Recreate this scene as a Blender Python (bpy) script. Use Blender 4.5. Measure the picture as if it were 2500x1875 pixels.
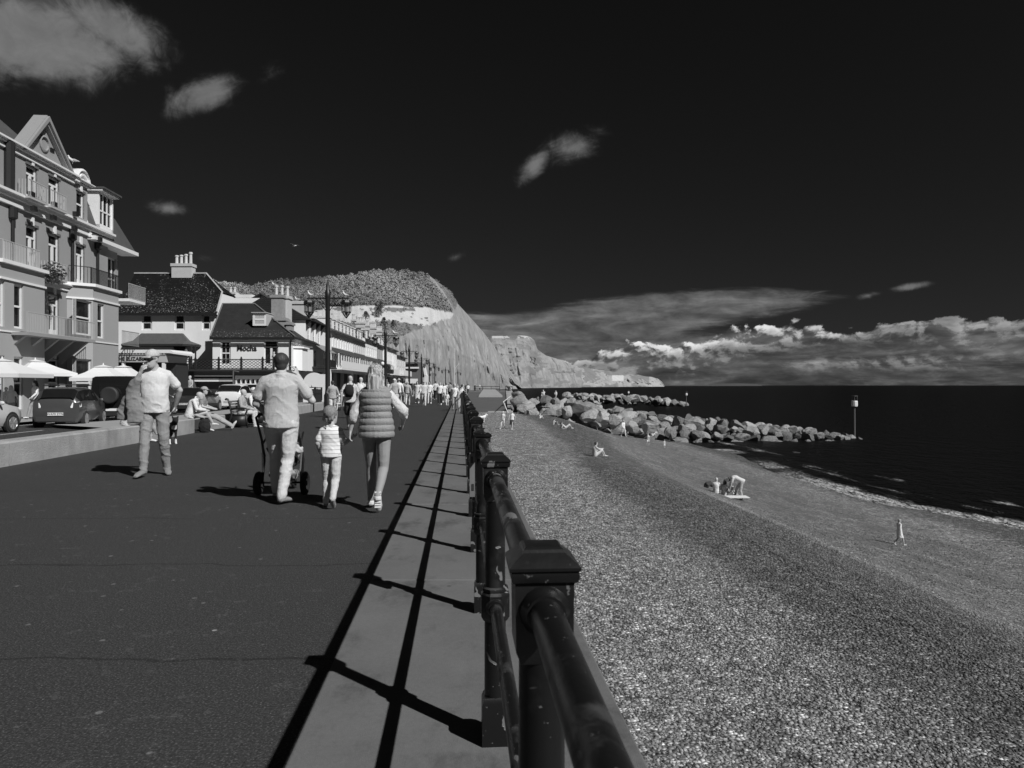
import bpy, bmesh, math, random, os
import numpy as np
from mathutils import Vector, Matrix, Quaternion, noise as mnoise
random.seed(7); rng = np.random.default_rng(7)
sc = bpy.context.scene
for o in list(bpy.data.objects): bpy.data.objects.remove(o)
# ------------------------------------------------------------------ camera
F, CX, CY, H = 1734.0, 1250.0, 940.8, 1.42       # photo focal length (px), principal column, horizon row, eye height
cam_d = bpy.data.cameras.new('camera'); cam = bpy.data.objects.new('camera', cam_d); sc.collection.objects.link(cam)
cam_d.sensor_fit = 'HORIZONTAL'; cam_d.sensor_width = 17.3; cam_d.lens = 17.3*F/2500
cam.location = (0, 0, H); cam.rotation_euler = (math.radians(90)+math.atan((CY-937.5)/F), 0, 0)
cam_d.clip_start = 0.05; cam_d.clip_end = 60000
cam_d.dof.use_dof = True; cam_d.dof.focus_distance = 9.0; cam_d.dof.aperture_fstop = 5.0
sc.camera = cam
# ------------------------------------------------------------------ sun, exposure
SA, SB = .84, -.755                       # towards the sun: (SA, SB, 1)
SUNV = Vector((SA, SB, 1)).normalized()
sun_d = bpy.data.lights.new('sun', 'SUN'); sun_d.energy = 4.6; sun_d.angle = math.radians(.53); sun_d.color = (1, 1, 1)
sun = bpy.data.objects.new('sun', sun_d); sc.collection.objects.link(sun)
sun.rotation_euler = SUNV.to_track_quat('Z', 'Y').to_euler()
sc.view_settings.view_transform = 'Standard'; sc.view_settings.look = 'None'
sc.view_settings.exposure = 0; sc.view_settings.gamma = 1; sc.view_settings.use_curve_mapping = False
sc.render.film_transparent = False
sc.cycles.use_denoising = True
# ------------------------------------------------------------------ node helper
class NT:
    def __init__(s, nt): s.t = nt; s.n = nt.nodes; s.l = nt.links
    def node(s, ty, **k):
        n = s.n.new(ty)
        for a, v in k.items(): setattr(n, a, v)
        return n
    def put(s, sock, v):
        if hasattr(v, 'links') or isinstance(v, bpy.types.NodeSocket): s.l.new(v, sock)
        else: sock.default_value = v
    def m(s, op, a, b=0.0, c=0.0, clamp=False):
        n = s.node('ShaderNodeMath', operation=op, use_clamp=clamp)
        s.put(n.inputs[0], a); s.put(n.inputs[1], b)
        if len(n.inputs) > 2: s.put(n.inputs[2], c)
        return n.outputs[0]
    def mr(s, v, a, b, c=0.0, d=1.0, smooth=True):
        n = s.node('ShaderNodeMapRange'); n.interpolation_type = 'SMOOTHSTEP' if smooth else 'LINEAR'; n.clamp = True
        s.put(n.inputs[0], v); s.put(n.inputs[1], a); s.put(n.inputs[2], b); s.put(n.inputs[3], c); s.put(n.inputs[4], d)
        return n.outputs[0]
    def xyz(s, x, y, z):
        n = s.node('ShaderNodeCombineXYZ'); s.put(n.inputs[0], x); s.put(n.inputs[1], y); s.put(n.inputs[2], z); return n.outputs[0]
    def sep(s, v):
        n = s.node('ShaderNodeSeparateXYZ'); s.put(n.inputs[0], v); return n.outputs
    def noise(s, vec, scale, detail=5, rough=.55, dist=0.0, lac=2.0):
        n = s.node('ShaderNodeTexNoise'); s.put(n.inputs['Vector'], vec); n.inputs['Scale'].default_value = scale
        n.inputs['Detail'].default_value = detail; n.inputs['Roughness'].default_value = rough; n.inputs['Distortion'].default_value = dist
        n.inputs['Lacunarity'].default_value = lac
        return n.outputs['Fac']
    def voro(s, vec, scale, feature='F1', out='Distance', rnd=1.0):
        n = s.node('ShaderNodeTexVoronoi', feature=feature); s.put(n.inputs['Vector'], vec); n.inputs['Scale'].default_value = scale
        n.inputs['Randomness'].default_value = rnd
        return n.outputs[out]
    def map(s, vec, sc_=(1,1,1), loc=(0,0,0), rot=(0,0,0)):
        n = s.node('ShaderNodeMapping'); s.put(n.inputs[0], vec); n.inputs['Location'].default_value = loc
        n.inputs['Rotation'].default_value = rot; n.inputs['Scale'].default_value = sc_; return n.outputs[0]
    def mix(s, f, a, b):      # float mix
        n = s.node('ShaderNodeMix', data_type='FLOAT'); s.put(n.inputs[0], f); s.put(n.inputs[2], a); s.put(n.inputs[3], b); return n.outputs[0]
# ------------------------------------------------------------------ sky (world): infrared-dark Nishita sky with clouds by direction
w = bpy.data.worlds.new('World'); sc.world = w; w.use_nodes = True
nt = NT(w.node_tree); w.node_tree.nodes.clear()
sky = nt.node('ShaderNodeTexSky', sky_type='NISHITA'); sky.sun_disc = False
sky.sun_elevation = math.asin(SUNV.z); sky.sun_rotation = math.atan2(SA, SB)
sky.air_density = 1.0; sky.dust_density = .3; sky.ozone_density = 3
sepc = nt.node('ShaderNodeSeparateColor'); nt.l.new(sky.outputs[0], sepc.inputs[0])
g = nt.node('ShaderNodeTexCoord').outputs['Generated']
dx, dy, dz = nt.sep(g)
U = nt.m('ARCTAN2', dx, dy); V = nt.m('ARCSINE', dz)
red = sepc.outputs[0]
SKYG = 1.0
base = nt.m('MULTIPLY', nt.m('POWER', red, 1.25), .0098); base = nt.m('DIVIDE', base, nt.m('ADD', 1.0, nt.m('MULTIPLY', base, 14.0)))
cg = nt.m('ADD', nt.m('MULTIPLY', dx, SUNV.x), nt.m('ADD', nt.m('MULTIPLY', dy, SUNV.y), nt.m('MULTIPLY', dz, SUNV.z)))
base = nt.m('MULTIPLY', base, nt.m('SUBTRACT', 1.05, nt.m('MULTIPLY', nt.m('SUBTRACT', 1.0, nt.m('MULTIPLY', cg, cg)), .38)))     # darkest at right angles to the sun
def uv_of(px, py):
    u = math.atan((px-CX)/F); return u, math.atan((CY-py)/F*math.cos(u))
def blob(px, py, rx, ry, ang=0.0, k=1.0):
    u, v = uv_of(px, py); rx /= F; ry /= F; a = math.radians(ang)
    a1 = nt.m('SUBTRACT', U, u); b1 = nt.m('SUBTRACT', V, v)
    p = nt.m('ADD', nt.m('MULTIPLY', a1, math.cos(a)/rx), nt.m('MULTIPLY', b1, math.sin(a)/rx))
    q = nt.m('ADD', nt.m('MULTIPLY', a1, -math.sin(a)/ry), nt.m('MULTIPLY', b1, math.cos(a)/ry))
    e = nt.m('SUBTRACT', 1.0, nt.m('SQRT', nt.m('ADD', nt.m('MULTIPLY', p, p), nt.m('MULTIPLY', q, q))))
    return nt.m('MULTIPLY', nt.m('MAXIMUM', e, -2.0), k)
uvv = nt.xyz(U, V, 0.0)
def fmax(*a):
    r = a[0]
    for b in a[1:]: r = nt.m('MAXIMUM', r, b)
    return r
n_w = nt.noise(nt.map(uvv, (1, 1.25, 1), (3.1, 1.7, 0)), 13, 8, .62, 1.2)
n_w2 = nt.noise(nt.map(uvv, (1, 1.1, 1), (9.1, 4.7, 0)), 42, 7, .66, .9)
wn = nt.m('ADD', nt.m('MULTIPLY', nt.m('SUBTRACT', n_w, .5), 2.6), nt.m('MULTIPLY', nt.m('SUBTRACT', n_w2, .5), 1.3))
wm = fmax(blob(75, 100, 262, 118, 4, 1.5), blob(265, 60, 190, 90, -12, 1.1), blob(340, 120, 100, 60, -50, .7), blob(215, 190, 70, 60, 0, .7), blob(498, 228, 125, 50, 30, 1.3) , blob(480, 232, 150, 22, -6, .55),
          blob(1305, 405, 100, 42, 45, 1.0), blob(1400, 362, 130, 62, 10, .95), blob(407, 508, 66, 28, 0, .9), blob(492, 632, 60, 18, 0, .55), blob(50, 205, 110, 28, 0, .6),
          blob(1113, 627, 38, 18, 20, .5), blob(2225, 699, 62, 15, 7, 1.2), blob(2120, 721, 48, 13, 10, .75), blob(660, 170, 60, 40, 40, .4))
wd = nt.mr(nt.m('ADD', wm, nt.m('MULTIPLY', wn, .36)), .05, 1.0)
wdens = nt.m('MULTIPLY', nt.m('POWER', wd, 1.25), nt.m('MULTIPLY', nt.mix(n_w, .09, .27), nt.mix(n_w2, .75, 1.1)))
# high flat sheet of cloud (lens) above the bank
nl = nt.noise(nt.map(uvv, (1, 5.5, 1), (1.3, 2.2, 0), (0, 0, .10)), 9, 7, .6, .6)
nl2 = nt.noise(nt.map(uvv, (1, 2.2, 1), (4.3, 2.2, 0)), 30, 5, .6, .4)
lm = fmax(blob(1660, 752, 380, 48, 2.0, 1.3), blob(1400, 800, 440, 62, 4, 1.35), blob(1150, 790, 190, 34, 0, .9), blob(1500, 880, 560, 90, 0, 1.5))
ld = nt.mr(nt.m('ADD', lm, nt.m('MULTIPLY', nt.m('SUBTRACT', nl, .5), .9)), .0, .42)
lb = nt.m('MULTIPLY', ld, nt.m('ADD', .012, nt.m('MULTIPLY', nt.m('POWER', nt.mix(.35, nl, nl2), 3.2), .85)))
# cumulus bank along the horizon
wrp = nt.noise(nt.map(uvv, (1, 1.2, 1), (6, 2, 0)), 16, 4, .6); wv = nt.m('MULTIPLY', nt.m('SUBTRACT', wrp, .5), .035)
def bill(ou, ov):
    v = nt.xyz(nt.m('ADD', nt.m('ADD', U, wv), ou), nt.m('ADD', nt.m('MULTIPLY', V, 1.5), nt.m('ADD', wv, ov)), 0.0)
    a = nt.voro(v, 26, 'SMOOTH_F1'); b = nt.voro(v, 62, 'SMOOTH_F1'); c = nt.noise(v, 130, 5, .65)
    return nt.m('SUBTRACT', 1.0, nt.m('ADD', nt.m('MULTIPLY', a, .8), nt.m('ADD', nt.m('MULTIPLY', b, .45), nt.m('MULTIPLY', c, .45))))
b0 = bill(0, 0); b1 = bill(.0045, .0085)
n_t = nt.noise(nt.map(uvv, (1, 0, 1), (2.4, 0, 0)), 9, 4, .6); depth_n0 = nt.noise(nt.map(uvv, (1, 3, 1), (2, 1, 0)), 10, 4, .6)
st_ = lambda x0, x1, hh: nt.mr(U, uv_of(x0, 900)[0], uv_of(x1, 900)[0], 0.0, hh)
top = nt.m('ADD', .030, nt.m('MULTIPLY', nt.m('SUBTRACT', n_t, .5), .016))
for x0, x1, hh in ((1360, 1520, .028), (1690, 1780, .020), (2010, 2080, -.010), (2080, 2200, .014), (1020, 1150, .020), (1250, 1330, -.020)): top = nt.m('ADD', top, st_(x0, x1, hh))
hgt = nt.m('ADD', nt.m('SUBTRACT', top, V), nt.m('MULTIPLY', nt.m('SUBTRACT', b0, .25), .030))
cd = nt.m('MULTIPLY', nt.mr(hgt, 0.0, .004), nt.mr(nt.m('ADD', nt.m('SUBTRACT', U, -.05), nt.m('MULTIPLY', nt.m('SUBTRACT', depth_n0, .5), .15)), -.1, .12, .45, 1.0))
lit = nt.mr(nt.m('SUBTRACT', b0, b1), -.16, .16)
strong = fmax(nt.m('MAXIMUM', blob(1800, 815, 190, 60, 0, 1.5), 0.0), nt.m('MAXIMUM', blob(1590, 856, 240, 75, 0, 1.5), 0.0), nt.m('MAXIMUM', blob(1215, 790, 150, 50, 0, 1.3), 0.0), nt.m('MAXIMUM', blob(1990, 815, 100, 30, 0, .9), 0.0), nt.m('MAXIMUM', blob(2330, 812, 330, 42, 0, .45), 0.0), nt.m('MAXIMUM', blob(2200, 885, 260, 22, 0, .5), 0.0), nt.m('MAXIMUM', blob(1560, 895, 240, 24, 0, .8), 0.0), nt.m('MAXIMUM', blob(1380, 880, 160, 40, 0, .6), 0.0))
edge = nt.mr(hgt, .030, .003)
thin = nt.mr(hgt, .010, .001)
depth_n = nt.noise(nt.map(uvv, (1, 4.5, 1), (7, 1, 0)), 11, 6, .62, .3)
hi = nt.m('ADD', nt.m('MULTIPLY', nt.m('MULTIPLY', nt.m('POWER', lit, 1.5), edge), nt.m('MULTIPLY', nt.mr(strong, 0, .9, 0, 1, False), .62)), nt.m('MULTIPLY', nt.m('MULTIPLY', lit, thin), .05))
body = nt.m('ADD', .020, nt.m('MULTIPLY', nt.m('POWER', depth_n, 3.4), .58))
body = nt.m('ADD', body, nt.m('MULTIPLY', nt.m('MULTIPLY', nt.m('POWER', lit, 2.0), nt.mr(nt.m('ADD', strong, nt.m('SUBTRACT', depth_n, .42)), .0, .6)), .17))
cb = nt.m('ADD', hi, body)
lowfade = nt.mr(V, .0, .016, .72, 1.0)
cb = nt.m('MULTIPLY', cb, lowfade)
near = nt.m('MULTIPLY', nt.mr(V, -.03, -.002), 1.0)
col = nt.mix(nt.mr(wd, 0, 1, 0, .9), base, nt.m('ADD', base, wdens))
lensa = nt.m('MULTIPLY', ld, .85)
col = nt.mix(lensa, col, nt.m('ADD', nt.m('MULTIPLY', base, .8), lb))
col = nt.mix(nt.m('MULTIPLY', cd, .93), col, cb)
cc = nt.node('ShaderNodeCombineColor'); [nt.put(cc.inputs[i], col) for i in range(3)]
bg = nt.node('ShaderNodeBackground'); nt.l.new(cc.outputs[0], bg.inputs[0]); bg.inputs[1].default_value = 1.0
wo = nt.node('ShaderNodeOutputWorld'); nt.l.new(bg.outputs[0], wo.inputs[0])
w.cycles.sampling_method = 'MANUAL'; w.cycles.sample_map_resolution = 256
# ------------------------------------------------------------------ general helpers
COL = sc.collection
def tag(o, label=None, cat=None, group=None, kind=None):
    if label: o['label'] = label
    if cat: o['category'] = cat
    if group: o['group'] = group
    if kind: o['kind'] = kind
    return o
def empty(name, loc=(0,0,0), rz=0.0, label=None, cat=None, group=None, kind=None, scale=1.0):
    o = bpy.data.objects.new(name, None); COL.objects.link(o); o.location = loc; o.rotation_euler = (0, 0, rz); o.scale = (scale,)*3
    return tag(o, label, cat, group, kind)
def addobj(name, me, parent=None, loc=None, rz=0.0):
    o = bpy.data.objects.new(name, me); COL.objects.link(o)
    if parent is not None: o.parent = parent
    if loc is not None: o.location = loc
    if rz: o.rotation_euler = (0, 0, rz)
    return o
def copy_tree(o, parent=None):
    c = o.copy(); COL.objects.link(c)
    if parent is not None: c.parent = parent
    for ch in o.children: copy_tree(ch, c)
    return c
class MB:
    def __init__(s): s.v = []; s.f = []; s.M = None
    def pt(s, p):
        p = Vector(p)
        if s.M is not None: p = s.M @ p
        s.v.append((p.x, p.y, p.z)); return len(s.v)-1
    def quad(s, *ps): s.f.append([s.pt(p) for p in ps])
    def box(s, x0, x1, y0, y1, z0, z1):
        i = [s.pt((x, y, z)) for z in (z0, z1) for x, y in ((x0, y0), (x1, y0), (x1, y1), (x0, y1))]
        s.f += [[i[3], i[2], i[1], i[0]], [i[4], i[5], i[6], i[7]]] + [[i[k], i[(k+1) % 4], i[4+(k+1) % 4], i[4+k]] for k in range(4)]
    def hull8(s, bot, top):      # two loops of the same length joined
        n = len(bot); b = [s.pt(p) for p in bot]; t = [s.pt(p) for p in top]
        s.f += [b[::-1], t] + [[b[k], b[(k+1) % n], t[(k+1) % n], t[k]] for k in range(n)]
    def ring(s, rings, cap=True, close=True):   # list of loops (same length)
        ids = [[s.pt(p) for p in r] for r in rings]; n = len(ids[0])
        for a, b in zip(ids, ids[1:]):
            for k in range(n if close else n-1): s.f.append([a[k], a[(k+1) % n], b[(k+1) % n], b[k]])
        if cap and close: s.f.append(ids[0][::-1]); s.f.append(ids[-1])
    def tube(s, path, rad, n=8, sx=None, cap=True):
        path = [Vector(p) for p in path]
        if not hasattr(rad, '__len__'): rad = [rad]*len(path)
        rings = []; up = None
        for i, p in enumerate(path):
            t = (path[min(i+1, len(path)-1)]-path[max(i-1, 0)])
            t = t.normalized() if t.length > 1e-9 else Vector((0, 0, 1))
            if up is None:
                h = Vector(sx) if sx is not None else (Vector((1, 0, 0)) if abs(t.x) < .9 else Vector((0, 1, 0)))
                up = (h-t*h.dot(t)).normalized()
            else: up = (up-t*up.dot(t)).normalized()
            b = t.cross(up); r = rad[i]
            ra, rb = (r if hasattr(r, '__len__') else (r, r))
            rings.append([p+up*math.cos(2*math.pi*k/n)*ra+b*math.sin(2*math.pi*k/n)*rb for k in range(n)])
        s.ring(rings, cap)
    def lathe(s, prof, n=12, c=(0,0,0), sq=False):     # prof: (r, z) ; around z
        off = math.pi/n if sq else 0
        k2 = 1/math.cos(math.pi/n) if sq else 1
        s.ring([[(c[0]+r*k2*math.cos(2*math.pi*k/n+off), c[1]+r*k2*math.sin(2*math.pi*k/n+off), c[2]+z) for k in range(n)] for r, z in prof])
    def ball(s, c, r, n=10, m=7, sc3=(1,1,1)):
        rr = []
        for j in range(m+1):
            a = math.pi*(j+.0)/m; a = min(max(a, .05), math.pi-.05)
            rr.append([(c[0]+r*sc3[0]*math.sin(a)*math.cos(2*math.pi*k/n), c[1]+r*sc3[1]*math.sin(a)*math.sin(2*math.pi*k/n), c[2]-r*sc3[2]*math.cos(a)) for k in range(n)])
        s.ring(rr)
    def mesh(s, name, mat=None, smooth=False):
        me = bpy.data.meshes.new(name); me.from_pydata(s.v, [], s.f); me.validate(verbose=False)
        if mat: me.materials.append(mat)
        if smooth: me.polygons.foreach_set('use_smooth', [True]*len(me.polygons))
        me.update(); return me
    def build(s, name, mat=None, parent=None, smooth=False, loc=None, rz=0.0, auto=None):
        if not s.f: return None
        me = s.mesh(name, mat, smooth or auto is not None)
        if auto is not None: me.set_sharp_from_angle(angle=math.radians(auto))
        return addobj(name, me, parent, loc, rz)
def from_np(name, V_, F_, mat=None, parent=None, smooth=False, kind=None):
    me = bpy.data.meshes.new(name); V_ = np.asarray(V_, float); F_ = np.asarray(F_, int); k = F_.shape[1]
    me.vertices.add(len(V_)); me.vertices.foreach_set('co', V_.ravel())
    me.loops.add(F_.size); me.loops.foreach_set('vertex_index', F_.ravel())
    me.polygons.add(len(F_)); me.polygons.foreach_set('loop_start', np.arange(0, F_.size, k)); me.polygons.foreach_set('loop_total', np.full(len(F_), k))
    me.update(calc_edges=True); me.validate()
    if smooth: me.polygons.foreach_set('use_smooth', np.ones(len(F_), bool))
    if mat: me.materials.append(mat)
    o = addobj(name, me, parent)
    if kind: o['kind'] = kind
    return o
def grid_faces(nr, nc):
    r, c = np.meshgrid(np.arange(nr-1), np.arange(nc-1), indexing='ij'); a = (r*nc+c).ravel()
    return np.stack([a, a+1, a+nc+1, a+nc], 1)
def P3(px, py, d): return Vector(((px-CX)/F*d, d, H+(CY-py)/F*d))
def GND(px, py, z=0.0):
    d = (H-z)*F/(py-CY); return Vector(((px-CX)/F*d, d, z))
def sstep(a, b, x):
    t = np.clip((np.asarray(x, float)-a)/(b-a), 0, 1); return t*t*(3-2*t)
# numpy value noise
_pt = rng.random((64, 64, 64))
def vnoise(x, y, z=0.0):
    x = np.asarray(x, float); y = np.asarray(y, float); z = np.asarray(z, float)+0*x
    xi, yi, zi = np.floor(x).astype(int), np.floor(y).astype(int), np.floor(z).astype(int)
    fx, fy, fz = x-xi, y-yi, z-zi
    fx, fy, fz = (f*f*(3-2*f) for f in (fx, fy, fz)); r = 0
    for a in (0, 1):
        for b in (0, 1):
            for c in (0, 1):
                r = r+_pt[(xi+a) % 64, (yi+b) % 64, (zi+c) % 64]*(fx if a else 1-fx)*(fy if b else 1-fy)*(fz if c else 1-fz)
    return r
def fbm(x, y, z=0.0, o=4, g=.5):
    r = 0; a = 1; t = 0
    for i in range(o): r = r+a*vnoise(x*2**i+i*7.3, y*2**i+i*3.1, np.asarray(z)*2**i+i); t += a; a *= g
    return r/t-.5
# ------------------------------------------------------------------ materials (all greys: the photograph is black and white)
MATS = {}
def gm(name, v, rough=.8, var=.12, scale=6.0, bump=.0, bscale=40.0, metal=0.0, spec=.5, det=5, stain=0.0, coat=0.0, fold=0.0):
    if name in MATS: return MATS[name]
    m = bpy.data.materials.new(name); m.use_nodes = True; t = NT(m.node_tree)
    b = m.node_tree.nodes['Principled BSDF']; tc = t.node('ShaderNodeTexCoord').outputs['Object']
    n = t.noise(tc, scale, det, .6)
    c = t.m('MULTIPLY', v, t.m('ADD', 1-var, t.m('MULTIPLY', n, 2*var)))
    if stain:
        s2 = t.mr(t.noise(t.map(tc, (1, 1, .25)), scale*.35, 6, .65), .45, .75)
        c = t.m('MULTIPLY', c, t.m('SUBTRACT', 1.0, t.m('MULTIPLY', s2, stain)))
    cn = t.node('ShaderNodeCombineColor'); [t.put(cn.inputs[i], c) for i in range(3)]
    t.l.new(cn.outputs[0], b.inputs['Base Color']); b.inputs['Roughness'].default_value = rough
    b.inputs['Metallic'].default_value = metal; b.inputs['Specular IOR Level'].default_value = spec
    if coat: b.inputs['Coat Weight'].default_value = coat; b.inputs['Coat Roughness'].default_value = .06
    if bump or fold:
        h = t.noise(tc, bscale, 4, .6)
        if fold: h = t.m('ADD', t.m('MULTIPLY', h, bump), t.m('MULTIPLY', t.noise(t.map(tc, (1, 1, .55)), 9, 3, .5, 1.5), fold)); 
        bn = t.node('ShaderNodeBump'); bn.inputs['Strength'].default_value = 1.0 if fold else bump
        bn.inputs['Distance'].default_value = .02 if not fold else .06
        t.l.new(h, bn.inputs['Height']); t.l.new(bn.outputs[0], b.inputs['Normal'])
    MATS[name] = m; return m
def cust(name):
    m = bpy.data.materials.new(name); m.use_nodes = True; t = NT(m.node_tree); b = m.node_tree.nodes['Principled BSDF']
    tc = t.node('ShaderNodeTexCoord').outputs['Object']; MATS[name] = m
    def col(c):
        cn = t.node('ShaderNodeCombineColor'); [t.put(cn.inputs[i], c) for i in range(3)]; t.l.new(cn.outputs[0], b.inputs['Base Color'])
    def bump(h, strength, dist):
        bn = t.node('ShaderNodeBump'); t.put(bn.inputs['Strength'], strength); bn.inputs['Distance'].default_value = dist
        t.l.new(h, bn.inputs['Height']); t.l.new(bn.outputs[0], b.inputs['Normal'])
    return m, t, b, tc, col, bump
# ================================================================== materials of the setting
m, t, b, tc, col, bump = cust('asphalt')
sp = t.noise(tc, 120, 2, .5); sp2 = t.mr(t.voro(tc, 55, 'F1'), .10, .22)
big = t.noise(tc, .45, 5, .6); bits = t.mr(t.voro(t.map(tc, (1, 1, 1), (3, 5, 0)), 2.6, 'F1'), .045, .030)
wob = t.noise(tc, 1.2, 3, .5); x, y, z = t.sep(tc)
yy = t.m('ADD', y, t.m('MULTIPLY', t.m('SUBTRACT', wob, .5), .35))
seam = t.mr(t.m('ABSOLUTE', t.m('SUBTRACT', t.m('FRACT', t.m('DIVIDE', t.m('ADD', yy, 1.23), 1.96)), .5)), .010, .003)
seam = t.m('MULTIPLY', seam, t.mr(t.noise(tc, .7, 3, .6), .36, .5))
mid = t.noise(tc, 38, 4, .7)
c = t.m('MULTIPLY', .028, t.m('ADD', .22, t.m('ADD', t.m('MULTIPLY', t.m('POWER', mid, 2.0), 1.9), t.m('ADD', t.m('MULTIPLY', sp, .25), t.m('MULTIPLY', big, .45)))))
c = t.m('ADD', c, t.m('MULTIPLY', t.m('POWER', t.noise(tc, 95, 2, .6), 7), 1.1))
c = t.m('MULTIPLY', c, t.m('SUBTRACT', 1.0, t.m('MULTIPLY', seam, .42)))
c = t.m('ADD', c, t.m('MULTIPLY', t.m('MULTIPLY', bits, t.mr(t.noise(tc, .9, 2, .5), .50, .62)), .22))
blot = t.m('MULTIPLY', t.mr(t.noise(t.map(tc, (1, 1, 1), (7, 2, 0)), 7, 4, .7), .56, .70), t.mr(t.noise(tc, .8, 3, .6), .38, .58)); c = t.m('ADD', c, t.m('MULTIPLY', blot, .030))
bit2 = t.mr(t.voro(t.map(tc, (1, 1, 1), (1, 9, 0)), 7.0, 'F1'), .14, .09); c = t.m('ADD', c, t.m('MULTIPLY', t.m('MULTIPLY', bit2, t.mr(t.noise(tc, 3.1, 2, .5), .54, .62)), .10))
col(c); b.inputs['Roughness'].default_value = .85; b.inputs['Specular IOR Level'].default_value = .25; bump(t.m('ADD', sp, mid), .5, .008)
m, t, b, tc, col, bump = cust('coping_concrete')
n1 = t.noise(tc, 1.3, 6, .65); n2 = t.noise(tc, 190, 2, .6); st = t.mr(t.noise(t.map(tc, (1, .6, 1), (4, 0, 0)), 2.2, 6, .7), .50, .72)
spots = t.mr(t.voro(tc, 6, 'F1'), .035, .02)
c = t.m('MULTIPLY', .128, t.m('ADD', .35, t.m('ADD', t.m('MULTIPLY', n1, .6), t.m('ADD', t.m('MULTIPLY', n2, .4), t.m('MULTIPLY', t.noise(tc, 45, 3, .7), .35)))))
c = t.m('MULTIPLY', c, t.m('SUBTRACT', 1.0, t.m('MULTIPLY', st, .45)))
dks = t.mr(t.voro(t.map(tc, (1, 1, 1), (5, 5, 0)), 5.0, 'F1'), .10, .06); c = t.m('MULTIPLY', c, t.m('SUBTRACT', 1.0, t.m('MULTIPLY', t.m('MULTIPLY', dks, t.mr(t.noise(tc, 1.9, 2, .5), .5, .6)), .5)))
c = t.mix(t.m('MULTIPLY', spots, t.mr(n1, .55, .65)), c, .55)
col(c); b.inputs['Roughness'].default_value = .88; b.inputs['Specular IOR Level'].default_value = .25; bump(n2, .4, .004)
gm('wall_concrete', .33, .9, .38, 2.2, .7, 30, stain=.5, det=8)
gm('pale_paving', .30, .9, .1, 1.5)
gm('dark_ramp', .085, .9, .25, .6)
gm('kerb_stone', .35, .85, .15, 3)
gm('road_paint', .5, .8, .2, 8)
m, t, b, tc, col, bump = cust('pebble')
oi = t.node('ShaderNodeObjectInfo').outputs['Random']
at = t.node('ShaderNodeAttribute', attribute_type='INSTANCER', attribute_name='tone').outputs['Fac']
n1 = t.noise(tc, 2.2, 4, .6)
c = t.m('MULTIPLY', at, t.m('ADD', .75, t.m('MULTIPLY', n1, .5)))
col(c); b.inputs['Roughness'].default_value = .75; b.inputs['Specular IOR Level'].default_value = .3
# beach surface: pebbles that fade into grain with distance from the wall line
def beach_band(t, tc):
    x, y, z = t.sep(tc); u = t.m('ADD', x, t.m('MULTIPLY', y, .072))
    wv = t.m('ADD', t.noise(t.map(tc, (.5, .12, 1)), 1, 3, .5), t.m('MULTIPLY', t.noise(t.map(tc, (1.6, .5, 1)), 1, 4, .6), .35))
    uu = t.m('ADD', u, t.m('MULTIPLY', t.m('SUBTRACT', wv, .66), 3.2))
    uu = t.m('SUBTRACT', uu, t.m('MULTIPLY', t.mr(y, 20, 75, 0, 1, False), 3.0))
    d1 = t.m('MULTIPLY', t.mr(uu, 4.6, 6.2), t.mr(uu, 12.4, 9.6))         # coarse dark band under the crest
    sand = t.m('MULTIPLY', t.mr(uu, 9.8, 13.5), t.mr(uu, 27, 20))
    wet = t.mr(uu, 24.0, 27.2)
    return u, d1, sand, wet
m, t, b, tc, col, bump = cust('shingle')
u, d1, sand, wet = beach_band(t, tc)
va = t.voro(tc, 19, 'F1', 'Color'); vr = t.sep(va)[0]; ve = t.voro(tc, 19, 'F1'); vb = t.sep(t.voro(tc, 7.5, 'F1', 'Color'))[0]; vd = t.sep(t.voro(tc, 3.4, 'F1', 'Color'))[0]
n1 = t.noise(tc, .5, 5, .65); nn = t.noise(tc, 34, 3, .6); mg = t.m('ADD', .25, t.m('MULTIPLY', t.noise(tc, 4.5, 6, .88), 1.5))
tone = t.m('ADD', .075, t.m('ADD', t.m('MULTIPLY', t.m('POWER', vr, 2.0), .36), t.m('MULTIPLY', nn, .06)))
tone = t.m('MULTIPLY', tone, t.m('ADD', .55, t.m('MULTIPLY', vb, .95)))
tone = t.m('MULTIPLY', tone, t.m('ADD', .7, t.m('MULTIPLY', vd, .65)))
tone = t.m('MULTIPLY', tone, t.m('ADD', .7, t.m('MULTIPLY', n1, .6)))
gap = t.mr(ve, .62, .40); tone = t.m('MULTIPLY', tone, t.m('ADD', .45, t.m('MULTIPLY', gap, .65)))
tone = t.m('MULTIPLY', tone, t.m('SUBTRACT', 1.0, t.m('MULTIPLY', d1, .50)))
sandc = t.m('MULTIPLY', t.m('ADD', .050, t.m('MULTIPLY', vr, .075)), t.m('ADD', .45, t.m('ADD', t.m('MULTIPLY', t.noise(t.map(tc, (1, .5, 1)), 1.6, 8, .78), .8), t.m('MULTIPLY', nn, .5))))
streak = t.mr(t.noise(t.map(tc, (1, .35, 1), (0, 4, 0)), .9, 7, .7), .42, .60)
tone = t.mix(t.m('MULTIPLY', sand, t.m('ADD', .42, t.m('MULTIPLY', streak, .45))), tone, sandc)
tone = t.m('MULTIPLY', t.m('MULTIPLY', tone, mg), t.m('SUBTRACT', 1.0, t.m('MULTIPLY', wet, .55)))
col(t.m('MULTIPLY', tone, 1.2)); tone_ = 0
b.inputs['Roughness'].default_value = .8; b.inputs['Specular IOR Level'].default_value = .25
hh = t.m('ADD', t.m('MULTIPLY', t.m('SUBTRACT', 1.0, ve), 1.0), t.m('MULTIPLY', t.noise(tc, 4, 3, .5), 1.5))
bump(hh, .75, .06)
m, t, b, tc, col, bump = cust('sea_water')
x, y, z = t.sep(tc)
n1 = t.noise(t.map(tc, (1, .55, 1)), .55, 6, .66); n2 = t.noise(t.map(tc, (1, .5, 1)), 2.0, 4, .6)
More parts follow.
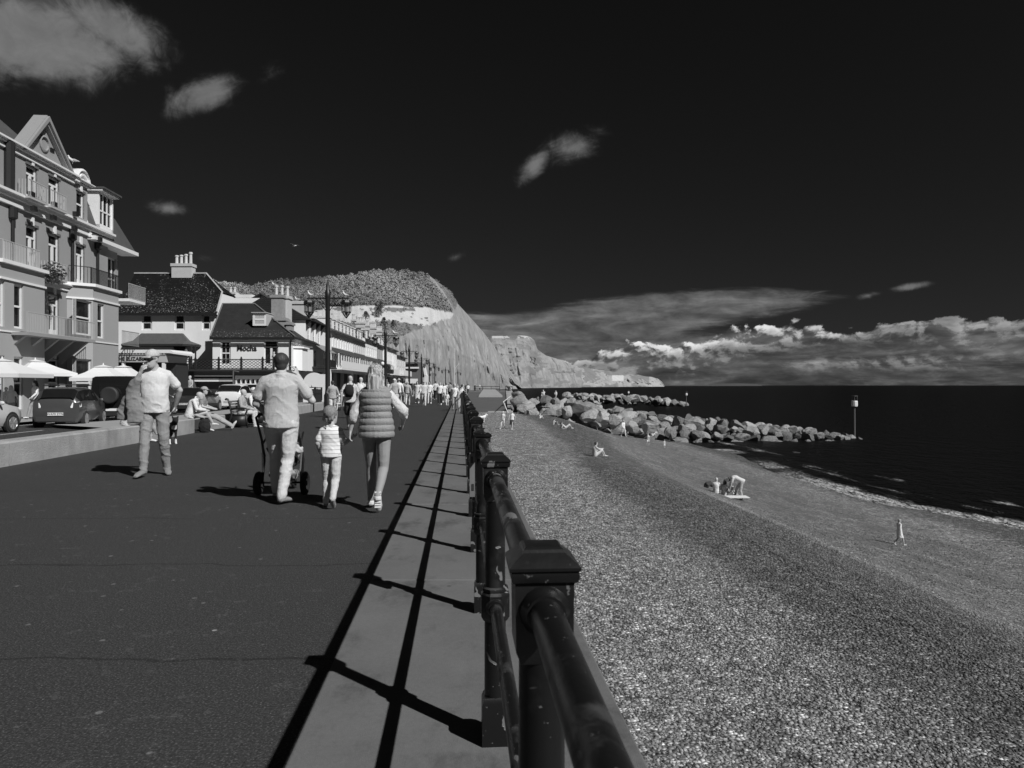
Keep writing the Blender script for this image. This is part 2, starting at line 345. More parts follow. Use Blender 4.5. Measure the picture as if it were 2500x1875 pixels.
sh = t.node('ShaderNodeAttribute', attribute_name='shore').outputs['Fac']     # metres from the waterline
fn = t.noise(t.map(tc, (.9, .35, 1)), .55, 6, .65, .8); fn2 = t.noise(tc, 6, 5, .7)
line = t.m('ADD', sh, t.m('MULTIPLY', t.m('SUBTRACT', fn, .5), 3.6))
fy = t.m('MAXIMUM', t.mr(y, 70, 56), t.m('MULTIPLY', t.mr(t.noise(t.map(tc, (.0, .09, 0)), 1.0, 3, .6), .5, .6), .8))
f1 = t.m('MULTIPLY', t.m('MULTIPLY', t.mr(t.m('ABSOLUTE', t.m('SUBTRACT', line, .9)), 1.7, .5), t.mr(t.m('ADD', t.m('MULTIPLY', fn2, .6), t.m('MULTIPLY', t.noise(t.map(tc, (1, .3, 1)), 1.7, 4, .7), .4)), .42, .56)), fy)
f2 = t.m('MULTIPLY', t.m('MULTIPLY', t.mr(line, 3.6, 4.2), t.mr(line, 5.4, 4.6)), t.mr(t.m('ADD', t.m('MULTIPLY', fn2, .5), t.m('MULTIPLY', t.noise(t.map(tc, (.6, .16, 1), (3, 3, 0)), .8, 3, .5), .7)), .60, .74))
f3 = t.m('MULTIPLY', t.m('MULTIPLY', t.mr(line, 7.5, 8.1), t.mr(line, 9.2, 8.6)), t.mr(t.noise(t.map(tc, (.5, .13, 1), (8, 3, 0)), .8, 4, .6), .58, .68))
foam = t.m('MAXIMUM', f1, t.m('MULTIPLY', t.m('MAXIMUM', f2, f3), .5))
col(t.mix(foam, .0035, .60)); t.put(b.inputs['Roughness'], t.mix(foam, .34, .9)); b.inputs['Specular IOR Level'].default_value = .05
b.inputs['IOR'].default_value = 1.33
bump(t.m('ADD', n1, t.m('MULTIPLY', n2, .35)), 1.0, 1.6)
m, t, b, tc, col, bump = cust('boulder_rock')
oi = t.node('ShaderNodeObjectInfo').outputs['Random']
n1 = t.noise(tc, 1.3, 7, .65); n2 = t.noise(tc, 9, 5, .7); gx, gy, gz = t.sep(t.node('ShaderNodeNewGeometry').outputs['Position'])
c = t.m('MULTIPLY', t.mix(t.m('POWER', oi, 1.2), .17, .46), t.m('ADD', .45, t.m('ADD', t.m('MULTIPLY', n1, .65), t.m('MULTIPLY', n2, .45))))
wl = t.mr(t.m('ADD', gz, t.m('MULTIPLY', n1, 1.2)), -5.3, -4.4)      # weed and damp below the tide line
c = t.m('MULTIPLY', c, t.m('ADD', .72, t.m('MULTIPLY', wl, .28)))
col(c); b.inputs['Roughness'].default_value = .85; crk = t.mr(t.voro(tc, 2.2, 'DISTANCE_TO_EDGE'), .0, .06); c2 = t.noise(tc, 3.5, 6, .75)
col(t.m('MULTIPLY', c, t.m('ADD', .55, t.m('MULTIPLY', c2, .9)))); bump(t.m('ADD', n1, t.m('MULTIPLY', c2, .9)), 1.0, .35)
# ================================================================== ground
def railX(d): return .137-.072*d
def wallX(d): return -7.95-.072*d
def strip(name, mat, xa, xb, z, ds, kind='structure', parent=None):
    V_ = [(xa(d), d, z) for d in ds]+[(xb(d), d, z) for d in ds]; n = len(ds)
    return from_np(name, V_, [(i, n+i, n+i+1, i+1) for i in range(n-1)], MATS[mat], parent, kind=kind)
DS = [-8, -2, 3, 8, 15, 25, 40, 60, 80, 105, 140, 180, 230, 300]
strip('promenade', 'asphalt', wallX, lambda d: railX(d)-.79, 0.0, DS)
LX = lambda d: -900.0
strip('land', 'asphalt', LX, lambda d: railX(d)+.3, -.30, [-300, -8, 300, 420, 700])
strip('footway', 'asphalt', lambda d: wallX(d)-3.9, lambda d: wallX(d)-.05, -.04, DS)
strip('road', 'asphalt', lambda d: wallX(d)-9.6, lambda d: wallX(d)-3.9, -.16, DS)
strip('pavement', 'pale_paving', lambda d: wallX(d)-22.0, lambda d: wallX(d)-9.6, -.05, DS)
mb = MB()
for d0 in range(-6, 180, 2): mb.hull8([(wallX(d0)-4.02, d0, -.17), (wallX(d0)-3.9, d0, -.17), (wallX(d0+1.98)-3.9, d0+1.98, -.17), (wallX(d0+1.98)-4.02, d0+1.98, -.17)],
                                      [(wallX(d0)-4.02, d0, -.03), (wallX(d0)-3.9, d0, -.03), (wallX(d0+1.98)-3.9, d0+1.98, -.03), (wallX(d0+1.98)-4.02, d0+1.98, -.03)])
o = mb.build('kerb', MATS['kerb_stone']); o['kind'] = 'structure'
# pale parking bay beside the footway
mb = MB(); pts = [(-16.9, 26.2), (-12.9, 23.6), (-13.4, 30), (-14.1, 40), (-15.6, 60), (-18.2, 60), (-16.9, 42), (-16.0, 33)]
mb.f.append([mb.pt((x, y, -.03)) for x, y in pts[::1]]); o = mb.build('paved_bay', MATS['pale_paving']); o['kind'] = 'structure'
for p in o.data.polygons: 
    if p.normal.z < 0: o.data.flip_normals()
mb = MB()
for d0 in range(4, 160, 6): mb.quad((wallX(d0)-6.8, d0, -.155), (wallX(d0)-6.7, d0, -.155), (wallX(d0+3)-6.7, d0+3, -.155), (wallX(d0+3)-6.8, d0+3, -.155))
for off in (4.3, 9.3): mb.quad((wallX(0)-off-.1, 0, -.155), (wallX(0)-off, 0, -.155), (wallX(160)-off, 160, -.155), (wallX(160)-off-.1, 160, -.155))
mb.build('road_marking', MATS['road_paint'])['kind'] = 'structure'
# ---- sea wall with coping slabs
sw = empty('sea_wall', (0, 0, 0), kind='structure')
mb = MB()
for a, b_ in zip(DS[:9]+[104], (DS[:9]+[104])[1:]):
    mb.hull8([(railX(a)-.77, a, -3.4), (railX(a)+.50, a, -3.4), (railX(b_)+.50, b_, -3.4), (railX(b_)-.77, b_, -3.4)],
             [(railX(a)-.77, a, -.22), (railX(a)+.44, a, -.22), (railX(b_)+.44, b_, -.22), (railX(b_)-.77, b_, -.22)])
mb.build('wall_face', MATS['wall_concrete'], sw)
d0 = 5.18-3.3*3; k = 0
while d0 < 170:
    L = 3.3 if d0 < 90 else 9.9
    mb = MB(); a, b_ = d0+.008, d0+L-.008; r0, r1 = railX(a), railX(b_); dz = random.uniform(-.004, .004)
    e = .015
    mb.ring([[(r0-.79, a, -.25), (r0+.565, a, -.25), (r1+.565, b_, -.25), (r1-.79, b_, -.25)],
             [(r0-.79, a, -e+dz), (r0+.565, a, -e+dz), (r1+.565, b_, -e+dz), (r1-.79, b_, -e+dz)],
             [(r0-.79, a+e, dz+.003), (r0+.565-e, a+e, dz+.003), (r1+.565-e, b_-e, dz+.003), (r1-.79, b_-e, dz+.003)]])
    mb.build('coping_slab', MATS['coping_concrete'], sw); d0 += L
# ---- beach
DB = np.array([-6, -2, 2, 6, 10, 15, 20, 27, 34, 40, 46, 52, 60, 68, 78, 90, 104, 125, 160, 220, 330.])
sh_d = [-10, 30, 39, 43, 48, 61, 68, 80, 95, 130, 330]; sh_u = [33, 32, 30.7, 29.7, 27.6, 28.1, 29.1, 31.2, 31.4, 33, 45]
prof_u = [0, .5, 4, 7.5, 9, 11, 13, 16, 20, 25, 30, 36, 60]; prof_z = [-2.4, -2.42, -2.52, -2.68, -2.95, -3.55, -4.25, -5.05, -5.65, -6.12, -6.5, -7.1, -9]
def beach_z(X, d):
    u = np.asarray(X, float)-railX(np.asarray(d, float)); su = np.interp(d, sh_d, sh_u)
    s = 4.0*sstep(45, 72, d)*sstep(0, 8, u)*(1-sstep(14, 30, u))
    z = np.interp((u-s)*np.where(u > 12, 1+(30/su-1)*np.clip((u-12)/12, 0, 1), 1), prof_u, prof_z)
    return z+.10*fbm(u*.35, np.asarray(d)*.12, 0, 3)*sstep(.3, 3, u)
dl = np.unique(np.concatenate([np.arange(-6, 30, .5), np.arange(30, 110, 1.5), np.arange(110, 335, 6)])); ul = np.concatenate([np.arange(.46, 16, .4), np.arange(16, 62, 1.0)])
D, UU = np.meshgrid(dl, ul, indexing='ij'); X = UU+railX(D); Z = beach_z(X, D)
bo = from_np('beach', np.stack([X.ravel(), D.ravel(), Z.ravel()], 1), grid_faces(len(dl), len(ul)), MATS['shingle'], smooth=True, kind='structure')
def BP(px, py):       # photo pixel -> point on the beach
    lo, hi = 3.0, 200.0; t_ = (px-CX)/F; k_ = (CY-py)/F
    f = lambda d: H+k_*d-float(beach_z(t_*d, d))
    prev = lo
    for d in np.arange(lo, hi, .5):
        if f(d) < 0: hi = d; lo = prev; break
        prev = d
    for _ in range(30):
        mid = (lo+hi)/2
        if f(mid) < 0: hi = mid
        else: lo = mid
    return Vector((t_*lo, lo, H+k_*lo))
# ---- pebbles (near field), geometry-nodes instances on points carrying a tone
def pebble_proto(i):
    bm = bmesh.new(); bmesh.ops.create_icosphere(bm, subdivisions=1 if i else 2, radius=1.0)
    for v in bm.verts: v.co = Vector((v.co.x*(1+.22*mnoise.noise(v.co*1.1+Vector((i*7, 0, 0)))), v.co.y*(.74+.2*mnoise.noise(v.co+Vector((0, i*5, 0)))), v.co.z*.48))
    me = bpy.data.meshes.new('pebble_shape'); bm.to_mesh(me); bm.free(); me.materials.append(MATS['pebble'])
    me.polygons.foreach_set('use_smooth', [True]*len(me.polygons)); return me
pcol = bpy.data.collections.new('pebble_shapes')
for i in range(4):
    po = bpy.data.objects.new('pebble_shape', pebble_proto(i)); pcol.objects.link(po)
def gn_scatter(name, pts, rad, tone, flat=True, colle=pcol, lean=.5):
    me = bpy.data.meshes.new(name); me.vertices.add(len(pts)); me.vertices.foreach_set('co', np.asarray(pts, float).ravel())
    for an, ar in (('rad', rad), ('tone', tone)):
        a = me.attributes.new(an, 'FLOAT', 'POINT'); a.data.foreach_set('value', np.asarray(ar, float))
    o = addobj(name, me); ng = bpy.data.node_groups.new(name, 'GeometryNodeTree')
    ng.interface.new_socket('Geometry', in_out='INPUT', socket_type='NodeSocketGeometry'); ng.interface.new_socket('Geometry', in_out='OUTPUT', socket_type='NodeSocketGeometry')
    N = ng.nodes; L = ng.links; gi = N.new('NodeGroupInput'); go = N.new('NodeGroupOutput'); ip = N.new('GeometryNodeInstanceOnPoints'); ci = N.new('GeometryNodeCollectionInfo')
    ci.inputs[0].default_value = colle; ci.inputs['Separate Children'].default_value = True; ci.inputs['Reset Children'].default_value = True
    L.new(gi.outputs[0], ip.inputs['Points']); L.new(ci.outputs[0], ip.inputs['Instance']); ip.inputs['Pick Instance'].default_value = True
    ri = N.new('FunctionNodeRandomValue'); ri.data_type = 'INT'; ri.inputs[4].default_value = 0; ri.inputs[5].default_value = 3; L.new(ri.outputs[2], ip.inputs['Instance Index'])
    rr = N.new('FunctionNodeRandomValue'); rr.data_type = 'FLOAT_VECTOR'; rr.inputs[0].default_value = (-lean, -lean, 0); rr.inputs[1].default_value = (lean, lean, 6.28)
    L.new(rr.outputs[0], ip.inputs['Rotation'])
    na = N.new('GeometryNodeInputNamedAttribute'); na.data_type = 'FLOAT'; na.inputs[0].default_value = 'rad'; L.new(na.outputs[0], ip.inputs['Scale'])
    L.new(ip.outputs[0], go.inputs[0]); md = o.modifiers.new('scatter', 'NODES'); md.node_group = ng; o['kind'] = 'stuff'; return o
P_, R_, T_ = [], [], []
for (d0, d1, dens, r0, r1) in ((3.5, 11, 520, .012, .034), (11, 20, 250, .018, .038), (20, 34, 100, .026, .050)):
    area_u = 1.0+d1*.80; n = int((d1-d0)*area_u*dens)
    dd = rng.uniform(d0, d1, n); uu = rng.uniform(.52, area_u, n); xx = uu+railX(dd)
    ok = (xx/dd < .76); zz = beach_z(xx, dd); ok &= (H-zz)/dd < .62
    lim = 12+3*fbm(uu*.5, dd*.3); ok &= (uu < lim) | (rng.random(n) < .22)
    dd, uu, xx, zz = dd[ok], uu[ok], xx[ok], zz[ok]; n = len(dd)
    rr = r0+(r1-r0)*rng.random(n)**2.2
    w1 = .35*fbm(uu*.5, dd*.12+5, 0, 3)+.5; band = sstep(4.8, 6.0, uu+3*(w1-.5))*(1-sstep(10.5, 12.5, uu+3*(w1-.5)))
    tn = np.clip(.09+.28*rng.random(n)**1.5, 0, .5)*(1-.35*sstep(12, 15, uu))*(1-.50*band)
    P_.append(np.stack([xx, dd, zz+rr*.15], 1)); R_.append(rr); T_.append(tn)
P_ = np.concatenate(P_); R_ = np.concatenate(R_); T_ = np.concatenate(T_)
gn_scatter('beach_pebbles', P_, R_, T_)
print('pebbles', len(P_))
# ---- sea
xs = np.concatenate([np.linspace(-30000, -300, 6), np.linspace(-200, 10, 6), np.arange(16, 76, 1.5), np.linspace(80, 400, 20), np.linspace(600, 50000, 10)])
ys = np.concatenate([np.linspace(-20, 20, 4), np.arange(24, 130, 1.5), np.linspace(134, 420, 30), np.linspace(600, 52000, 12)])
Y, X = np.meshgrid(ys, xs, indexing='ij'); Z = np.full(X.shape, -6.5)
shore = X-railX(Y)-np.interp(Y, sh_d, sh_u)
swell = np.exp(-np.abs(shore-4.2)/1.6)*.16*np.clip(1-np.abs(Y-60)/80, 0, 1)+np.exp(-np.abs(shore-9)/2.4)*.12*np.clip(1-np.abs(Y-60)/90, 0, 1)
Z += swell*(.5+fbm(X*.1, Y*.05)*2)
so = from_np('sea', np.stack([X.ravel(), Y.ravel(), Z.ravel()], 1), grid_faces(len(ys), len(xs)), MATS['sea_water'], smooth=True, kind='structure')
a = so.data.attributes.new('shore', 'FLOAT', 'POINT'); a.data.foreach_set('value', np.where((Y < 100), shore, 60).ravel().clip(-60, 60))
# ================================================================== slipway and deck at the end of the beach
sl = empty('slipway', (0, 0, 0), label='broad concrete slipway ramp rising from the shingle beside the sea wall', cat='slipway')
mb = MB(); mb.hull8([(-6.9, 100, -4), (-.6, 100, -4), (-1.3, 138, -4), (-9.6, 138, -4)], [(-6.9, 100, -2.62), (-.6, 100, -2.62), (-1.3, 138, .15), (-9.6, 138, .15)]); mb.build('ramp', MATS['dark_ramp'], sl)
mb = MB(); mb.hull8([(-3.4, 99.2, -3.6), (-.55, 99.2, -3.6), (-.6, 103.5, -3.3), (-3.5, 103.5, -3.3)], [(-3.4, 99.2, -2.60), (-.55, 99.2, -2.60), (-.6, 103.5, -2.32), (-3.5, 103.5, -2.32)]); mb.build('ramp_foot', MATS['pale_paving'], sl)
mb = MB(); mb.hull8([(-6.6, 126, -3), (-1.7, 126, -3), (-1.9, 137.8, -3), (-6.6, 137.8, -3)], [(-5.9, 126.5, -.35), (-1.7, 126.5, -.35), (-3.2, 137.8, .62), (-5.6, 137.8, .62)]); mb.build('concrete_block', MATS['pale_paving'], sl)
mb = MB(); mb.hull8([(-.55, 99, -4), (.35, 99, -4), (.3, 139, -4), (-1.2, 139, -4)], [(-.55, 99, -2.4), (-.2, 99, -2.4), (.1, 139, .35), (-1.2, 139, .35)]); mb.build('side_wall', MATS['wall_concrete'], sl)
mb = MB()
hp = [P3(1241, 1010, 99), P3(1229, 981, 100.5), P3(1247, 967, 118)]
mb.tube(hp, .06, 6); mb.build('handrail', gm('white_paint', .75, .5, .05), sl)
dk = tag(from_np('deck', [(-13, 138, .15), (.1, 138, .15), (-2, 200, .1), (-22, 200, .1), (-13, 138, -4), (.1, 138, -4), (-2, 200, -6.6), (-22, 200, -6.6)],
                 [(0, 1, 2, 3), (0, 4, 5, 1), (1, 5, 6, 2)], MATS['dark_ramp']), kind='structure'); dk.name = 'promenade_deck'
gm('black_iron', .018, .45, .3, 9, .25, 60)
def simple_rail(name, pts, h, n_bars, label, r=.035, z_mid=True):
    ro = empty(name, (0, 0, 0), label=label, cat='railing'); pts = [Vector(p) for p in pts]
    for k, (a, b_) in enumerate(zip(pts, pts[1:])):
        nseg = max(1, int((b_-a).length/1.65))
        for i in range(nseg+(1 if k == len(pts)-2 else 0)):
            p = a.lerp(b_, i/nseg); mb = MB(); mb.box(p.x-.05, p.x+.05, p.y-.05, p.y+.05, p.z, p.z+h); mb.build('post', MATS['black_iron'], ro)
        for hh in ([h-.05, h*.5] if z_mid else [h-.05]):
            mb = MB(); mb.tube([a+Vector((0, 0, hh)), b_+Vector((0, 0, hh))], r, 6); mb.build('rail', MATS['black_iron'], ro)
    return ro
simple_rail('iron_railing', [(-8.0, 150, .14), (-2.6, 150, .14)], 1.1, 0, 'dark iron railing along the deck edge above the pale slipway block', .06)
simple_rail('iron_railing', [(-1.3, 139, .14), (.05, 139, .14), (-.4, 152, .14)], 1.1, 0, 'short dark railing at the top of the slipway side wall', .06)
# ================================================================== boulders
def boulder_mesh(seed, sub=2):
    r = random.Random(seed); bm = bmesh.new(); bmesh.ops.create_icosphere(bm, subdivisions=sub, radius=1.0)
    cuts = [(Vector((r.gauss(0, 1), r.gauss(0, 1), r.gauss(0, 1))).normalized(), r.uniform(.50, .80)) for _ in range(13)]
    for v in bm.verts:
        for n_, dd_ in cuts:
            k_ = v.co.dot(n_)
            if k_ > dd_: v.co -= n_*(k_-dd_)
        v.co += v.co.normalized()*(.05*mnoise.noise(v.co*1.7+Vector((seed*3.1, 0, 0)))+.05*mnoise.noise(v.co*4.5+Vector((seed*5.1, 0, 0))))
    me = bpy.data.meshes.new('boulder'); bm.to_mesh(me); bm.free(); me.materials.append(MATS['boulder_rock'])
    me.polygons.foreach_set('use_smooth', [True]*len(me.polygons)); me.set_sharp_from_angle(angle=math.radians(22)); return me
BOUL = [boulder_mesh(i, 3) for i in range(14)]
def put_boulder(parent, p, s, name='boulder'):
    o = addobj(name, random.choice(BOUL), parent, p); o.rotation_euler = (random.uniform(-.5, .5), random.uniform(-.5, .5), random.uniform(0, 6.28))
    o.scale = (s*random.uniform(.95, 1.35), s*random.uniform(.8, 1.1), s*random.uniform(.62, .85)); return o
gr = empty('rock_groyne', (0, 0, 0), label='big rough boulders heaped into a groyne across the shingle to the water', cat='groyne')
# crest line by photo pixels: (px, top row, base row, d)
cr_px = [1262, 1300, 1345, 1400, 1470, 1560, 1660, 1780, 1900, 1990, 2060, 2100]
cr_top = [962, 968, 972, 976, 990, 1003, 1016, 1026, 1037, 1046, 1056, 1066]
x = 1.6; nb = 0
while x < 52.5:
    px = CX+x/104*F; ztop = H+(CY-np.interp(px, cr_px, cr_top))/F*106
    zb = max(float(beach_z(x, 104)), -7.0); wdt = np.interp(x, [0, 8, 25, 40, 52], [4.2, 6.5, 6.8, 4.6, 2.2])
    rows = np.arange(-wdt, wdt+.1, 1.65)
    for r_ in rows:
        f = 1-abs(r_)/(wdt+.9); ht = zb+(ztop-zb)*min(1, 1.25*f)
        s = random.uniform(.75, 1.42)*np.interp(x, [0, 30, 52], [1.12, 1.0, .85])
        zz = zb+.2
        lv = [ht-s*.55] if ht-zb < 2.4 else [ht-s*.55, zb+.45*(ht-zb)]
        for z_ in lv: put_boulder(gr, (x+random.uniform(-.6, .6), 105.5+r_+random.uniform(-.5, .5), z_+random.uniform(-.25, .2)), s); nb += 1
    x += random.uniform(1.4, 1.8)
g2 = empty('rock_groyne', (0, 0, 0), label='pale distant boulder groyne tapering out behind the near rocks', cat='groyne')
for i in range(110):
    t_ = i/110; x = 20+47*t_; put_boulder(g2, (x, 272+random.uniform(-5, 5), -6.3+np.interp(t_, [0, .5, .8, 1], [4.2, 3.4, 2.2, .2])*random.uniform(.3, 1)), random.uniform(1.2, 2.1)); nb += 1
for i, (px, py, d, s) in enumerate([(1284, 998, 99.0, 1.25), (1266, 978, 104, 1.35), (1262, 966, 110, 1.2), (1300, 1006, 97.5, 1.0), (1440, 1014, 97.5, 1.4), (1340, 1010, 97.5, 1.2), (1385, 1008, 98, 1.3), (1470, 1022, 97, 1.5), (1500, 1030, 96.5, 1.3), (1420, 1003, 99, 1.6), (1540, 1040, 96.5, 1.4), (1590, 1046, 97, 1.3), (1640, 1054, 97.5, 1.2)]): put_boulder(gr, P3(px, py, d), s)
print('boulders', nb)
# marker posts
def marker(px, ytop, ybase, d, label, cage=True):
    p = P3(px, ybase, d); h = (ybase-ytop)/F*d; r = empty('marker_post', p, label=label, cat='marker post', group='groyne marker posts')
    mb = MB(); mb.tube([(0, 0, -1.2), (0, 0, h*.8)], [.17, .13], 8); mb.build('pole', gm('pole_grey', .10, .6), r)
    mb = MB(); mb.lathe([(.42, h*.74), (.46, h*.76), (.46, h*.86), (.42, h*.88)], 10); mb.build('beacon', gm('beacon_white', .75, .5), r)
    mb = MB()
    for k in range(6): a = k*math.pi/3; mb.tube([(.42*math.cos(a), .42*math.sin(a), h*.88), (.42*math.cos(a), .42*math.sin(a), h)], .035, 4)
    mb.lathe([(.45, h*.985), (.45, h)], 10); mb.build('cage', MATS['pole_grey'], r)
marker(2086, 966, 1068, 108, 'tall marker post with pale beacon at the seaward tip of the boulders')
marker(1675.5, 955, 995, 268, 'distant marker post in the sea beyond the pale rocks')
marker(1534, 952, 984, 300, 'small far marker post rising behind the middle of the boulder groyne')
# ================================================================== cliffs and hills
m, t, b, tc, col, bump = cust('cliff_land')
zn = t.node('ShaderNodeAttribute', attribute_name='zone').outputs['Fac']     # 0 rock, 1 field, 2 wood floor
n1 = t.noise(t.map(tc, (.014, .014, .0075), (0, 0, 0), (0, .5, 0)), 1.0, 8, .68, .4); n2 = t.noise(t.map(tc, (.05, .05, .030), (0, 0, 0), (0, .6, 0)), 1.0, 6, .7); n3 = t.noise(tc, .02, 7, .65); n4 = t.noise(tc, .004, 4, .6)
n5 = t.noise(t.map(tc, (.11, .11, .03), (9, 0, 0)), 1.0, 5, .7)
rock = t.m('MULTIPLY', .31, t.m('ADD', -.10, t.m('ADD', t.m('MULTIPLY', n5, .55), t.m('ADD', t.m('MULTIPLY', n1, .7), t.m('MULTIPLY', n2, .75)))))
scar = t.mr(t.noise(t.map(tc, (.028, .028, .010), (40, 0, 0)), 1.0, 7, .72, .6), .54, .64); rock = t.m('MULTIPLY', rock, t.m('SUBTRACT', 1.0, t.m('MULTIPLY', scar, .5)))
fld = t.m('MULTIPLY', .52, t.m('ADD', .72, t.m('MULTIPLY', n3, .5)))
wood = t.m('MULTIPLY', .16, t.m('ADD', .5, n3))
c = t.mix(zn, rock, fld); c = t.mix(t.node('ShaderNodeAttribute', attribute_name='wood').outputs['Fac'], c, wood)
col(c); b.inputs['Roughness'].default_value = .95; b.inputs['Specular IOR Level'].default_value = .1
bump(t.m('ADD', n1, t.m('MULTIPLY', n2, .6)), .8, 6.0)
m, t, b, tc, col, bump = cust('tree_leaf')
tn = t.node('ShaderNodeAttribute', attribute_name='tone').outputs['Fac']; col(t.m('MULTIPLY', .30, tn)); b.inputs['Roughness'].default_value = .9; b.inputs['Specular IOR Level'].default_value = .1
def interp_px(xs, ys): return lambda x: np.interp(x, xs, ys)
def headland(name, x0, x1, nx, foot_d, sky_y, sky_d, yfoot, zonef, amp, nrow=70, gfun=None, back=250, label=None):
    xs = np.linspace(x0, x1, nx); tt = np.linspace(0, 1, nrow); XX, TT = np.meshgrid(xs, tt, indexing='ij')
    fd, sd, sy = foot_d(XX), sky_d(XX), sky_y(XX); fy = CY+(H+6.8)*F/fd
    PY = fy+(sy-fy)*TT; g_ = gfun(XX, PY, TT) if gfun else TT**1.6
    Dd = fd+(sd-fd)*g_
    gully = fbm(XX*.05+TT*1.6, TT*1.1, 3, 4)+.42*fbm(XX*.17+TT*3.5, TT*3, 9, 3)+.16*fbm(XX*.5+TT*8, TT*9, 5, 3)
    zone = zonef(XX, PY, TT)
    Dd = Dd+gully*amp*Dd/1000*np.sin(np.pi*np.clip(TT, .02, .98))*np.where(zone < .5, 1.0, .35)
    Xw = (XX-CX)/F*Dd; Zw = H+(CY-PY)/F*Dd
    # rows behind the skyline
    last = np.stack([Xw[:, -1]*(1+back/Dd[:, -1]), Dd[:, -1]+back, Zw[:, -1]-back*.04], -1)[:, None]; lst2 = np.stack([Xw[:, -1]*(1+2.5*back/Dd[:, -1]), Dd[:, -1]+back*2.5, Zw[:, -1]*.0-8], -1)[:, None]
    P = np.concatenate([np.stack([Xw, Dd, Zw], -1), last, lst2], 1); zone = np.concatenate([zone, zone[:, -1:], zone[:, -1:]], 1)
    f = grid_faces(nx, nrow+2)[:, ::-1]
    o = from_np(name, P.reshape(-1, 3), f, MATS['cliff_land'], smooth=True, kind='structure')
    zf = zone.ravel().astype(float); a = o.data.attributes.new('zone', 'FLOAT', 'POINT'); a.data.foreach_set('value', np.where(zf < 1.2, zf, .25)); a = o.data.attributes.new('wood', 'FLOAT', 'POINT'); a.data.foreach_set('value', np.clip((zf-1)*1.5, 0, .9)); return o, xs, tt, P
# big hill: skyline in photo px
sk_x = [400, 540, 600, 618, 640, 680, 746, 814, 860, 904, 960, 1017, 1051, 1085, 1100, 1118, 1149, 1181, 1215, 1245, 1275]
sk_y = [690, 693, 700, 706, 697, 690, 685, 680, 674, 665, 662, 668, 675, 700, 712, 742, 776, 812, 858, 905, 942]
cl_x = [400, 880, 940, 978, 1058, 1102, 1098, 1090, 1038]      # upper edge of bare cliff
def zone_hill(X, Y, T):
    ctop = np.interp(X, [900, 940, 978, 1030, 1058, 1102, 1118, 1150], [905, 850, 819, 798, 790, 775, 742, 700])
    ctop = ctop+3*fbm(X*.12, Y*0, 0, 3)*4
    crest = np.interp(X, [1038, 1060, 1085, 1110, 1138], [668, 690, 722, 765, 790])
    bare = (Y > ctop) | ((X > 1040) & (X < 1135) & (np.abs(Y-crest) < 7+5*fbm(X*.1, Y*.1, 8, 3)))
    wood_low = np.interp(X, [540, 700, 805, 920, 960, 1000, 1040, 1075], [790, 775, 750, 745, 744, 748, 752, 760])+8*fbm(X*.05, Y*.02, 1, 3)
    low_scrub = np.interp(X, [780, 860, 950, 1000, 1060, 1100], [778, 790, 784, 790, 800, 800])
    z = np.where(Y < wood_low, 2.0, 1.0); z = np.where((Y > low_scrub), 1.75, z)
    hedge = (np.abs(X-925+.25*(Y-755)) < 7) & (Y < 775); z = np.where(hedge, 2.0, z)
    scr = (fbm(X*.03, Y*.09, 4, 4) > .12) & (Y > 752); z = np.where(scr & (z < 1.5), 1.6, z)
    z = np.where((X > 1040) & (Y < crest), 1.9, z)
    return np.where(bare, 0.0, z)
def g_hill(X, Y, T):
    return np.interp(T, [0, .25, .45, .6, .75, 1], [0, .05, .12, .35, .6, 1.0])
hill, hx, ht_, HP = headland('cliff_hill', 400, 1275, 560, interp_px([400, 850, 1000, 1110, 1275], [420, 560, 800, 1050, 1600]), interp_px(sk_x, sk_y),
    interp_px([400, 600, 850, 1050, 1150, 1275], [1000, 1050, 1100, 1180, 1350, 1650]), None, zone_hill, 48, 110, g_hill)
h2, _, _, _ = headland('cliff_headland', 1130, 1420, 150, interp_px([1130, 1290, 1420], [1900, 2100, 2700]), interp_px([1130, 1185, 1200, 1230, 1262, 1285, 1296, 1305, 1312, 1333, 1371, 1398, 1420], [850, 826, 820, 820, 818, 820, 823, 832, 853, 868, 879, 892, 900]),
    interp_px([1130, 1300, 1420], [2300, 2350, 2800]), None, lambda X, Y, T: np.where((T > .96) & (X < 1290), 1.0, 0.0)+np.where((fbm(X*.06, Y*.12, 2, 4) > .06), 1.5, 0.0), 28, 60, lambda X, Y, T: np.interp(T, [0, .6, .8, 1], [0, .45, .6, 1]), back=500)
h3, _, _, _ = headland('cliff_headland', 1340, 1622, 150, interp_px([1340, 1500, 1622], [2800, 3600, 4300]), interp_px([1340, 1398, 1461, 1490, 1534, 1560, 1575, 1590, 1607, 1616, 1622], [888, 891, 903, 906, 914, 915, 919, 920, 925, 932, 941.5]),
    interp_px([1340, 1622], [3300, 4400]), None, lambda X, Y, T: np.where((np.abs(X-1508) < 14) & (Y > 916) & (Y < 930), 1.0, np.where(X > 1585, .3, np.where(fbm(X*.06, Y*.15, 7, 4) > -.03, 1.5, .2))), 40, 40, back=700)
def far_coast(x0, x1, d, ys, nm):
    xs = np.linspace(x0, x1, 50); yy = ys(xs); V_ = []
    for x, y in zip(xs, yy): V_ += [tuple(P3(x, CY, d)*1.0), tuple(P3(x, y, d*1.02)), tuple(P3(x, CY+0, d*1.2))]
    V_ = np.array(V_); V_[0::3, 2] = -7; V_[2::3, 2] = -7
    o = from_np(nm, V_, [q for i in range(49) for q in ((3*i, 3*i+3, 3*i+4, 3*i+1), (3*i+1, 3*i+4, 3*i+5, 3*i+2))], gm('far_land', .06, .95, .3, .002), smooth=True, kind='structure')
far_coast(1600, 1860, 9000, lambda x: 940.0-.7*np.sin((x-1600)/260*3.14), 'far_coast')
far_coast(1730, 1850, 14000, lambda x: 937.8-1.8*np.sin((x-1730)/120*3.14)**.6, 'far_hill')
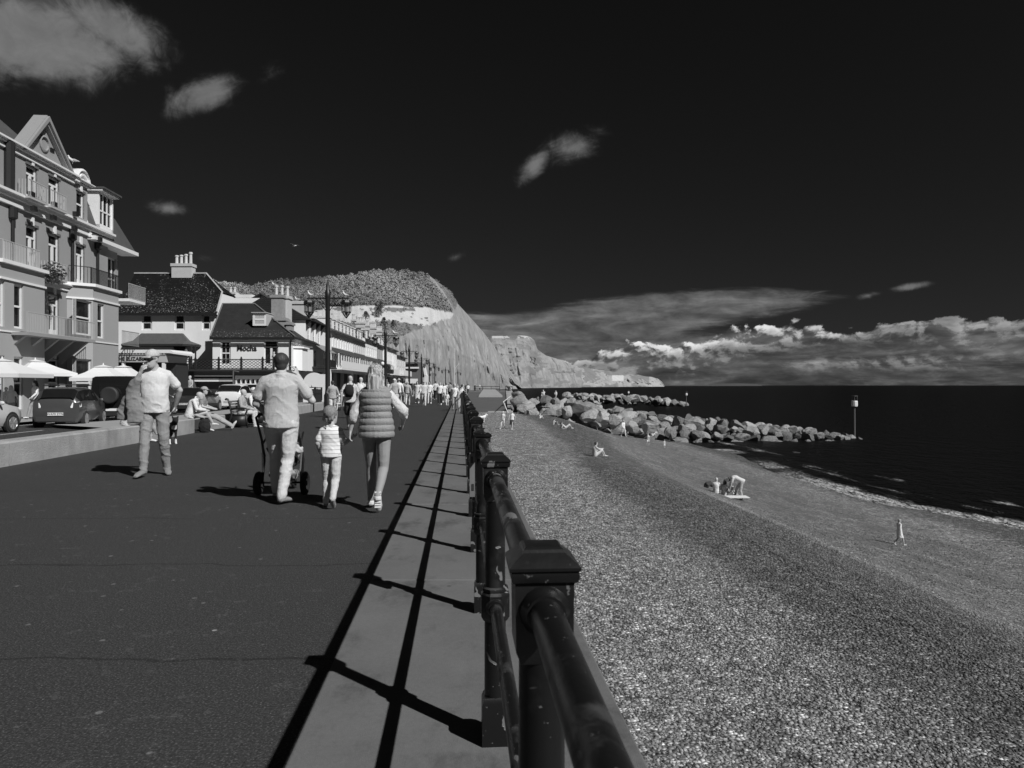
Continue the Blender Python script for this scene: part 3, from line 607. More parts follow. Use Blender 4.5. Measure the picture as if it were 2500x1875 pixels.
# trees of the wood (a far-off mass): clumps of leaf-sized faces over the wooded zone
lx, lt, zz = [], [], []
pts = []
while len(pts) < 8000:
    i = rng.uniform(0, len(hx)-1.001); j = rng.uniform(0, len(ht_)-1.001)
    X_ = np.interp(i, range(len(hx)), hx); T_ = j/(len(ht_)-1)
    fy = CY+(H+6.8)*F/np.interp(X_, [400, 850, 1000, 1110, 1275], [420, 560, 800, 1050, 1600]); Yp = fy+(np.interp(X_, sk_x, sk_y)-fy)*T_
    if Yp > 850: continue
    zv = float(zone_hill(np.array([X_]), np.array([Yp]), None)[0]); xf, yf = X_, Yp
    pr = {2.0: 1.0, 1.9: .8, 1.75: .5, 1.6: .28, 1.0: .006, 0.0: .004}.get(zv, 0)
    if T_ > .90: pr *= 1.0
    if rng.random() > pr: continue
    i0, j0 = int(i), int(j); fi, fj = i-i0, j-j0
    p = HP[i0, j0]*(1-fi)*(1-fj)+HP[i0+1, j0]*fi*(1-fj)+HP[i0, j0+1]*(1-fi)*fj+HP[i0+1, j0+1]*fi*fj
    pts.append((p[0], p[1], p[2], zv))
pts = np.array(pts); n = len(pts); K = 34
sz = rng.uniform(3.2, 7.5, n)*np.where(pts[:, 3] > 1.9, 1.0, .5)*np.where(rng.random(n) < .3, .65, 1)
ctr = np.repeat(pts[:, :3]+np.stack([0*sz, 0*sz, sz*.45], 1), K, 0); S = np.repeat(sz, K)
dirs = rng.normal(size=(n*K, 3)); dirs /= np.linalg.norm(dirs, axis=1)[:, None]; dirs[:, 2] = np.abs(dirs[:, 2])*.9-.2
c = ctr+dirs*S[:, None]*rng.uniform(.55, 1.0, (n*K, 1))*np.array([.8, .8, .85])
a1 = rng.normal(size=(n*K, 3)); a1 = np.cross(a1, dirs+.3*rng.normal(size=dirs.shape)); a1 /= np.linalg.norm(a1, axis=1)[:, None]; a2 = np.cross(dirs, a1)
hs = (S*rng.uniform(.11, .22, n*K))[:, None]
V_ = np.stack([c-a1*hs, c+a2*hs*.9, c+a1*hs, c-a2*hs*.9], 1).reshape(-1, 3)
wd_ = from_np('woodland', V_, np.arange(len(V_)).reshape(-1, 4), MATS['tree_leaf'], kind='stuff')
tone = np.repeat(np.repeat(rng.uniform(.8, 1.15, n)*(.78+1.5*fbm(pts[:, 0]*.012, pts[:, 1]*.012, 0, 4)), K)*rng.uniform(.88, 1.12, n*K), 4)
wd_.data.attributes.new('tone', 'FLOAT', 'POINT').data.foreach_set('value', tone)
# a few big pines in front of the fields, each a tree of its own
def pine(px, py, d, h, label, spread=.42, seed=0):
    r = random.Random(seed); base = P3(px, py, d); ro = empty('pine_tree', base, label=label, cat='tree', group='dark trees below the hill field')
    mb = MB(); mb.tube([(0, 0, 0), (h*.02, 0, h*.5), (0, 0, h)], [h*.035, h*.02, h*.005], 6); mb.build('trunk', gm('bark', .06, .9), ro)
    mb = MB()
    for i in range(420):
        tt = r.random()**.7; z = h*(.22+.78*tt); rad = h*spread*(1-tt*.8)*r.random()**.45; an = r.random()*6.28
        p = Vector((rad*math.cos(an), rad*math.sin(an), z+r.uniform(-.03, .03)*h)); q = Vector((r.gauss(0, 1), r.gauss(0, 1), r.gauss(0, .5))).normalized()*h*.05; s = q.cross(Vector((r.gauss(0, 1), r.gauss(0, 1), r.gauss(0, 1)))).normalized()*h*.035
        mb.quad(p-q, p-s, p+q, p+s)
    mb.build('crown', gm('pine_needles', .10, .95, .3, .4), ro)
for i, (px, py, d, h, la) in enumerate([(893, 786, 600, 9, 'dark tree standing before the pale hill field behind the terrace chimneys'), (937, 803, 560, 9, 'rounded dark tree just past the second street lamp'), (960, 806, 560, 8, 'low dark tree beside the rounded one on the hill'), (924, 770, 700, 9, 'small bushy tree in the hedge that splits the hill field'), (930, 757, 720, 9, 'bush at the top of the hedge between the fields')]):
    pine(px, py, d, h, la, .5, i)
# ================================================================== buildings
gm('hotel_wall', .29, .85, .06, .8, .15, 30, stain=.15); gm('hotel_wall_low', .33, .85, .05, .8); gm('trim_white', .72, .6, .05, 3); gm('white_wall', .80, .8, .06, .7, .15, 20, stain=.12)
gm('grey_wall', .42, .8, .06, .7, stain=.1); gm('cream_wall', .60, .8, .06, .7, stain=.1)
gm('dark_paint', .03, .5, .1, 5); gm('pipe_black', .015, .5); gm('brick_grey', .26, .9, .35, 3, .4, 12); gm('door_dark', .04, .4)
gm('awning_dark', .045, .8, .2, 3); gm('awning_grey', .22, .85, .15, 4); gm('sign_grey', .42, .6, .04); gm('letter_dark', .03, .5); gm('curtain', .5, .9, .2, 6); gm('chimney_pot', .55, .8, .2, 4)
m, t, b, tc, col, bump = cust('glass_dark'); oi = t.node('ShaderNodeObjectInfo').outputs['Random']
col(t.m('ADD', .012, t.m('MULTIPLY', t.mr(t.noise(tc, 1.6, 3, .6), .45, .7), .03))); b.inputs['Roughness'].default_value = .06; b.inputs['Specular IOR Level'].default_value = .6
m, t, b, tc, col, bump = cust('slate_lichen')     # slate roof speckled with lichen
x, y, z = t.sep(tc); n1 = t.noise(tc, 1.1, 5, .6); v = t.voro(tc, 3.4, 'F1'); spk = t.mr(v, .30, .16)
rows = t.mr(t.m('ABSOLUTE', t.m('SUBTRACT', t.m('FRACT', t.m('MULTIPLY', z, 4.2)), .5)), .5, .36); 
dens = t.mr(t.noise(t.map(tc, (1, 1, 1.3)), .45, 4, .6), .50, .66); lowz = t.mr(z, 13.8, 10.2)
dn = t.m('MAXIMUM', t.m('MULTIPLY', dens, .8), lowz); spk2 = t.mr(t.noise(tc, 6.5, 4, .75), .57, .63)
c = t.m('MULTIPLY', .012, t.m('ADD', .6, n1)); c = t.m('ADD', c, t.m('MULTIPLY', t.m('MULTIPLY', spk2, dn), .40)); c = t.m('ADD', c, t.m('MULTIPLY', t.m('MULTIPLY', spk, t.mr(n1, .5, .62)), .3))
c = t.m('MULTIPLY', c, t.m('SUBTRACT', 1.0, t.m('MULTIPLY', rows, .4))); col(c); b.inputs['Roughness'].default_value = .85; b.inputs['Specular IOR Level'].default_value = .12; bump(t.m('FRACT', t.m('MULTIPLY', z, 4.2)), .6, .04)
m, t, b, tc, col, bump = cust('slate_dark'); x, y, z = t.sep(tc); n1 = t.noise(tc, 1.3, 6, .65)
c = t.m('MULTIPLY', .020, t.m('ADD', .5, t.m('MULTIPLY', n1, 1.1))); c = t.m('ADD', c, t.m('MULTIPLY', t.m('MULTIPLY', t.mr(t.noise(tc, 6, 4, .7), .58, .66), t.mr(z, 7.6, 6.6)), .35))
col(c); b.inputs['Roughness'].default_value = .75; b.inputs['Specular IOR Level'].default_value = .3; bump(t.m('FRACT', t.m('MULTIPLY', z, 4.5)), .6, .04)
gm('slate_mid', .07, .8, .35, 2, .4, 10)
WCACHE = {}
class Fac:
    """a vertical plane X = c + m*Y (street fronts) or Y = const (fronts facing the camera)"""
    def __init__(s, c=None, m=None, Y=None, root=None):
        s.root = root
        if Y is None: s.O = Vector((c, 0)); s.u = Vector((m, 1)).normalized(); s.n = Vector((s.u.y, -s.u.x))
        else: s.O = Vector((0, Y)); s.u = Vector((1, 0)); s.n = Vector((0, -1))
    def uz(s, px, py, off=0.0):
        r = Vector(((px-CX)/F, 1)); k = (s.O.dot(s.n)+off)/r.dot(s.n); P = r*k
        return (P-s.O).dot(s.u), H+(CY-py)/F*k
    def U(s, px, off=0.0): return s.uz(px, 900, off)[0]
    def p(s, u, n, z): q = s.O+s.u*u+s.n*n; return Vector((q.x, q.y, z))
    def box(s, mb, u0, u1, z0, z1, n0, n1):
        b_ = [s.p(u0, n0, z0), s.p(u1, n0, z0), s.p(u1, n1, z0), s.p(u0, n1, z0)]; t_ = [Vector((q.x, q.y, z1)) for q in b_]
        mb.hull8(b_, t_)
    def wall(s, mb, u0, u1, z0, z1, holes, off=0.0, dep=.16):
        us = sorted({u0, u1, *[h[i] for h in holes for i in (0, 1) if u0 < h[i] < u1]}); zs = sorted({z0, z1, *[h[i] for h in holes for i in (2, 3) if z0 < h[i] < z1]})
        for a, b_ in zip(us, us[1:]):
            for c_, d_ in zip(zs, zs[1:]):
                um, zm = (a+b_)/2, (c_+d_)/2
                if any(h[0] < um < h[1] and h[2] < zm < h[3] for h in holes): continue
                mb.quad(s.p(a, off, c_), s.p(b_, off, c_), s.p(b_, off, d_), s.p(a, off, d_))
        for h in holes:
            a, b_, c_, d_ = h[:4]
            for q in (((a, c_), (a, d_)), ((b_, d_), (b_, c_)), ((a, d_), (b_, d_)), ((b_, c_), (a, c_))):
                mb.quad(s.p(q[0][0], off, q[0][1]), s.p(q[1][0], off, q[1][1]), s.p(q[1][0], off-dep, q[1][1]), s.p(q[0][0], off-dep, q[0][1]))
    def window(s, hole, off=0.0, dep=.14, kind='sash', name='window', fr=.10, root=None, curtain=False, fm='trim_white'):
        a, b_, c_, d_ = hole[:4]; W_, Hh = round(b_-a, 2), round(d_-c_, 2); key = (W_, Hh, kind, fr, fm)
        if key not in WCACHE:
            mb = MB(); f = fr; T = .05
            mb.box(-W_/2, -W_/2+f, -T, T, 0, Hh); mb.box(W_/2-f, W_/2, -T, T, 0, Hh); mb.box(-W_/2+f, W_/2-f, -T, T, 0, f); mb.box(-W_/2+f, W_/2-f, -T, T, Hh-f, Hh)
            if kind in ('sash', 'sash6', 'sash4'): mb.box(-W_/2+f, W_/2-f, -T-.01, T-.01, Hh*.5-f*.45, Hh*.5+f*.45)
            if kind == 'sash6':
                mb.box(-.02, .02, -.03, .03, f, Hh-f)
                for q in (.25, .75): mb.box(-W_/2+f, W_/2-f, -.03, .031, Hh*q-.02, Hh*q+.02)
            if kind == 'sash4': mb.box(-.025, .025, -.03, .03, f, Hh-f)
            if kind == 'french':
                mb.box(-W_/2+f, W_/2-f, -T-.01, T-.01, Hh*.76-f*.5, Hh*.76+f*.5); mb.box(-f*.9, f*.9, -T-.02, T-.02, f, Hh*.76-f*.5)
                mb.box(-W_/2+f, -f*.9, -T, T, f, Hh*.18); mb.box(f*.9, W_/2-f, -T, T, f, Hh*.18)
            if kind == 'casement3':
                for q in (-.17, .17): mb.box(W_*q-f*.5, W_*q+f*.5, -T-.01, T-.01, f, Hh-f)
                mb.box(-W_/2+f, W_/2-f, -T-.02, T-.02, Hh*.42, Hh*.42+f)
            pb = MB(); pb.box(-W_/2+f*.5, W_/2-f*.5, -.012, .012, f*.5, Hh-f*.5)
            cb_ = MB()
            cb_.box(-W_/2+f, -W_/2+f+(W_-2*f)*.25, .12, .13, f, Hh-f); cb_.box(W_/2-f-(W_-2*f)*.25, W_/2-f, .12, .13, f, Hh-f)
            WCACHE[key] = (mb.mesh('window', MATS[fm]), pb.mesh('pane', MATS['glass_dark']), cb_.mesh('curtain', MATS['curtain']))
        me, pm, cm = WCACHE[key]
        P = s.p((a+b_)/2, off-dep, c_); ang = math.atan2(s.n.y, s.n.x)+math.pi/2
        o = addobj(name, me, root or s.root, P, ang); addobj('pane', pm, o)
        return o
    def seat_hole(s, pL, pR, yt, yb, off=0.0):   # rectangle in photo px (rows at its left edge) -> hole
        u0, zt = s.uz(pL, yt, off); _, zb = s.uz(pL, yb, off); u1 = s.U(pR, off); return (u0, u1, zb, zt)
def bars(mb, fac, u0, u1, z0, z1, n, step=.15, r=.010):
    k = u0
    while k <= u1: fac.box(mb, k-r, k+r, z0, z1, n-r, n+r); k += step
    fac.box(mb, u0, u1, z1-.03, z1+.01, n-.02, n+.02); fac.box(mb, u0, u1, z0, z0+.03, n-.015, n+.015)
def text_obj(s_, name, size, loc, rot, mat, parent, ext=.02, bold=0.0):
    cu = bpy.data.curves.new(name, 'FONT'); cu.body = s_; cu.size = size; cu.extrude = ext; cu.offset = bold; cu.align_x = 'CENTER'; cu.align_y = 'CENTER'
    tmp = bpy.data.objects.new('t', cu); COL.objects.link(tmp); dg = bpy.context.evaluated_depsgraph_get(); me = bpy.data.meshes.new_from_object(tmp.evaluated_get(dg)); bpy.data.objects.remove(tmp)
    me.materials.clear(); me.materials.append(mat); o = addobj(name, me, parent, loc); o.rotation_euler = rot; return o
# ---------------- hotel
ho = empty('hotel', (0, 0, 0), label='tall grey gabled hotel with white trimmed windows and iron balconies', cat='hotel')
h = Fac(-21.5, -.072, root=ho); uL, uR = h.U(-90), h.U(263); uE = h.U(300)
def win(fac, pl, pr, zb, zt, kind, off=0.0, root=None, extra=None, **k):
    hl = (fac.U(pl, off), fac.U(pr, off), zb, zt); fac.window(hl, off, kind=kind, root=root, **k); return hl
holes = []
for pl, pr in ((63, 90), (118, 144)): holes += [win(h, pl, pr, 10.62, 12.4, 'french'), win(h, pl, pr, 6.95, 9.4, 'french'), win(h, pl, pr, 3.95, 6.2, 'french'), win(h, pl, pr, .3, 2.8, 'sash')]
holes += [win(h, 186, 205, 10.9, 12.35, 'sash'), win(h, 185, 206, 6.95, 9.36, 'french')]
holes += [win(h, -60, -35, 10.9, 12.4, 'sash'), win(h, -60, -35, 6.95, 9.4, 'french')]
mb = MB(); uM = h.U(213); h.wall(mb, uL, uM, 2.9, 12.75, holes); h.wall(mb, uM, uR, 2.9, 10.0, [q for q in holes if q[0] > uM]); mb.build('wall', MATS['hotel_wall'], ho)
mb = MB(); h.wall(mb, uL, uR, -.1, 2.9, holes); mb.build('lower_wall', MATS['hotel_wall_low'], ho)
mb = MB(); h.box(mb, uL, uR, -.1, 12.7, -9, -1.2)
mb.hull8([h.p(uR-.0, -.02, -.1), h.p(uR, -9, -.1), h.p(uR-.2, -9, -.1), h.p(uR-.2, -.02, -.1)], [h.p(uR, -.02, 10), h.p(uR, -9, 10), h.p(uR-.2, -9, 10), h.p(uR-.2, -.02, 10)]); mb.build('rear_mass', MATS['hotel_wall'], ho)
mb = MB()
def cornice(fac, u0, u1, z, hh=.5, pr=.35, off=0.0):
    for k, (a, b_, p_) in enumerate(((0, .3, .12), (.3, .55, .05), (.55, .8, .22), (.8, 1, .35))): fac.box(mb, u0-p_*.4, u1+p_*.4, z+hh*a, z+hh*b_, off-.05, off+p_*pr/.35)
cornice(h, uL, h.U(178), 12.6, .45); cornice(h, uL, uR, 10.0, .62, .42); mb.build('cornice', MATS['trim_white'], ho)
mb = MB(); cornice(h, uL, uR, 6.55, .35, .25); mb.build('string_course', MATS['trim_white'], ho)
# window heads: keystones
mb = MB()
for q in holes:
    um = (q[0]+q[1])/2; mb = MB(); h.box(mb, um-.09, um+.09, q[3]+.02, q[3]+.45, .003, .09); mb.build('keystone', MATS['trim_white'], ho)
mb = MB()
for q in holes: mb = MB(); h.box(mb, q[0]-.08, q[1]+.08, q[3]-.02, q[3]+.10, .004, .05); mb.build('window_head', gm('head_dark', .12, .8), ho)
# gable with coping
g0, g1, gm_ = h.U(44), h.U(172), h.U(106); zb_, zt_ = 12.95, 15.25
mb = MB(); mb.hull8([h.p(g0+.25, -.05, zb_), h.p(g1-.25, -.05, zb_), h.p(gm_, -.05, zt_-.25)], [h.p(g0+.25, -.45, zb_), h.p(g1-.25, -.45, zb_), h.p(gm_, -.45, zt_-.25)]); mb.build('gable', MATS['hotel_wall'], ho)
mb = MB()
for a in (g0, g1):
    for w_, n0, n1, k in ((.34, -.5, .18, 0), (.16, .18, .30, .05)):
        mb.hull8([h.p(a, n0, zb_-k), h.p(a+(w_ if a == g0 else -w_), n0, zb_-k), h.p(a+(w_ if a == g0 else -w_), n1, zb_-k), h.p(a, n1, zb_-k)], [h.p(gm_, n0, zt_-k+.1), h.p(gm_, n0, zt_-w_-k), h.p(gm_, n1, zt_-w_-k), h.p(gm_, n1, zt_-k+.1)])
mb.build('gable_coping', gm('coping_grey', .27, .8, .1, 3), ho)
mb = MB(); cc_ = h.p((g0+g1)/2-.15, -.03, 13.9); mb.M = Matrix.Translation(cc_) @ Matrix.Rotation(math.atan2(h.n.y, h.n.x), 4, 'Z') @ Matrix.Rotation(math.pi/2, 4, 'Y'); mb.lathe([(.42, -.04), (.42, .05), (.34, .08), (.34, -.04)], 20); mb.build('roundel', MATS['hotel_wall'], ho)
# roof behind
mb = MB(); mb.hull8([h.p(uL, -.5, 12.8), h.p(uM, -.5, 12.8), h.p(uM, -9, 12.8), h.p(uL, -9, 12.8)], [h.p(uL, -3.3, 15.9), h.p(gm_+1, -3.3, 15.9), h.p(gm_+1, -6.5, 15.9), h.p(uL, -6.5, 15.9)]); mb.build('roof', MATS['slate_mid'], ho)
mb = MB(); h.box(mb, uL, gm_, 15.86, 16.0, -3.5, -3.25); mb.build('ridge', MATS['trim_white'], ho)
# curved dormer gable
mb = MB(); q0, q1 = h.U(181), h.U(217); n_ = 12; arc = [(math.cos(math.pi*k/n_), math.sin(math.pi*k/n_)) for k in range(n_+1)]; R1 = (q1-q0)/2
rings = []
for rr, nn_ in ((R1, -.55), (R1, .10), (R1*.86, .16), (R1*.84, .06), (R1*.62, .06), (R1*.60, .12), (R1*.5, .12), (R1*.48, .02), (.02, .02)):
    rings.append([h.p((q0+q1)/2-x_*rr, nn_, 12.9+y_*rr*1.0) for x_, y_ in arc])
mb.ring(rings, cap=False, close=False); mb.build('shell_pediment', MATS['trim_white'], ho)
mb = MB(); cornice(h, q0, q1, 12.75, .22, .3); h.box(mb, q0-.3, q0+.12, 12.75, 13.1, -.2, .25); mb.build('pediment_base', MATS['trim_white'], ho)
# mansard corner wing
e = 0.0; z0m, z1m = 10.05, 13.35; m0, m1 = h.U(213), h.U(300)
mb = MB(); mb.hull8([h.p(m0, .25, z0m), h.p(m1+1.0, .35, z0m), h.p(m1+1.0, -8, z0m), h.p(m0, -8, z0m)], [h.p(m0, -.9, z1m), h.p(m1-1.3, -.9, z1m), h.p(m1-1.3, -7, z1m), h.p(m0, -7, z1m)]); mb.build('mansard_roof', MATS['slate_mid'], ho)
mb = MB(); h.box(mb, m0-.05, m1+1.1, z0m-.22, z0m, -.6, .48); mb.hull8([h.p(m0-.12, .28, z0m-.1), h.p(m0+.10, .28, z0m-.1), h.p(m0+.10, .1, z0m-.1), h.p(m0-.12, .1, z0m-.1)], [h.p(m0-.12, -.85, z1m+.1), h.p(m0+.10, -.85, z1m+.1), h.p(m0+.10, -1.1, z1m+.1), h.p(m0-.12, -1.1, z1m+.1)]); mb.build('barge_board', MATS['trim_white'], ho)
d0_, d1_ = h.U(236), h.U(271); mb = MB(); h.box(mb, d0_, d0_+.12, 10.75, 12.9, -1.2, .12); h.box(mb, d1_-.12, d1_, 10.75, 12.9, -1.2, .12); h.box(mb, d0_, d1_, 10.75, 10.95, -1.2, .12); h.box(mb, d0_-.15, d1_+.2, 12.9, 13.02, -1.6, .4); mb.build('dormer', MATS['trim_white'], ho)
h.window((d0_+.12, d1_-.12, 10.95, 12.9), .14, kind='casement3', fr=.09)
mb = MB(); h.box(mb, d0_-.2, d1_+.3, 13.02, 13.12, -1.9, .5); mb.build('dormer_roof', MATS['slate_mid'], ho)
# wing walls (set-back part at the end)
w2 = []
for pl, pr, a, b_, kd in ((249, 288, 7.0, 9.4, 'casement3'), (266, 286, 4.1, 6.2, 'french')): w2.append(win(h, pl, pr, a, b_, kd, off=-.35))
mb = MB(); h.wall(mb, uR-1.6, m1, -.1, 10.0, w2, off=-.35); h.box(mb, m1-.2, m1, -.1, 10, -8, -.352); mb.build('wing_wall', MATS['hotel_wall'], ho)
# bays
def bay(u0, u1, z0, z1, pr, wins, nm='bay'):
    c_ = .75 if u0 > 33 else .3
    mb = MB(); pts_ = None
    fr_ = Fac(0, 0, root=ho)
    # front
    sub = Fac(0, 0, root=ho); sub.O = h.O+h.n*pr; sub.u = h.u; sub.n = h.n
    sub.wall(mb, u0+c_, u1-c_, z0, z1, [q[:4] for q in wins]); 
    for q in wins: sub.window(q[:4], 0, kind=q[4])
    for (a, b_), side in ((((u0, .003), (u0+c_, pr)), 0), (((u1-c_, pr), (u1, .003)), 1)):
        A = h.O+h.u*a[0]+h.n*a[1]; B = h.O+h.u*b_[0]+h.n*b_[1]; sf = Fac(0, 0, root=ho); sf.O = A; sf.u = (B-A).normalized(); sf.n = Vector((sf.u.y, -sf.u.x)); L = (B-A).length
        hs = [(L*.22, L*.80, q[2], q[3]) for q in wins[:]] if wins else []
        hs2 = []
        for q in hs:
            if not any(abs(q[2]-r_[2]) < .3 for r_ in hs2): hs2.append(q)
        sf.wall(mb, 0, L, z0, z1, hs2)
        for q in hs2: sf.window(q, 0, kind='sash')
    mb.build(nm, MATS['hotel_wall_low'], ho)
    for zz, hh, ex in ((z1-.02, .16, .18), (z1-.75, .10, .08), (z1-3.1, .07, .05)):
        if zz < z0+.5: continue
        mb = MB(); mb.hull8([h.p(u0-ex, .0, zz), h.p(u0+c_-ex*.4, pr+ex, zz), h.p(u1-c_+ex*.4, pr+ex, zz), h.p(u1+ex, .0, zz)], [h.p(u0-ex, .0, zz+hh), h.p(u0+c_-ex*.4, pr+ex, zz+hh), h.p(u1-c_+ex*.4, pr+ex, zz+hh), h.p(u1+ex, .0, zz+hh)]); mb.build('bay_cornice', MATS['trim_white'], ho)
bu = lambda px: h.U(px, 1.0)
bay(h.U(163), h.U(262), -.1, 6.93, 1.0, [(bu(186), bu(224), 4.15, 6.05, 'sash'), (bu(186), bu(224), .25, 2.85, 'sash'), (bu(238), bu(254), 4.1, 6.05, 'sash')])
bay(h.U(-70), h.U(66), -.1, 6.93, 1.0, [(bu(-22), bu(11), 4.05, 6.1, 'sash'), (bu(-22), bu(11), .3, 2.75, 'sash'), (bu(34), bu(57), 4.05, 6.1, 'sash'), (bu(34), bu(57), .3, 2.75, 'sash')])
# balconies
mb = MB(); b0_, b1_ = h.U(66, 1.7), h.U(231, 1.7); h.box(mb, b0_, b1_, 3.72, 3.86, .0, 1.75); mb.build('balcony_floor', MATS['hotel_wall'], ho)
mb = MB(); bars(mb, h, b0_, b1_, 3.87, 4.8, 1.7, .13, .009); mb.build('balcony_rail', gm('rail_mid', .40, .6), ho)
mb = MB()
for k in range(5):
    mb = MB(); uu = b0_+.3+k*(b1_-b0_-.6)/4; mb.hull8([h.p(uu-.1, 0, 2.6), h.p(uu+.1, 0, 2.6), h.p(uu+.1, .15, 2.6), h.p(uu-.1, .15, 2.6)], [h.p(uu-.1, 0, 3.72), h.p(uu+.1, 0, 3.72), h.p(uu+.1, 1.5, 3.72), h.p(uu-.1, 1.5, 3.72)]); mb.build('balcony_bracket', MATS['hotel_wall'], ho)
def top_balcony(u0, u1, z, pr, mat, step=.12):
    mb = MB(); bars(mb, h, u0+.6, u1-.6, z, z+.9, pr, step, .014)
    for (a, b_) in (((u0, .1), (u0+.65, pr)), ((u1-.65, pr), (u1, .1))):
        for k in range(7): q = k/6; p = h.p(a[0]+(b_[0]-a[0])*q, a[1]+(b_[1]-a[1])*q, z); mb.tube([p, p+Vector((0, 0, .9))], .014, 4)
        mb.tube([h.p(a[0], a[1], z+.9), h.p(b_[0], b_[1], z+.9)], .022, 4)
    mb.build('balcony_rail', mat, ho)
top_balcony(h.U(163), h.U(262), 7.08, .95, MATS['black_iron']); top_balcony(h.U(-70), h.U(66), 7.08, .95, MATS['rail_mid'])
for pl, z_ in ((90, 10.62), (142, 10.62), (142, 6.98)):
    uu = h.U(pl-13, .3); mb = MB(); h.box(mb, uu-.75, uu+.75, z_-.12, z_-.02, 0, .62); bars(mb, h, uu-.75, uu+.75, z_, z_+.8, .60, .14, .012)
    for s_ in (-.75, .75):
        for nn_ in (.15, .3, .45): h.box(mb, uu+s_-.018, uu+s_+.018, z_, z_+.8, nn_-.018, nn_+.018)
    mb.build('balconet', MATS['rail_mid'], ho)
mb = MB(); q_ = h.U(262, 0); h.box(mb, q_, h.U(303), 6.55, 6.72, -.3, 1.3); mb.build('corner_balcony', MATS['trim_white'], ho)
mb = MB(); bars(mb, h, q_, h.U(306), 6.75, 7.65, 1.25, .15, .010); mb.build('balcony_rail', MATS['rail_mid'], ho)
mb = MB(); bars(mb, h, h.U(284), h.U(326), 3.95, 4.85, .35, .16, .012); mb.build('balcony_rail', gm('rail_grey', .2, .6), ho)
mb = MB()
for px, z1_ in ((24, 9.9), (171, 9.95), (233, 9.95)):
    mb = MB(); p = h.p(h.U(px), .14, 0); mb.tube([p+Vector((0, 0, 7.0)), p+Vector((0, 0, z1_-.6)), p+Vector((0, 0, z1_-.5)), p+Vector((0, 0, z1_))], [.07, .07, .2, .2], 8); mb.build('drainpipe', MATS['pipe_black'], ho)
mb = MB(); p = h.p(h.U(12), .2, 0)
mb.tube([p+Vector((0, 0, 10.6)), p+Vector((0, 0, 12.9))], [.22, .22], 8); mb.build('hopper', MATS['pipe_black'], ho)
mb = MB(); p = h.p(h.U(173), -2.2, 13.2)
for k in range(2): mb.tube([p+Vector((.1, .5*k, 0)), p+Vector((.1, .5*k, 2.0)), p+Vector((.1, .5*k, 2.05)), p+Vector((.1, .5*k, 2.3))], [.12, .12, .2, .16], 8)
mb.build('chimney', MATS['pipe_black'], ho)
for uu_, z_ in ((h.U(49), 10.75), (h.U(106), 10.75), (h.U(160), 10.75), (h.U(55), 10.1), (h.U(104), 10.05), (h.U(157), 9.95), (h.U(220), 9.9), (h.U(104), 13.5)):
    mb = MB(); h.box(mb, uu_-.14, uu_+.14, z_-.12, z_+.12, .42, .62 if z_ < 11 else .5); mb.build('floodlight', MATS['pipe_black'], ho)
# flower basket on the bay
mb = MB(); pb_ = h.p(h.U(78), 1.0, 7.0); rr_ = random.Random(3)
for i in range(320):
    v_ = Vector((rr_.gauss(0, 1), rr_.gauss(0, 1), rr_.gauss(0, 1))).normalized()*rr_.uniform(.3, 1); p = pb_+Vector((v_.x*.5, v_.y*.8, v_.z*.65)); q = Vector((rr_.gauss(0, 1), rr_.gauss(0, 1), rr_.gauss(0, 1))).normalized()*.09; s_ = q.cross(Vector((0, .3, 1))).normalized()*.07
    mb.quad(p-q, p-s_, p+q, p+s_)
tag(mb.build('hanging_plant', gm('plant_mid', .16, .9, .6, 8)), 'bushy plant trailing over the hotel balcony corner', 'plant')
# ---------------- hotel canopy with lettering
ca = empty('sign_canopy', (0, 0, 0), label='projecting canopy with THE ELIZABETH lettering and scalloped edge', cat='canopy')
cf = Fac(Y=46.5, root=ca); x0_, x1_ = cf.U(250), cf.U(405); x2_ = cf.U(418)
za = lambda y: H+(CY-y)/F*46.5
mb = MB(); cf.box(mb, x0_, x1_, za(884), za(868), -3, .02); mb.build('sign_board', MATS['sign_grey'], ca)
mb = MB(); cf.box(mb, x0_, x1_+.3, za(862), za(854), -3, .10); mb.hull8([cf.p(x1_+.3, .10, za(862)), cf.p(x2_+.2, .1, za(864)), cf.p(x2_+.2, -3, za(866)), cf.p(x1_+.3, -3, za(862))], [cf.p(x1_+.3, .10, za(854)), cf.p(x2_+.2, .1, za(860)), cf.p(x2_+.2, -3, za(861)), cf.p(x1_+.3, -3, za(854))]); mb.build('canopy_cornice', MATS['trim_white'], ca)
mb = MB(); cf.box(mb, x0_, x1_, za(868)+.002, za(862)-.002, -3, .05); mb.build('canopy_fascia', gm('canopy_mid', .16, .7), ca)
mb = MB(); k = x0_
while k < x1_: cf.box(mb, k, k+.11, za(865), za(863), .051, .065); k += .2
mb.build('dentil', MATS['trim_white'], ca)
text_obj('THE ELIZABETH', 'lettering', .33, cf.p(cf.U(328)-.05, .04, za(876.2)), (math.pi/2, 0, 0), MATS['letter_dark'], ca, .015, .002)
mb = MB(); cf.box(mb, x0_, x1_, -.1, za(884), -3.2, -1.4); mb.build('shop_front', MATS['dark_paint'], ca)
mb = MB(); 
for px in (300, 352, 398): cf.box(mb, cf.U(px)-.09, cf.U(px)+.09, -.1, za(884), -.2, -.02)
mb.build('column', MATS['trim_white'], ca)
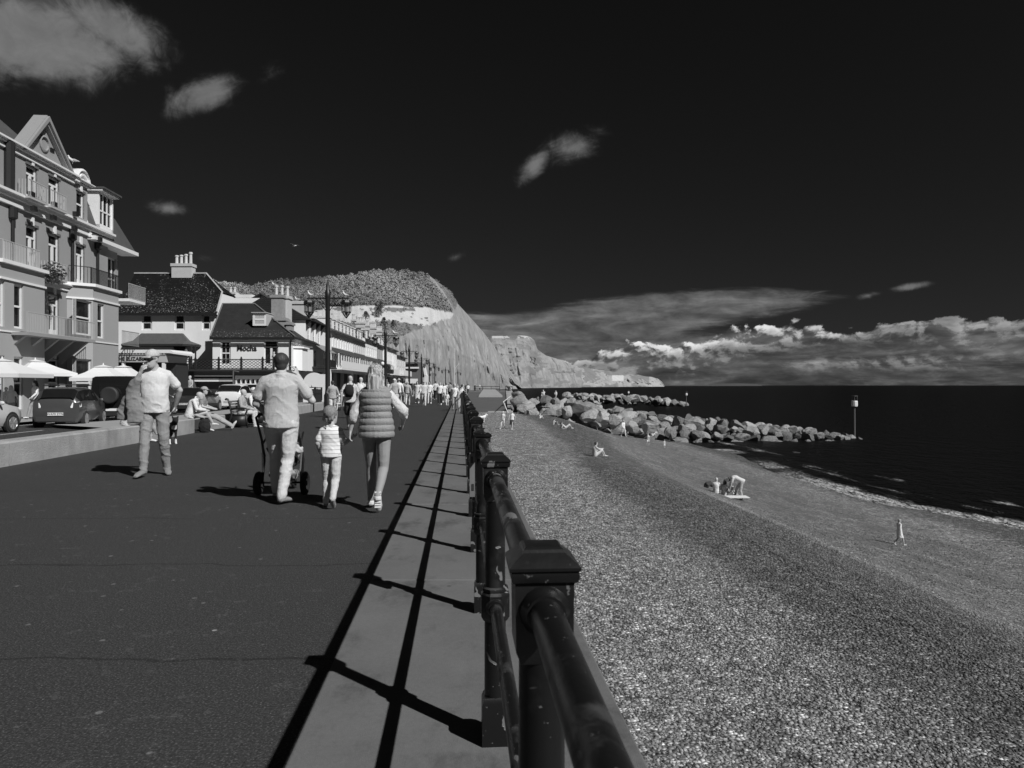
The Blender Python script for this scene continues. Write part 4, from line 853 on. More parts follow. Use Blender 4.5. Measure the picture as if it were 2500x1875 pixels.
# ---------------- white house with big lichened slate roof
b2 = empty('white_house', (0, 0, 0), label='white rendered house with big lichen speckled slate roof behind the canopy', cat='house')
f2 = Fac(Y=85, root=b2); xa, xb = f2.U(285), f2.U(525.5); Z2 = lambda y, d=85: H+(CY-y)/F*d
hs = []
for pl, pr in ((346, 371), (426, 451), (493, 514)): hs.append((f2.U(pl), f2.U(pr), Z2(806), Z2(768)))
mb = MB(); f2.wall(mb, xa, xb, -.3, Z2(763), hs); mb.quad((xb, 85, -.3), (xb, 91.5, -.3), (xb, 91.5, Z2(763)), (xb, 85, Z2(763)))
zr = Z2(668, 89); zc = Z2(700, 88); ze = Z2(762)
mb.f.append([mb.pt(p) for p in ((xb, 85, ze), (xb, 91.5, ze), (xb, 90.6, zc-1.0), (xb, 86.9, zc-1.0))]); mb.build('wall', MATS['white_wall'], b2)
for q in hs:
    w_ = f2.window(q, 0, kind='sash', fr=.19); mb = MB(); f2.box(mb, q[0]-.25, q[1]+.05, q[2]-.12, q[2]-.02, 0, .14); mb.build('sill', MATS['dark_paint'], w_)
mb = MB(); er = xb+.35
fr_ = [(xa, 84.6, ze-.1), (er, 84.6, ze-.1), (xb+.1, 86.75, zc-.85), (f2.U(503)*89/85, 89, zr), (xa, 89, zr)]
bk_ = [(xa, 92.2, ze-.1), (er, 92.2, ze-.1), (xb+.1, 90.9, zc-.85)]
i_ = [mb.pt(p) for p in fr_+bk_]; mb.f += [[i_[0], i_[1], i_[2], i_[3], i_[4]], [i_[2], i_[7], i_[3]], [i_[4], i_[3], i_[7], i_[6], i_[5]]]
lo = [mb.pt(Vector(p)-Vector((0, 0, .25))) for p in (fr_[0], fr_[1], bk_[1], bk_[0])]; mb.f += [lo[::-1], [lo[0], lo[1], i_[1], i_[0]]]
mb.build('roof', MATS['slate_lichen'], b2)
mb = MB(); mb.box(xa, er, 84.45, 84.58, ze-.42, ze-.12); mb.build('gutter', MATS['pipe_black'], b2)
mb = MB(); mb.box(xa, f2.U(503)*89/85, 88.85, 89.15, zr-.02, zr+.14); mb.tube([(f2.U(503)*89/85, 89, zr+.05), (xb+.1, 86.75, zc-.8), (er-.05, 84.7, ze)], .12, 6); mb.build('ridge', gm('ridge_grey', .4, .8, .3, 3), b2)
x0, x1 = (424-CX)/F*89, (472-CX)/F*89; mb = MB(); mb.box(x0, x1, 88.4, 89.6, zr-.6, Z2(647, 89)); mb.box(x0-.1, x1+.1, 88.3, 89.7, Z2(652, 89), Z2(645, 89)); mb.build('chimney', gm('chimney_render', .5, .9, .15, 2), b2)
for k, ht in enumerate((1.1, 1.15, 1.25, 1.5)):
    mb = MB(); mb.lathe([(.2, 0), (.17, ht*.8), (.24, ht*.85), (.22, ht)], 10, (x0+.38+k*.58, 89, Z2(645, 89))); mb.build('chimney_pot', MATS['chimney_pot'], b2)
# veranda
mb = MB(); vz0, vz1 = Z2(840, 83), Z2(814, 84.8)
lo_ = [(f2.U(300)*83/85, 82.6, vz0), (f2.U(468), 82.6, vz0), ((483-CX)/F*84, 84.9, vz0), (f2.U(300), 84.9, vz0)]
md_ = [((330-CX)/F*84, 83.5, vz0+.45), ((462-CX)/F*84, 83.5, vz0+.45), ((466-CX)/F*85, 84.9, vz0+.45), ((330-CX)/F*85, 84.9, vz0+.45)]
tp_ = [((349-CX)/F*85, 84.6, vz1), ((448-CX)/F*85, 84.6, vz1), ((448-CX)/F*85, 84.95, vz1), ((349-CX)/F*85, 84.95, vz1)]
mb.ring([lo_, md_, tp_]); mb.build('veranda_roof', MATS['slate_mid'], b2)
mb = MB(); mb.hull8([(p[0], p[1], p[2]-.22) for p in lo_], [(p[0], p[1], p[2]-.02) for p in lo_]); mb.build('veranda_fascia', MATS['dark_paint'], b2)
for px in (467, 477):
    mb = MB(); mb.box((px-CX)/F*82.8-.07, (px-CX)/F*82.8+.07, 82.75, 82.9, 3.2, vz0-.2); mb.build('veranda_post', MATS['dark_paint'], b2)
q = (f2.U(423), f2.U(455), 3.3, Z2(843)); f2.window(q, .16, kind='french', name='veranda_door', fm='grey_wall')
text = None
mb = MB(); mb.lathe([(.16, 0), (.30, .6), (.10, .95), (.02, 1.0)], 6, ((456-CX)/F*82.5, 82.3, vz0-1.6)); mb.tube([((456-CX)/F*82.5, 82.3, vz0-1.6), ((456-CX)/F*82.5, 82.3, .0)], .05, 6)
tag(mb.build('street_lamp', gm('lamp_dim', .10, .6)), 'small old fashioned lantern post in front of the veranda', 'street lamp')
# ---------------- cafe building
mo = empty('cafe_building', (0, 0, 0), label='white cafe with dark hipped slate roof and Mocha lettering', cat='building')
f3 = Fac(Y=75, root=mo); Z3 = lambda y, d=75: H+(CY-y)/F*d
xl, xr = f3.U(519), f3.U(713); zt = Z3(822)
hs = [(f3.U(538), f3.U(563), Z3(891), Z3(833)), (f3.U(644.5), f3.U(679), Z3(899), Z3(831))]
mb = MB(); f3.wall(mb, xl, xr, 2.9, zt, hs); mb.quad((xl, 75, 2.9), (xl, 84.5, 2.9), (xl, 84.5, zt), (xl, 75, zt)); 
sd = Fac(xr+.072*75, -.072, root=mo)     # side along the street
sL = sd.uz(713, 900)[0]; sR = sd.uz(745, 900)[0]+1.2
sh = [(sd.U(719), sd.U(722.5), 4.0, 6.4), (sd.U(727), sd.U(730.5), 4.0, 6.4), (sd.U(733), sd.U(735.5), 4.0, 6.4)]
sd.wall(mb, sL, sR, -.2, zt, sh, .0, .12); mb.build('wall', MATS['white_wall'], mo)
f3.window(hs[0], 0, kind='sash6', fr=.15); w_ = f3.window(hs[1], 0, kind='french', name='door', fr=.12)
for q in sh: sd.window(q, 0, kind='sash', fr=.06)
sb = Fac(0, 0, root=mo); sb.O = sd.O+sd.n*.8; sb.u = sd.u; sb.n = sd.n
bq = (sb.U(738), sb.U(751))
mb = MB(); c0 = sd.p(bq[0], 0, 2.9); 
cr_ = [sd.p(bq[0]-.5, 0, 0), sd.p(bq[0], .8, 0), sd.p(bq[1], .8, 0), sd.p(bq[1]+.5, 0, 0)]
mb.hull8([Vector((p.x, p.y, 3.0)) for p in cr_], [Vector((p.x, p.y, Z3(848))) for p in cr_]); mb.hull8([Vector((p.x, p.y, Z3(846)-.12)) for p in [sd.p(bq[0]-.7, 0, 0), sd.p(bq[0]-.1, 1.0, 0), sd.p(bq[1]+.1, 1.0, 0), sd.p(bq[1]+.7, 0, 0)]], [Vector((p.x, p.y, Z3(846)+.05)) for p in [sd.p(bq[0]-.7, 0, 0), sd.p(bq[0]-.1, 1.0, 0), sd.p(bq[1]+.1, 1.0, 0), sd.p(bq[1]+.7, 0, 0)]])
mb.build('bay', MATS['white_wall'], mo)
# bay window faces the camera on its canted side
A = Vector((cr_[0].x, cr_[0].y)); B = Vector((cr_[1].x, cr_[1].y)); bf = Fac(0, 0, root=mo); bf.O = A; bf.u = (B-A).normalized(); bf.n = Vector((bf.u.y, -bf.u.x)); L_ = (B-A).length
bf.window((L_*.15, L_*.85, 3.6, 5.6), .07, kind='sash6', fr=.06); sb.window((bq[0]+.15, bq[1]-.15, 3.6, 5.6), .07, kind='sash6', fr=.06)
gx0, gx1 = f3.U(543)*80/75, f3.U(622)*80/75; zg = Z3(743, 80); er = xr+.45; el = xl-.1
mb = MB(); P_f = [(el, 74.6, zt-.08), (er, 74.6, zt-.08), (gx1, 80, zg), (gx0, 80, zg)]; P_b = [(er-.9, 87, zt-.08), (gx1-.3, 84, zg)]; 
i_ = [mb.pt(p) for p in P_f+P_b+[(el, 87, zt-.08), (gx0, 84, zg)]]
mb.f += [[i_[0], i_[1], i_[2], i_[3]], [i_[1], i_[4], i_[5], i_[2]], [i_[3], i_[2], i_[5], i_[7]], [i_[0], i_[3], i_[7], i_[6]]]; mb.build('roof', MATS['slate_dark'], mo)
mb = MB(); mb.box(el, er, 74.42, 74.56, zt-.34, zt-.08); mb.tube([(er+.05, 74.6, zt-.2), (er-.85, 87, zt-.2)], .1, 6); mb.tube([(xr-.1, 74.85, zt-.3), (xr-.1, 74.85, 3)], .06, 6); mb.build('gutter', MATS['pipe_black'], mo)
mb = MB(); mb.tube([(er, 74.6, zt), (gx1, 80, zg+.05)], .1, 6); mb.tube([(gx1, 80, zg+.05), (gx0, 80, zg+.05)], .12, 6); mb.tube([(gx0, 80, zg+.05), (el, 74.6, zt)], .08, 6); mb.build('hip_ridge', gm('lead_grey', .14, .7, .2), mo)
dx0, dx1 = (617-CX)/F*75.9, (649-CX)/F*75.9; z0, z1 = Z3(795, 75.9), Z3(764.5, 75.9)
mb = MB(); mb.box(dx0-.05, dx1+.05, 75.95, 78.2, z0, z1+.02); mb.build('dormer', MATS['grey_wall'], mo)
df = Fac(Y=75.9, root=mo); df.window((dx0, dx1, z0, z1), .06, kind='sash6', fr=.2)
mb = MB(); mb.box(dx0-.12, dx1+.12, 75.75, 78.4, z1+.02, z1+.1); mb.build('dormer_roof', gm('lead_light', .4, .6), mo)
text_obj('Mocha', 'lettering', .78, f3.p(f3.U(603), .05, Z3(850.5)), (math.pi/2, 0, 0), MATS['letter_dark'], mo, .03, .010)
# balcony with lattice, over the shop fronts
cafe_b = empty('balcony', (0, 0, 0), label='long dark balcony with white diamond lattice above the shop fronts', cat='balcony')
fb = Fac(Y=73, root=cafe_b); bx0, bx1 = fb.U(406), fb.U(668); zb0, zb1 = H+(CY-901)/F*73, H+(CY-877)/F*73
mb = MB(); fb.box(mb, bx0-.2, bx1+.2, zb0-.22, zb0-.02, -2.0, .08); mb.build('floor', MATS['dark_paint'], cafe_b)
mb = MB(); fb.box(mb, bx0, bx1, zb1-.07, zb1+.02, -.04, .05); fb.box(mb, bx0, bx1, zb0, zb0+.08, -.04, .05); mb.build('top_rail', MATS['black_iron'], cafe_b)
posts = [406, 463, 477, 534, 589, 641, 668]
for px in posts:
    mb = MB(); u_ = fb.U(px); fb.box(mb, u_-.09, u_+.09, zb0-.05, zb1+.1, -.09, .09); mb.ball(fb.p(u_, 0, zb1+.18), .09, 8, 5); mb.build('post', MATS['black_iron'], cafe_b)
mb = MB(); hh_ = zb1-.08-(zb0+.08); u_ = bx0
while u_ < bx1-.05:
    for s_ in (0, 1):
        for k in range(3):
            za_, zb_ = zb0+.08+hh_*k/3, zb0+.08+hh_*(k+1)/3; a_, b_ = (u_, u_+.40) if s_ == k % 2 else (u_+.40, u_)
            mb.hull8([fb.p(a_-0.036, 0, za_), fb.p(a_+0.036, 0, za_), fb.p(a_+0.036, .03, za_), fb.p(a_-0.036, .03, za_)], [fb.p(b_-0.036, 0, zb_), fb.p(b_+0.036, 0, zb_), fb.p(b_+0.036, .03, zb_), fb.p(b_-0.036, .03, zb_)])
    u_ += .40
mb.build('lattice', MATS['black_iron'], cafe_b)['kind'] = 'stuff'
shop = empty('shop_front', (0, 0, 0), label='row of shop fronts with pale sign boards under the long balcony', cat='shop')
fs = Fac(Y=73.6, root=shop); zz = lambda y: H+(CY-y)/F*73.6
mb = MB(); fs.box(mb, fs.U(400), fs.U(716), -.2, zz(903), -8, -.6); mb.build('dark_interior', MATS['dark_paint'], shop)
for a, b_, y0, y1, mm in ((472, 569, 919.5, 916, 'trim_white'), (472, 534, 931.5, 924, 'trim_white'), (534.5, 569, 931.5, 924, 'sign_grey'), (572, 713, 926, 917, 'trim_white'), (572, 713, 939, 936.5, 'trim_white'), (436, 458, 933, 930, 'trim_white')):
    mb = MB(); fs.box(mb, fs.U(a), fs.U(b_), zz(y0), zz(y1), -.6, .0); mb.build('sign_board', MATS[mm], shop)
mb = MB(); fs.box(mb, fs.U(472), fs.U(713), zz(916)+.01, zz(903), -.6, -.1); mb.build('fascia', gm('fascia_mid', .10, .7), shop)
for k in range(12): 
    mb = MB(); u_ = fs.U(576+k*11.5); fs.box(mb, u_-.05, u_+.05, zz(936.4), zz(926.1), -.55, -.02); mb.build('glazing_bar', MATS['trim_white'], shop)
for px in (472, 571, 713): 
    mb = MB(); u_ = fs.U(px); fs.box(mb, u_-.12, u_+.12, -.2, zz(916), -.5, .02); mb.build('pier', gm('pier_dark', .08, .6), shop)
# ---------------- terraces along the street
ft = lambda root: Fac(-20.5, -.04, root=root)
def terrace(name, label, pl, pr, z_eave, wallm, wins2, win_px, z2, z1w, awn=None, balc=None, ridge=2.4, roofm='slate_mid', dorm=None, kd='sash', off=0.0, ground=True, tall=None, fm='trim_white'):
    r = empty(name, (0, 0, 0), label=label, cat='building', group='terrace houses along the street'); f = ft(r); f.O = f.O+f.n*off
    u0, u1 = f.U(pl), f.U(pr); n = win_px; hs = []
    for k in range(n):
        uc = u0+(u1-u0)*(k+.5)/n; ww = min(1.0, (u1-u0)/n*.42)
        hs.append((uc-ww/2, uc+ww/2, z2[0], z2[1])); hs.append((uc-ww/2, uc+ww/2, z1w[0], z1w[1]))
    hs.append((u0+.5, u1-.5, .0, 3.2))
    mb = MB(); f.wall(mb, u0, u1, -.2, z_eave, hs, 0, .2); mb.f.append([mb.pt(p) for p in (f.p(u0, 0, -.2), f.p(u0, 0, z_eave), f.p(u0, -3.2, z_eave+ridge), f.p(u0, -8, z_eave+ridge), f.p(u0, -8, -.2))])
    mb.build('wall', MATS[wallm], r)
    for q in hs[:-1]: f.window(q, 0, dep=.16, kind=kd, fr=.1, fm=fm)
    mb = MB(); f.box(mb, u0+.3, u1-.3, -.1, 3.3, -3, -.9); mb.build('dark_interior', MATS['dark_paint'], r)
    for k in range(max(2, n//3)+1):
        uc = u0+.4+(u1-u0-.8)*k/max(2, n//3); mb = MB(); f.box(mb, uc-.14, uc+.14, -.1, 3.2, -.85, -.4); mb.build('pier', MATS['grey_wall'], r)
    mb = MB(); mb.hull8([f.p(u0+.05, .35, z_eave), f.p(u1, .35, z_eave), f.p(u1, -9, z_eave), f.p(u0+.05, -9, z_eave)], [f.p(u0+.05, -3.2, z_eave+ridge), f.p(u1, -3.2, z_eave+ridge), f.p(u1, -5.5, z_eave+ridge), f.p(u0+.05, -5.5, z_eave+ridge)]); mb.build('roof', MATS[roofm], r)
    mb = MB(); f.box(mb, u0, u1, z_eave-.22, z_eave-.01, .02, .5); mb.build('eaves_gutter', MATS['dark_paint'] if roofm != 'parapet' else MATS['trim_white'], r)
    if awn:
        z0a, z1a, pr_ = awn
        mb = MB(); mb.ring([[f.p(u0+.3, pr_, z0a), f.p(u1-.3, pr_, z0a)], [f.p(u0+.3, pr_*.55, z0a+(z1a-z0a)*.28), f.p(u1-.3, pr_*.55, z0a+(z1a-z0a)*.28)], [f.p(u0+.5, .02, z1a), f.p(u1-.5, .02, z1a)]], cap=False, close=False)
        mb.f.append([mb.pt(f.p(u0+.3, pr_, z0a)), mb.pt(f.p(u0+.3, .02, z0a)), mb.pt(f.p(u0+.5, .02, z1a)), mb.pt(f.p(u0+.3, pr_*.55, z0a+(z1a-z0a)*.28))]); mb.build('veranda_roof', MATS['awning_dark'], r)
        for k in range(n+1):
            uc = u0+.3+(u1-u0-.6)*k/n; mb = MB(); f.box(mb, uc-.07, uc+.07, 3.9, z0a, pr_-.25, pr_-.12); mb.build('veranda_post', MATS['trim_white' if balc != 'iron' else 'dark_paint'], r)
    if balc:
        mb = MB(); f.box(mb, u0, u1, 3.55, 3.75, 0, 1.5); mb.build('balcony_floor', MATS['trim_white' if balc != 'iron' else 'dark_paint'], r)
        mb = MB()
        if balc == 'solid': f.box(mb, u0, u1, 3.76, 4.75, 1.42, 1.5)
        else: bars(mb, f, u0, u1, 3.8, 4.7, 1.4, .2, .018)
        mb.build('balcony_front', MATS['trim_white' if balc != 'iron' else 'black_iron'], r)
    if dorm:
        for k in range(dorm):
            uc = u0+(u1-u0)*(k+.5)/dorm; ww = min(2.2, (u1-u0)/dorm*.62); mb = MB(); f.box(mb, uc-ww/2, uc+ww/2, z_eave+.15, z_eave+1.75, -3.0, -.35); f.box(mb, uc-ww/2-.1, uc+ww/2+.1, z_eave+1.75, z_eave+1.87, -3.0, -.2); mb.build('dormer', MATS['trim_white'], r)
            f.window((uc-ww/2+.12, uc+ww/2-.12, z_eave+.35, z_eave+1.6), -.22, kind='sash4', fr=.09)
    return r, f, u0, u1
# gable end house with tall chimney
gh = empty('gabled_house', (0, 0, 0), label='white gable end house with bracketed eaves beyond the cafe', cat='building')
fg = ft(gh); u0, u1 = fg.U(746), fg.U(795); ze = 9.05; P0 = fg.p(u0, 0, 0); gw = 9.0
hs = [(fg.U(a), fg.U(b_), 6.4, 8.3) for a, b_ in ((751, 756), (764, 769), (777, 781))]
mb = MB(); fg.wall(mb, u0, u1, -.2, ze, hs+[(u0+.8, u1-.6, 0, 3.1)], 0, .14); mb.f.append([mb.pt(p) for p in (fg.p(u0, 0, -.2), fg.p(u0, 0, ze), fg.p(u0, -3.6, ze+2.4), fg.p(u0, -9, ze+2.4), fg.p(u0, -9, -.2))]); mb.build('wall', MATS['white_wall'], gh)
for q in hs: fg.window(q, 0, kind='sash')
mb = MB(); mb.hull8([fg.p(u0-.3, .6, ze-.1), fg.p(u1, .6, ze-.1), fg.p(u1, -9, ze), fg.p(u0-.3, -9, ze)], [fg.p(u0-.3, -3.6, ze+2.4), fg.p(u1, -3.6, ze+2.4), fg.p(u1, -5, ze+2.4), fg.p(u0-.3, -5, ze+2.4)]); mb.build('roof', MATS['slate_dark'], gh)
mb = MB()
for k in range(5):
    mb = MB(); uu = u0+.2+(u1-u0-.4)*k/4; mb.hull8([fg.p(uu-.07, .02, ze-1.3), fg.p(uu+.07, .02, ze-1.3), fg.p(uu+.07, .1, ze-1.3), fg.p(uu-.07, .1, ze-1.3)], [fg.p(uu-.07, .02, ze-.12), fg.p(uu+.07, .02, ze-.12), fg.p(uu+.07, .55, ze-.12), fg.p(uu-.07, .55, ze-.12)]); mb.build('eaves_bracket', MATS['dark_paint'], gh)
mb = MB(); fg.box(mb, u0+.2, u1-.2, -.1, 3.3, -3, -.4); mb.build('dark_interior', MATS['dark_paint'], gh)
mb = MB(); ua, ub = fg.U(762), fg.U(794); mb.ring([[fg.p(ua, 1.5, 5.5), fg.p(ub, 1.5, 5.5)], [fg.p(ua, .9, 5.9), fg.p(ub, .9, 5.9)], [fg.p(ua, .03, 6.5), fg.p(ub, .03, 6.5)]], cap=False, close=False); mb.build('veranda_roof', MATS['awning_grey'], gh)
mb = MB(); fg.box(mb, ua, ub, 3.5, 3.68, 0, 1.5); bars(mb, fg, ua, ub, 3.7, 4.6, 1.4, .18, .018); mb.build('iron_balcony', MATS['black_iron'], gh)
mb = MB(); fg.box(mb, ua+.5, ua+1.7, 3.7, 5.6, .03, .06); mb.build('balcony_door', MATS['glass_dark'], gh)
for k in range(3):
    mb = MB(); uu = ua+.1+(ub-ua-.2)*k/2; fg.box(mb, uu-.06, uu+.06, 3.7, 5.5, 1.32, 1.42); mb.build('veranda_post', MATS['dark_paint'], gh)
def chimney(pl, pr, yt, yb, d, n, label, root, mm='chimney_render', poth=.9, dd=1.4, seg=0):
    x0, x1 = (pl-CX)/F*d, (pr-CX)/F*d; z0, z1 = H+(CY-yb)/F*d, H+(CY-yt)/F*d
    mb = MB(); mb.box(x0, x1, d, d+dd, z0, z1); mb.box(x0-.12, x1+.12, d-.12, d+dd+.12, z1-.35, z1-.1); mb.build('chimney', MATS[mm], root)
    for k in range(n):
        mb = MB(); mb.lathe([(.17, 0), (.14, poth*.8), (.21, poth*.85), (.19, poth)], 8, (x0+(x1-x0)*(k+.5)/n, d+dd/2, z1)); mb.build('chimney_pot', MATS['chimney_pot'], root)
chimney(662, 690, 719, 800, 78, 2, '', gh, 'brick_grey', 1.1, 1.5); chimney(690.5, 703, 721, 800, 79, 1, '', gh, 'chimney_render', 1.1)
chimney(710, 743, 735, 770, 83, 0, '', gh, 'chimney_render'); chimney(674, 696, 775, 800, 77, 0, '', gh, 'brick_grey'); chimney(698, 708, 785, 806, 76.5, 0, '', gh, 'brick_grey')
mb = MB(); mb.hull8([(-34.5, 90, 5), (-28, 90, 5), (-28, 95, 5), (-34.5, 95, 5)], [(-34.5, 90, H+(CY-738)/F*90), (-28, 90, H+(CY-738)/F*90), (-28, 95, H+(CY-738)/F*90), (-34.5, 95, H+(CY-738)/F*90)])
br = empty('rear_house', (0, 0, 0), label='brick gable with dark verge peeping over the cafe roof', cat='building')
mb = MB(); g_ = [P3(600, 739, 92), P3(638, 720, 92), P3(662, 733, 92), P3(664, 800, 92), P3(600, 800, 92)]; mb.hull8(g_, [p+Vector((-.6, 5, 0)) for p in g_]); mb.build('wall', MATS['brick_grey'], br)
mb = MB(); mb.tube([P3(596, 741, 91.8), P3(638, 718, 91.8), P3(661, 731, 91.8), P3(661, 760, 91.8)], .22, 4); mb.build('verge', MATS['dark_paint'], br)
rb = empty('rear_house', (0, 0, 0), label='small flat roofed white upper storey between the two big roofs', cat='building')
mb = MB(); a_, b_ = P3(573, 742, 96), P3(616, 719, 96); mb.box(a_.x, b_.x, 96, 100, a_.z-4, b_.z); mb.build('wall', MATS['white_wall'], rb)
mb = MB(); a_, b_ = P3(574, 737, 96), P3(612, 727, 96); mb.box(a_.x, b_.x, 95.94, 96.1, a_.z, b_.z); mb.build('window', MATS['glass_dark'], rb)
rc = empty('rear_chimney_stack', (0, 0, 0), label='square chimney stack with small pots behind the lichened roof', cat='chimney'); chimney(553, 573, 712, 745, 96, 2, '', rc, 'chimney_render', .7)
terrace('terrace_house', 'narrow white house with long upper windows beyond the gable end', 795.5, 807, 8.6, 'white_wall', 0, 2, (5.8, 7.9), (3.9, 5.4), None, None)
r_, f_, a_, b_ = terrace('terrace_house', 'long white terrace with row of dormers and dark veranda roofs', 807.5, 862, 8.78, 'white_wall', 0, 9, (6.75, 8.2), (4.0, 5.8), (5.75, 6.6, 1.2), 'solid', dorm=6)
terrace('terrace_house', 'white terrace house under the middle of the long dark eaves', 862.3, 891, 8.78, 'cream_wall', 0, 6, (6.75, 8.2), (4.0, 5.8), (5.7, 6.6, 1.2), 'solid', dorm=4, ridge=2.2)
terrace('terrace_house', 'flat fronted white house with pale parapet after the dark eaves', 891.3, 920, 9.5, 'white_wall', 0, 6, (6.75, 8.2), (4.0, 5.6), (5.6, 6.5, 1.3), 'solid', dorm=4, ridge=1.6)
terrace('terrace_house', 'dark veranda fronted house behind the second street lamp', 920.5, 944, 9.3, 'grey_wall', 0, 5, (6.6, 8.6), (4.0, 5.6), (5.4, 6.6, 1.7), 'iron', dorm=3, ridge=1.8, fm='dark_paint')
terrace('terrace_house', 'white house with stacked balconies near the end of the row', 944.5, 968, 9.2, 'white_wall', 0, 5, (6.6, 8.4), (4.0, 5.6), None, 'solid', ridge=1.0, off=.8)
terrace('terrace_house', 'last low white house with long balcony at the end of the row', 968.5, 990, 8.0, 'cream_wall', 0, 4, (6.0, 7.4), (4.0, 5.6), None, 'solid', ridge=.8, off=1.6)
th = empty('terrace_chimneys', (0, 0, 0), label='stepped line of chimney stacks above the terrace roofs', cat='chimneys')
for pl, pr, yt, yb, d, n in ((868, 888, 785, 800, 115, 5), (881, 900, 792, 806, 122, 5), (902, 916, 798, 815, 128, 5), (918, 930, 806, 822, 136, 4), (700, 714, 745, 775, 86, 0), (757, 765, 770, 778, 84, 0), (858, 866, 778, 785, 112, 2)): chimney(pl, pr, yt, yb, d, n, '', th, 'chimney_render', .8, 1.0)
# low buildings at the end of the row
eb = empty('end_house', (0, 0, 0), label='small dark building with a band of upper windows at the end of the row', cat='building')
mb = MB(); a_, b_ = P3(990, 940, 215), P3(1022, 884, 215); mb.box(a_.x, b_.x, 215, 225, -.2, b_.z); mb.build('wall', gm('mid_dark_wall', .11, .8, .2, 1), eb)
mb = MB(); a_, b_ = P3(988, 900, 215), P3(1023, 896, 215); mb.box(a_.x, b_.x, 214.2, 215.1, a_.z, b_.z); mb.build('white_band', MATS['trim_white'], eb)
for k in range(4): 
    mb = MB(); a_, b_ = P3(991+k*7.6, 896, 215), P3(997.5+k*7.6, 888, 215); mb.box(a_.x, b_.x, 214.8, 215.2, a_.z, b_.z); mb.build('window', MATS['glass_dark'], eb)
mb = MB(); a_, b_ = P3(990, 936, 213), P3(1019, 924.5, 213); mb.box(a_.x, b_.x, 213, 214, a_.z, b_.z); tag(mb.build('notice_board', MATS['trim_white']), 'long white board in front of the dark end building', 'board')
hut = empty('beach_hut', (0, 0, 0), label='small steep gabled hut with white edge before the cliff', cat='hut')
mb = MB(); p_ = [P3(1031, 921, 230), P3(1036, 920, 230), P3(1035, 891, 230), P3(1028, 900, 230)]; mb.hull8(p_, [q+Vector((0, 4, 0)) for q in p_]); mb.build('dark_side', MATS['dark_paint'], hut)
mb = MB(); p_ = [P3(1036, 918, 229), P3(1041, 918, 229), P3(1035.5, 893, 229), P3(1033, 900, 229)]; mb.hull8(p_, [q+Vector((0, 4, 0)) for q in p_]); p_ = [P3(1036, 940, 229), P3(1044, 940, 229), P3(1044, 917, 229), P3(1036, 917, 229)]; mb.hull8(p_, [q+Vector((0, 4, 0)) for q in p_]); mb.build('white_end', MATS['trim_white'], hut)
fp = P3(1110, 941, 200); mb = MB(); mb.tube([(fp.x, 200, -.1), (fp.x, 200, H+(CY-850)/F*200)], [.12, .07], 6); mb.tube([(fp.x, 200, 6.0), (fp.x+1.2, 200, 7.6)], .05, 5); tag(mb.build('flagpole', MATS['trim_white']), 'tall white flagpole at the far end of the promenade', 'flagpole')
# ================================================================== street lamps
gm('glass_lamp', .25, .3, .1); gm('lamp_black', .013, .45, .3, 6)
def make_lamp():
    r = empty('street_lamp', (0, 0, 0))
    mb = MB(); mb.lathe([(.20, 0), (.20, .9), (.15, 1.0), (.13, 1.2), (.125, 6.0), (.14, 6.05), (.15, 6.35), (.10, 6.42), (.085, 6.7), (.02, 6.95), (.005, 7.15)], 12); mb.build('column', MATS['lamp_black'], r, auto=40)
    for s in (-1, 1):
        mb = MB(); mb.box(min(0, s*1.1), max(0, s*1.1), -.03, .03, 5.98, 6.05)
        mb.tube([(s*.1, 0, 5.35), (s*.28, 0, 5.62), (s*.5, 0, 5.86), (s*.62, 0, 5.98)], .02, 5); mb.tube([(s*.1, 0, 5.6), (s*.3, 0, 5.9), (s*.42, 0, 5.98)], .015, 5); mb.tube([(s*.3, 0, 5.62), (s*.22, 0, 5.8), (s*.32, 0, 5.86)], .012, 5)
        mb.build('bracket_arm', MATS['lamp_black'], r)
        c = (s*.98, 0, 0); lant = MB(); lant.lathe([(.03, 5.98), (.05, 5.92), (.26, 5.88), (.30, 5.78), (.29, 5.70), (.02, 5.74)], 8, c)
        for k in range(8):
            a = k*math.pi/4+.2; lant.tube([(c[0]+.245*math.cos(a), .245*math.sin(a), 5.75), (c[0]+.235*math.cos(a), .235*math.sin(a), 5.28), (c[0]+.04*math.cos(a), .04*math.sin(a), 5.00)], .019, 4)
        lant.lathe([(.23, 5.27), (.235, 5.29), (.23, 5.31)], 8, c); lant.lathe([(.04, 4.96), (.05, 5.0), (.02, 5.05)], 6, c)
        lo = lant.build('lantern', MATS['lamp_black'], r)
        g_ = MB(); g_.lathe([(.05, 5.1), (.12, 5.3), (.13, 5.65), (.05, 5.7)], 8, c); g_.build('glass', MATS['glass_lamp'], lo)
    return r
lamps = [(800, 263, 'nearest tall double street lamp with two gulls on its arm'), (941, 150, 'second double street lamp along the low wall'), (999, 103, 'third double street lamp beside the last houses'), (1029, 80, 'fourth double street lamp near the gabled hut'), (1048, 67, 'fifth double street lamp against the cliff'), (1061.6, 55.5, 'sixth double street lamp against the cliff'), (1087.7, 47, 'seventh double street lamp left of the flagpole'), (1117.7, 39, 'last double street lamp right of the flagpole'), (1057, 36, 'small far double street lamp between the fifth and sixth')]
L0 = make_lamp(); LAMPS = []
for i, (px, dy_, la) in enumerate(lamps):
    o = L0 if i == 0 else copy_tree(L0); d = F*(7.1-H)/dy_; o.location = ((px-CX)/F*d, d, 0 if i < 6 else -.05); tag(o, la.replace('left of', 'before').replace('right of', 'after').replace('nearest ', ''), 'street lamp', 'double lamps along the promenade'); LAMPS.append(o)
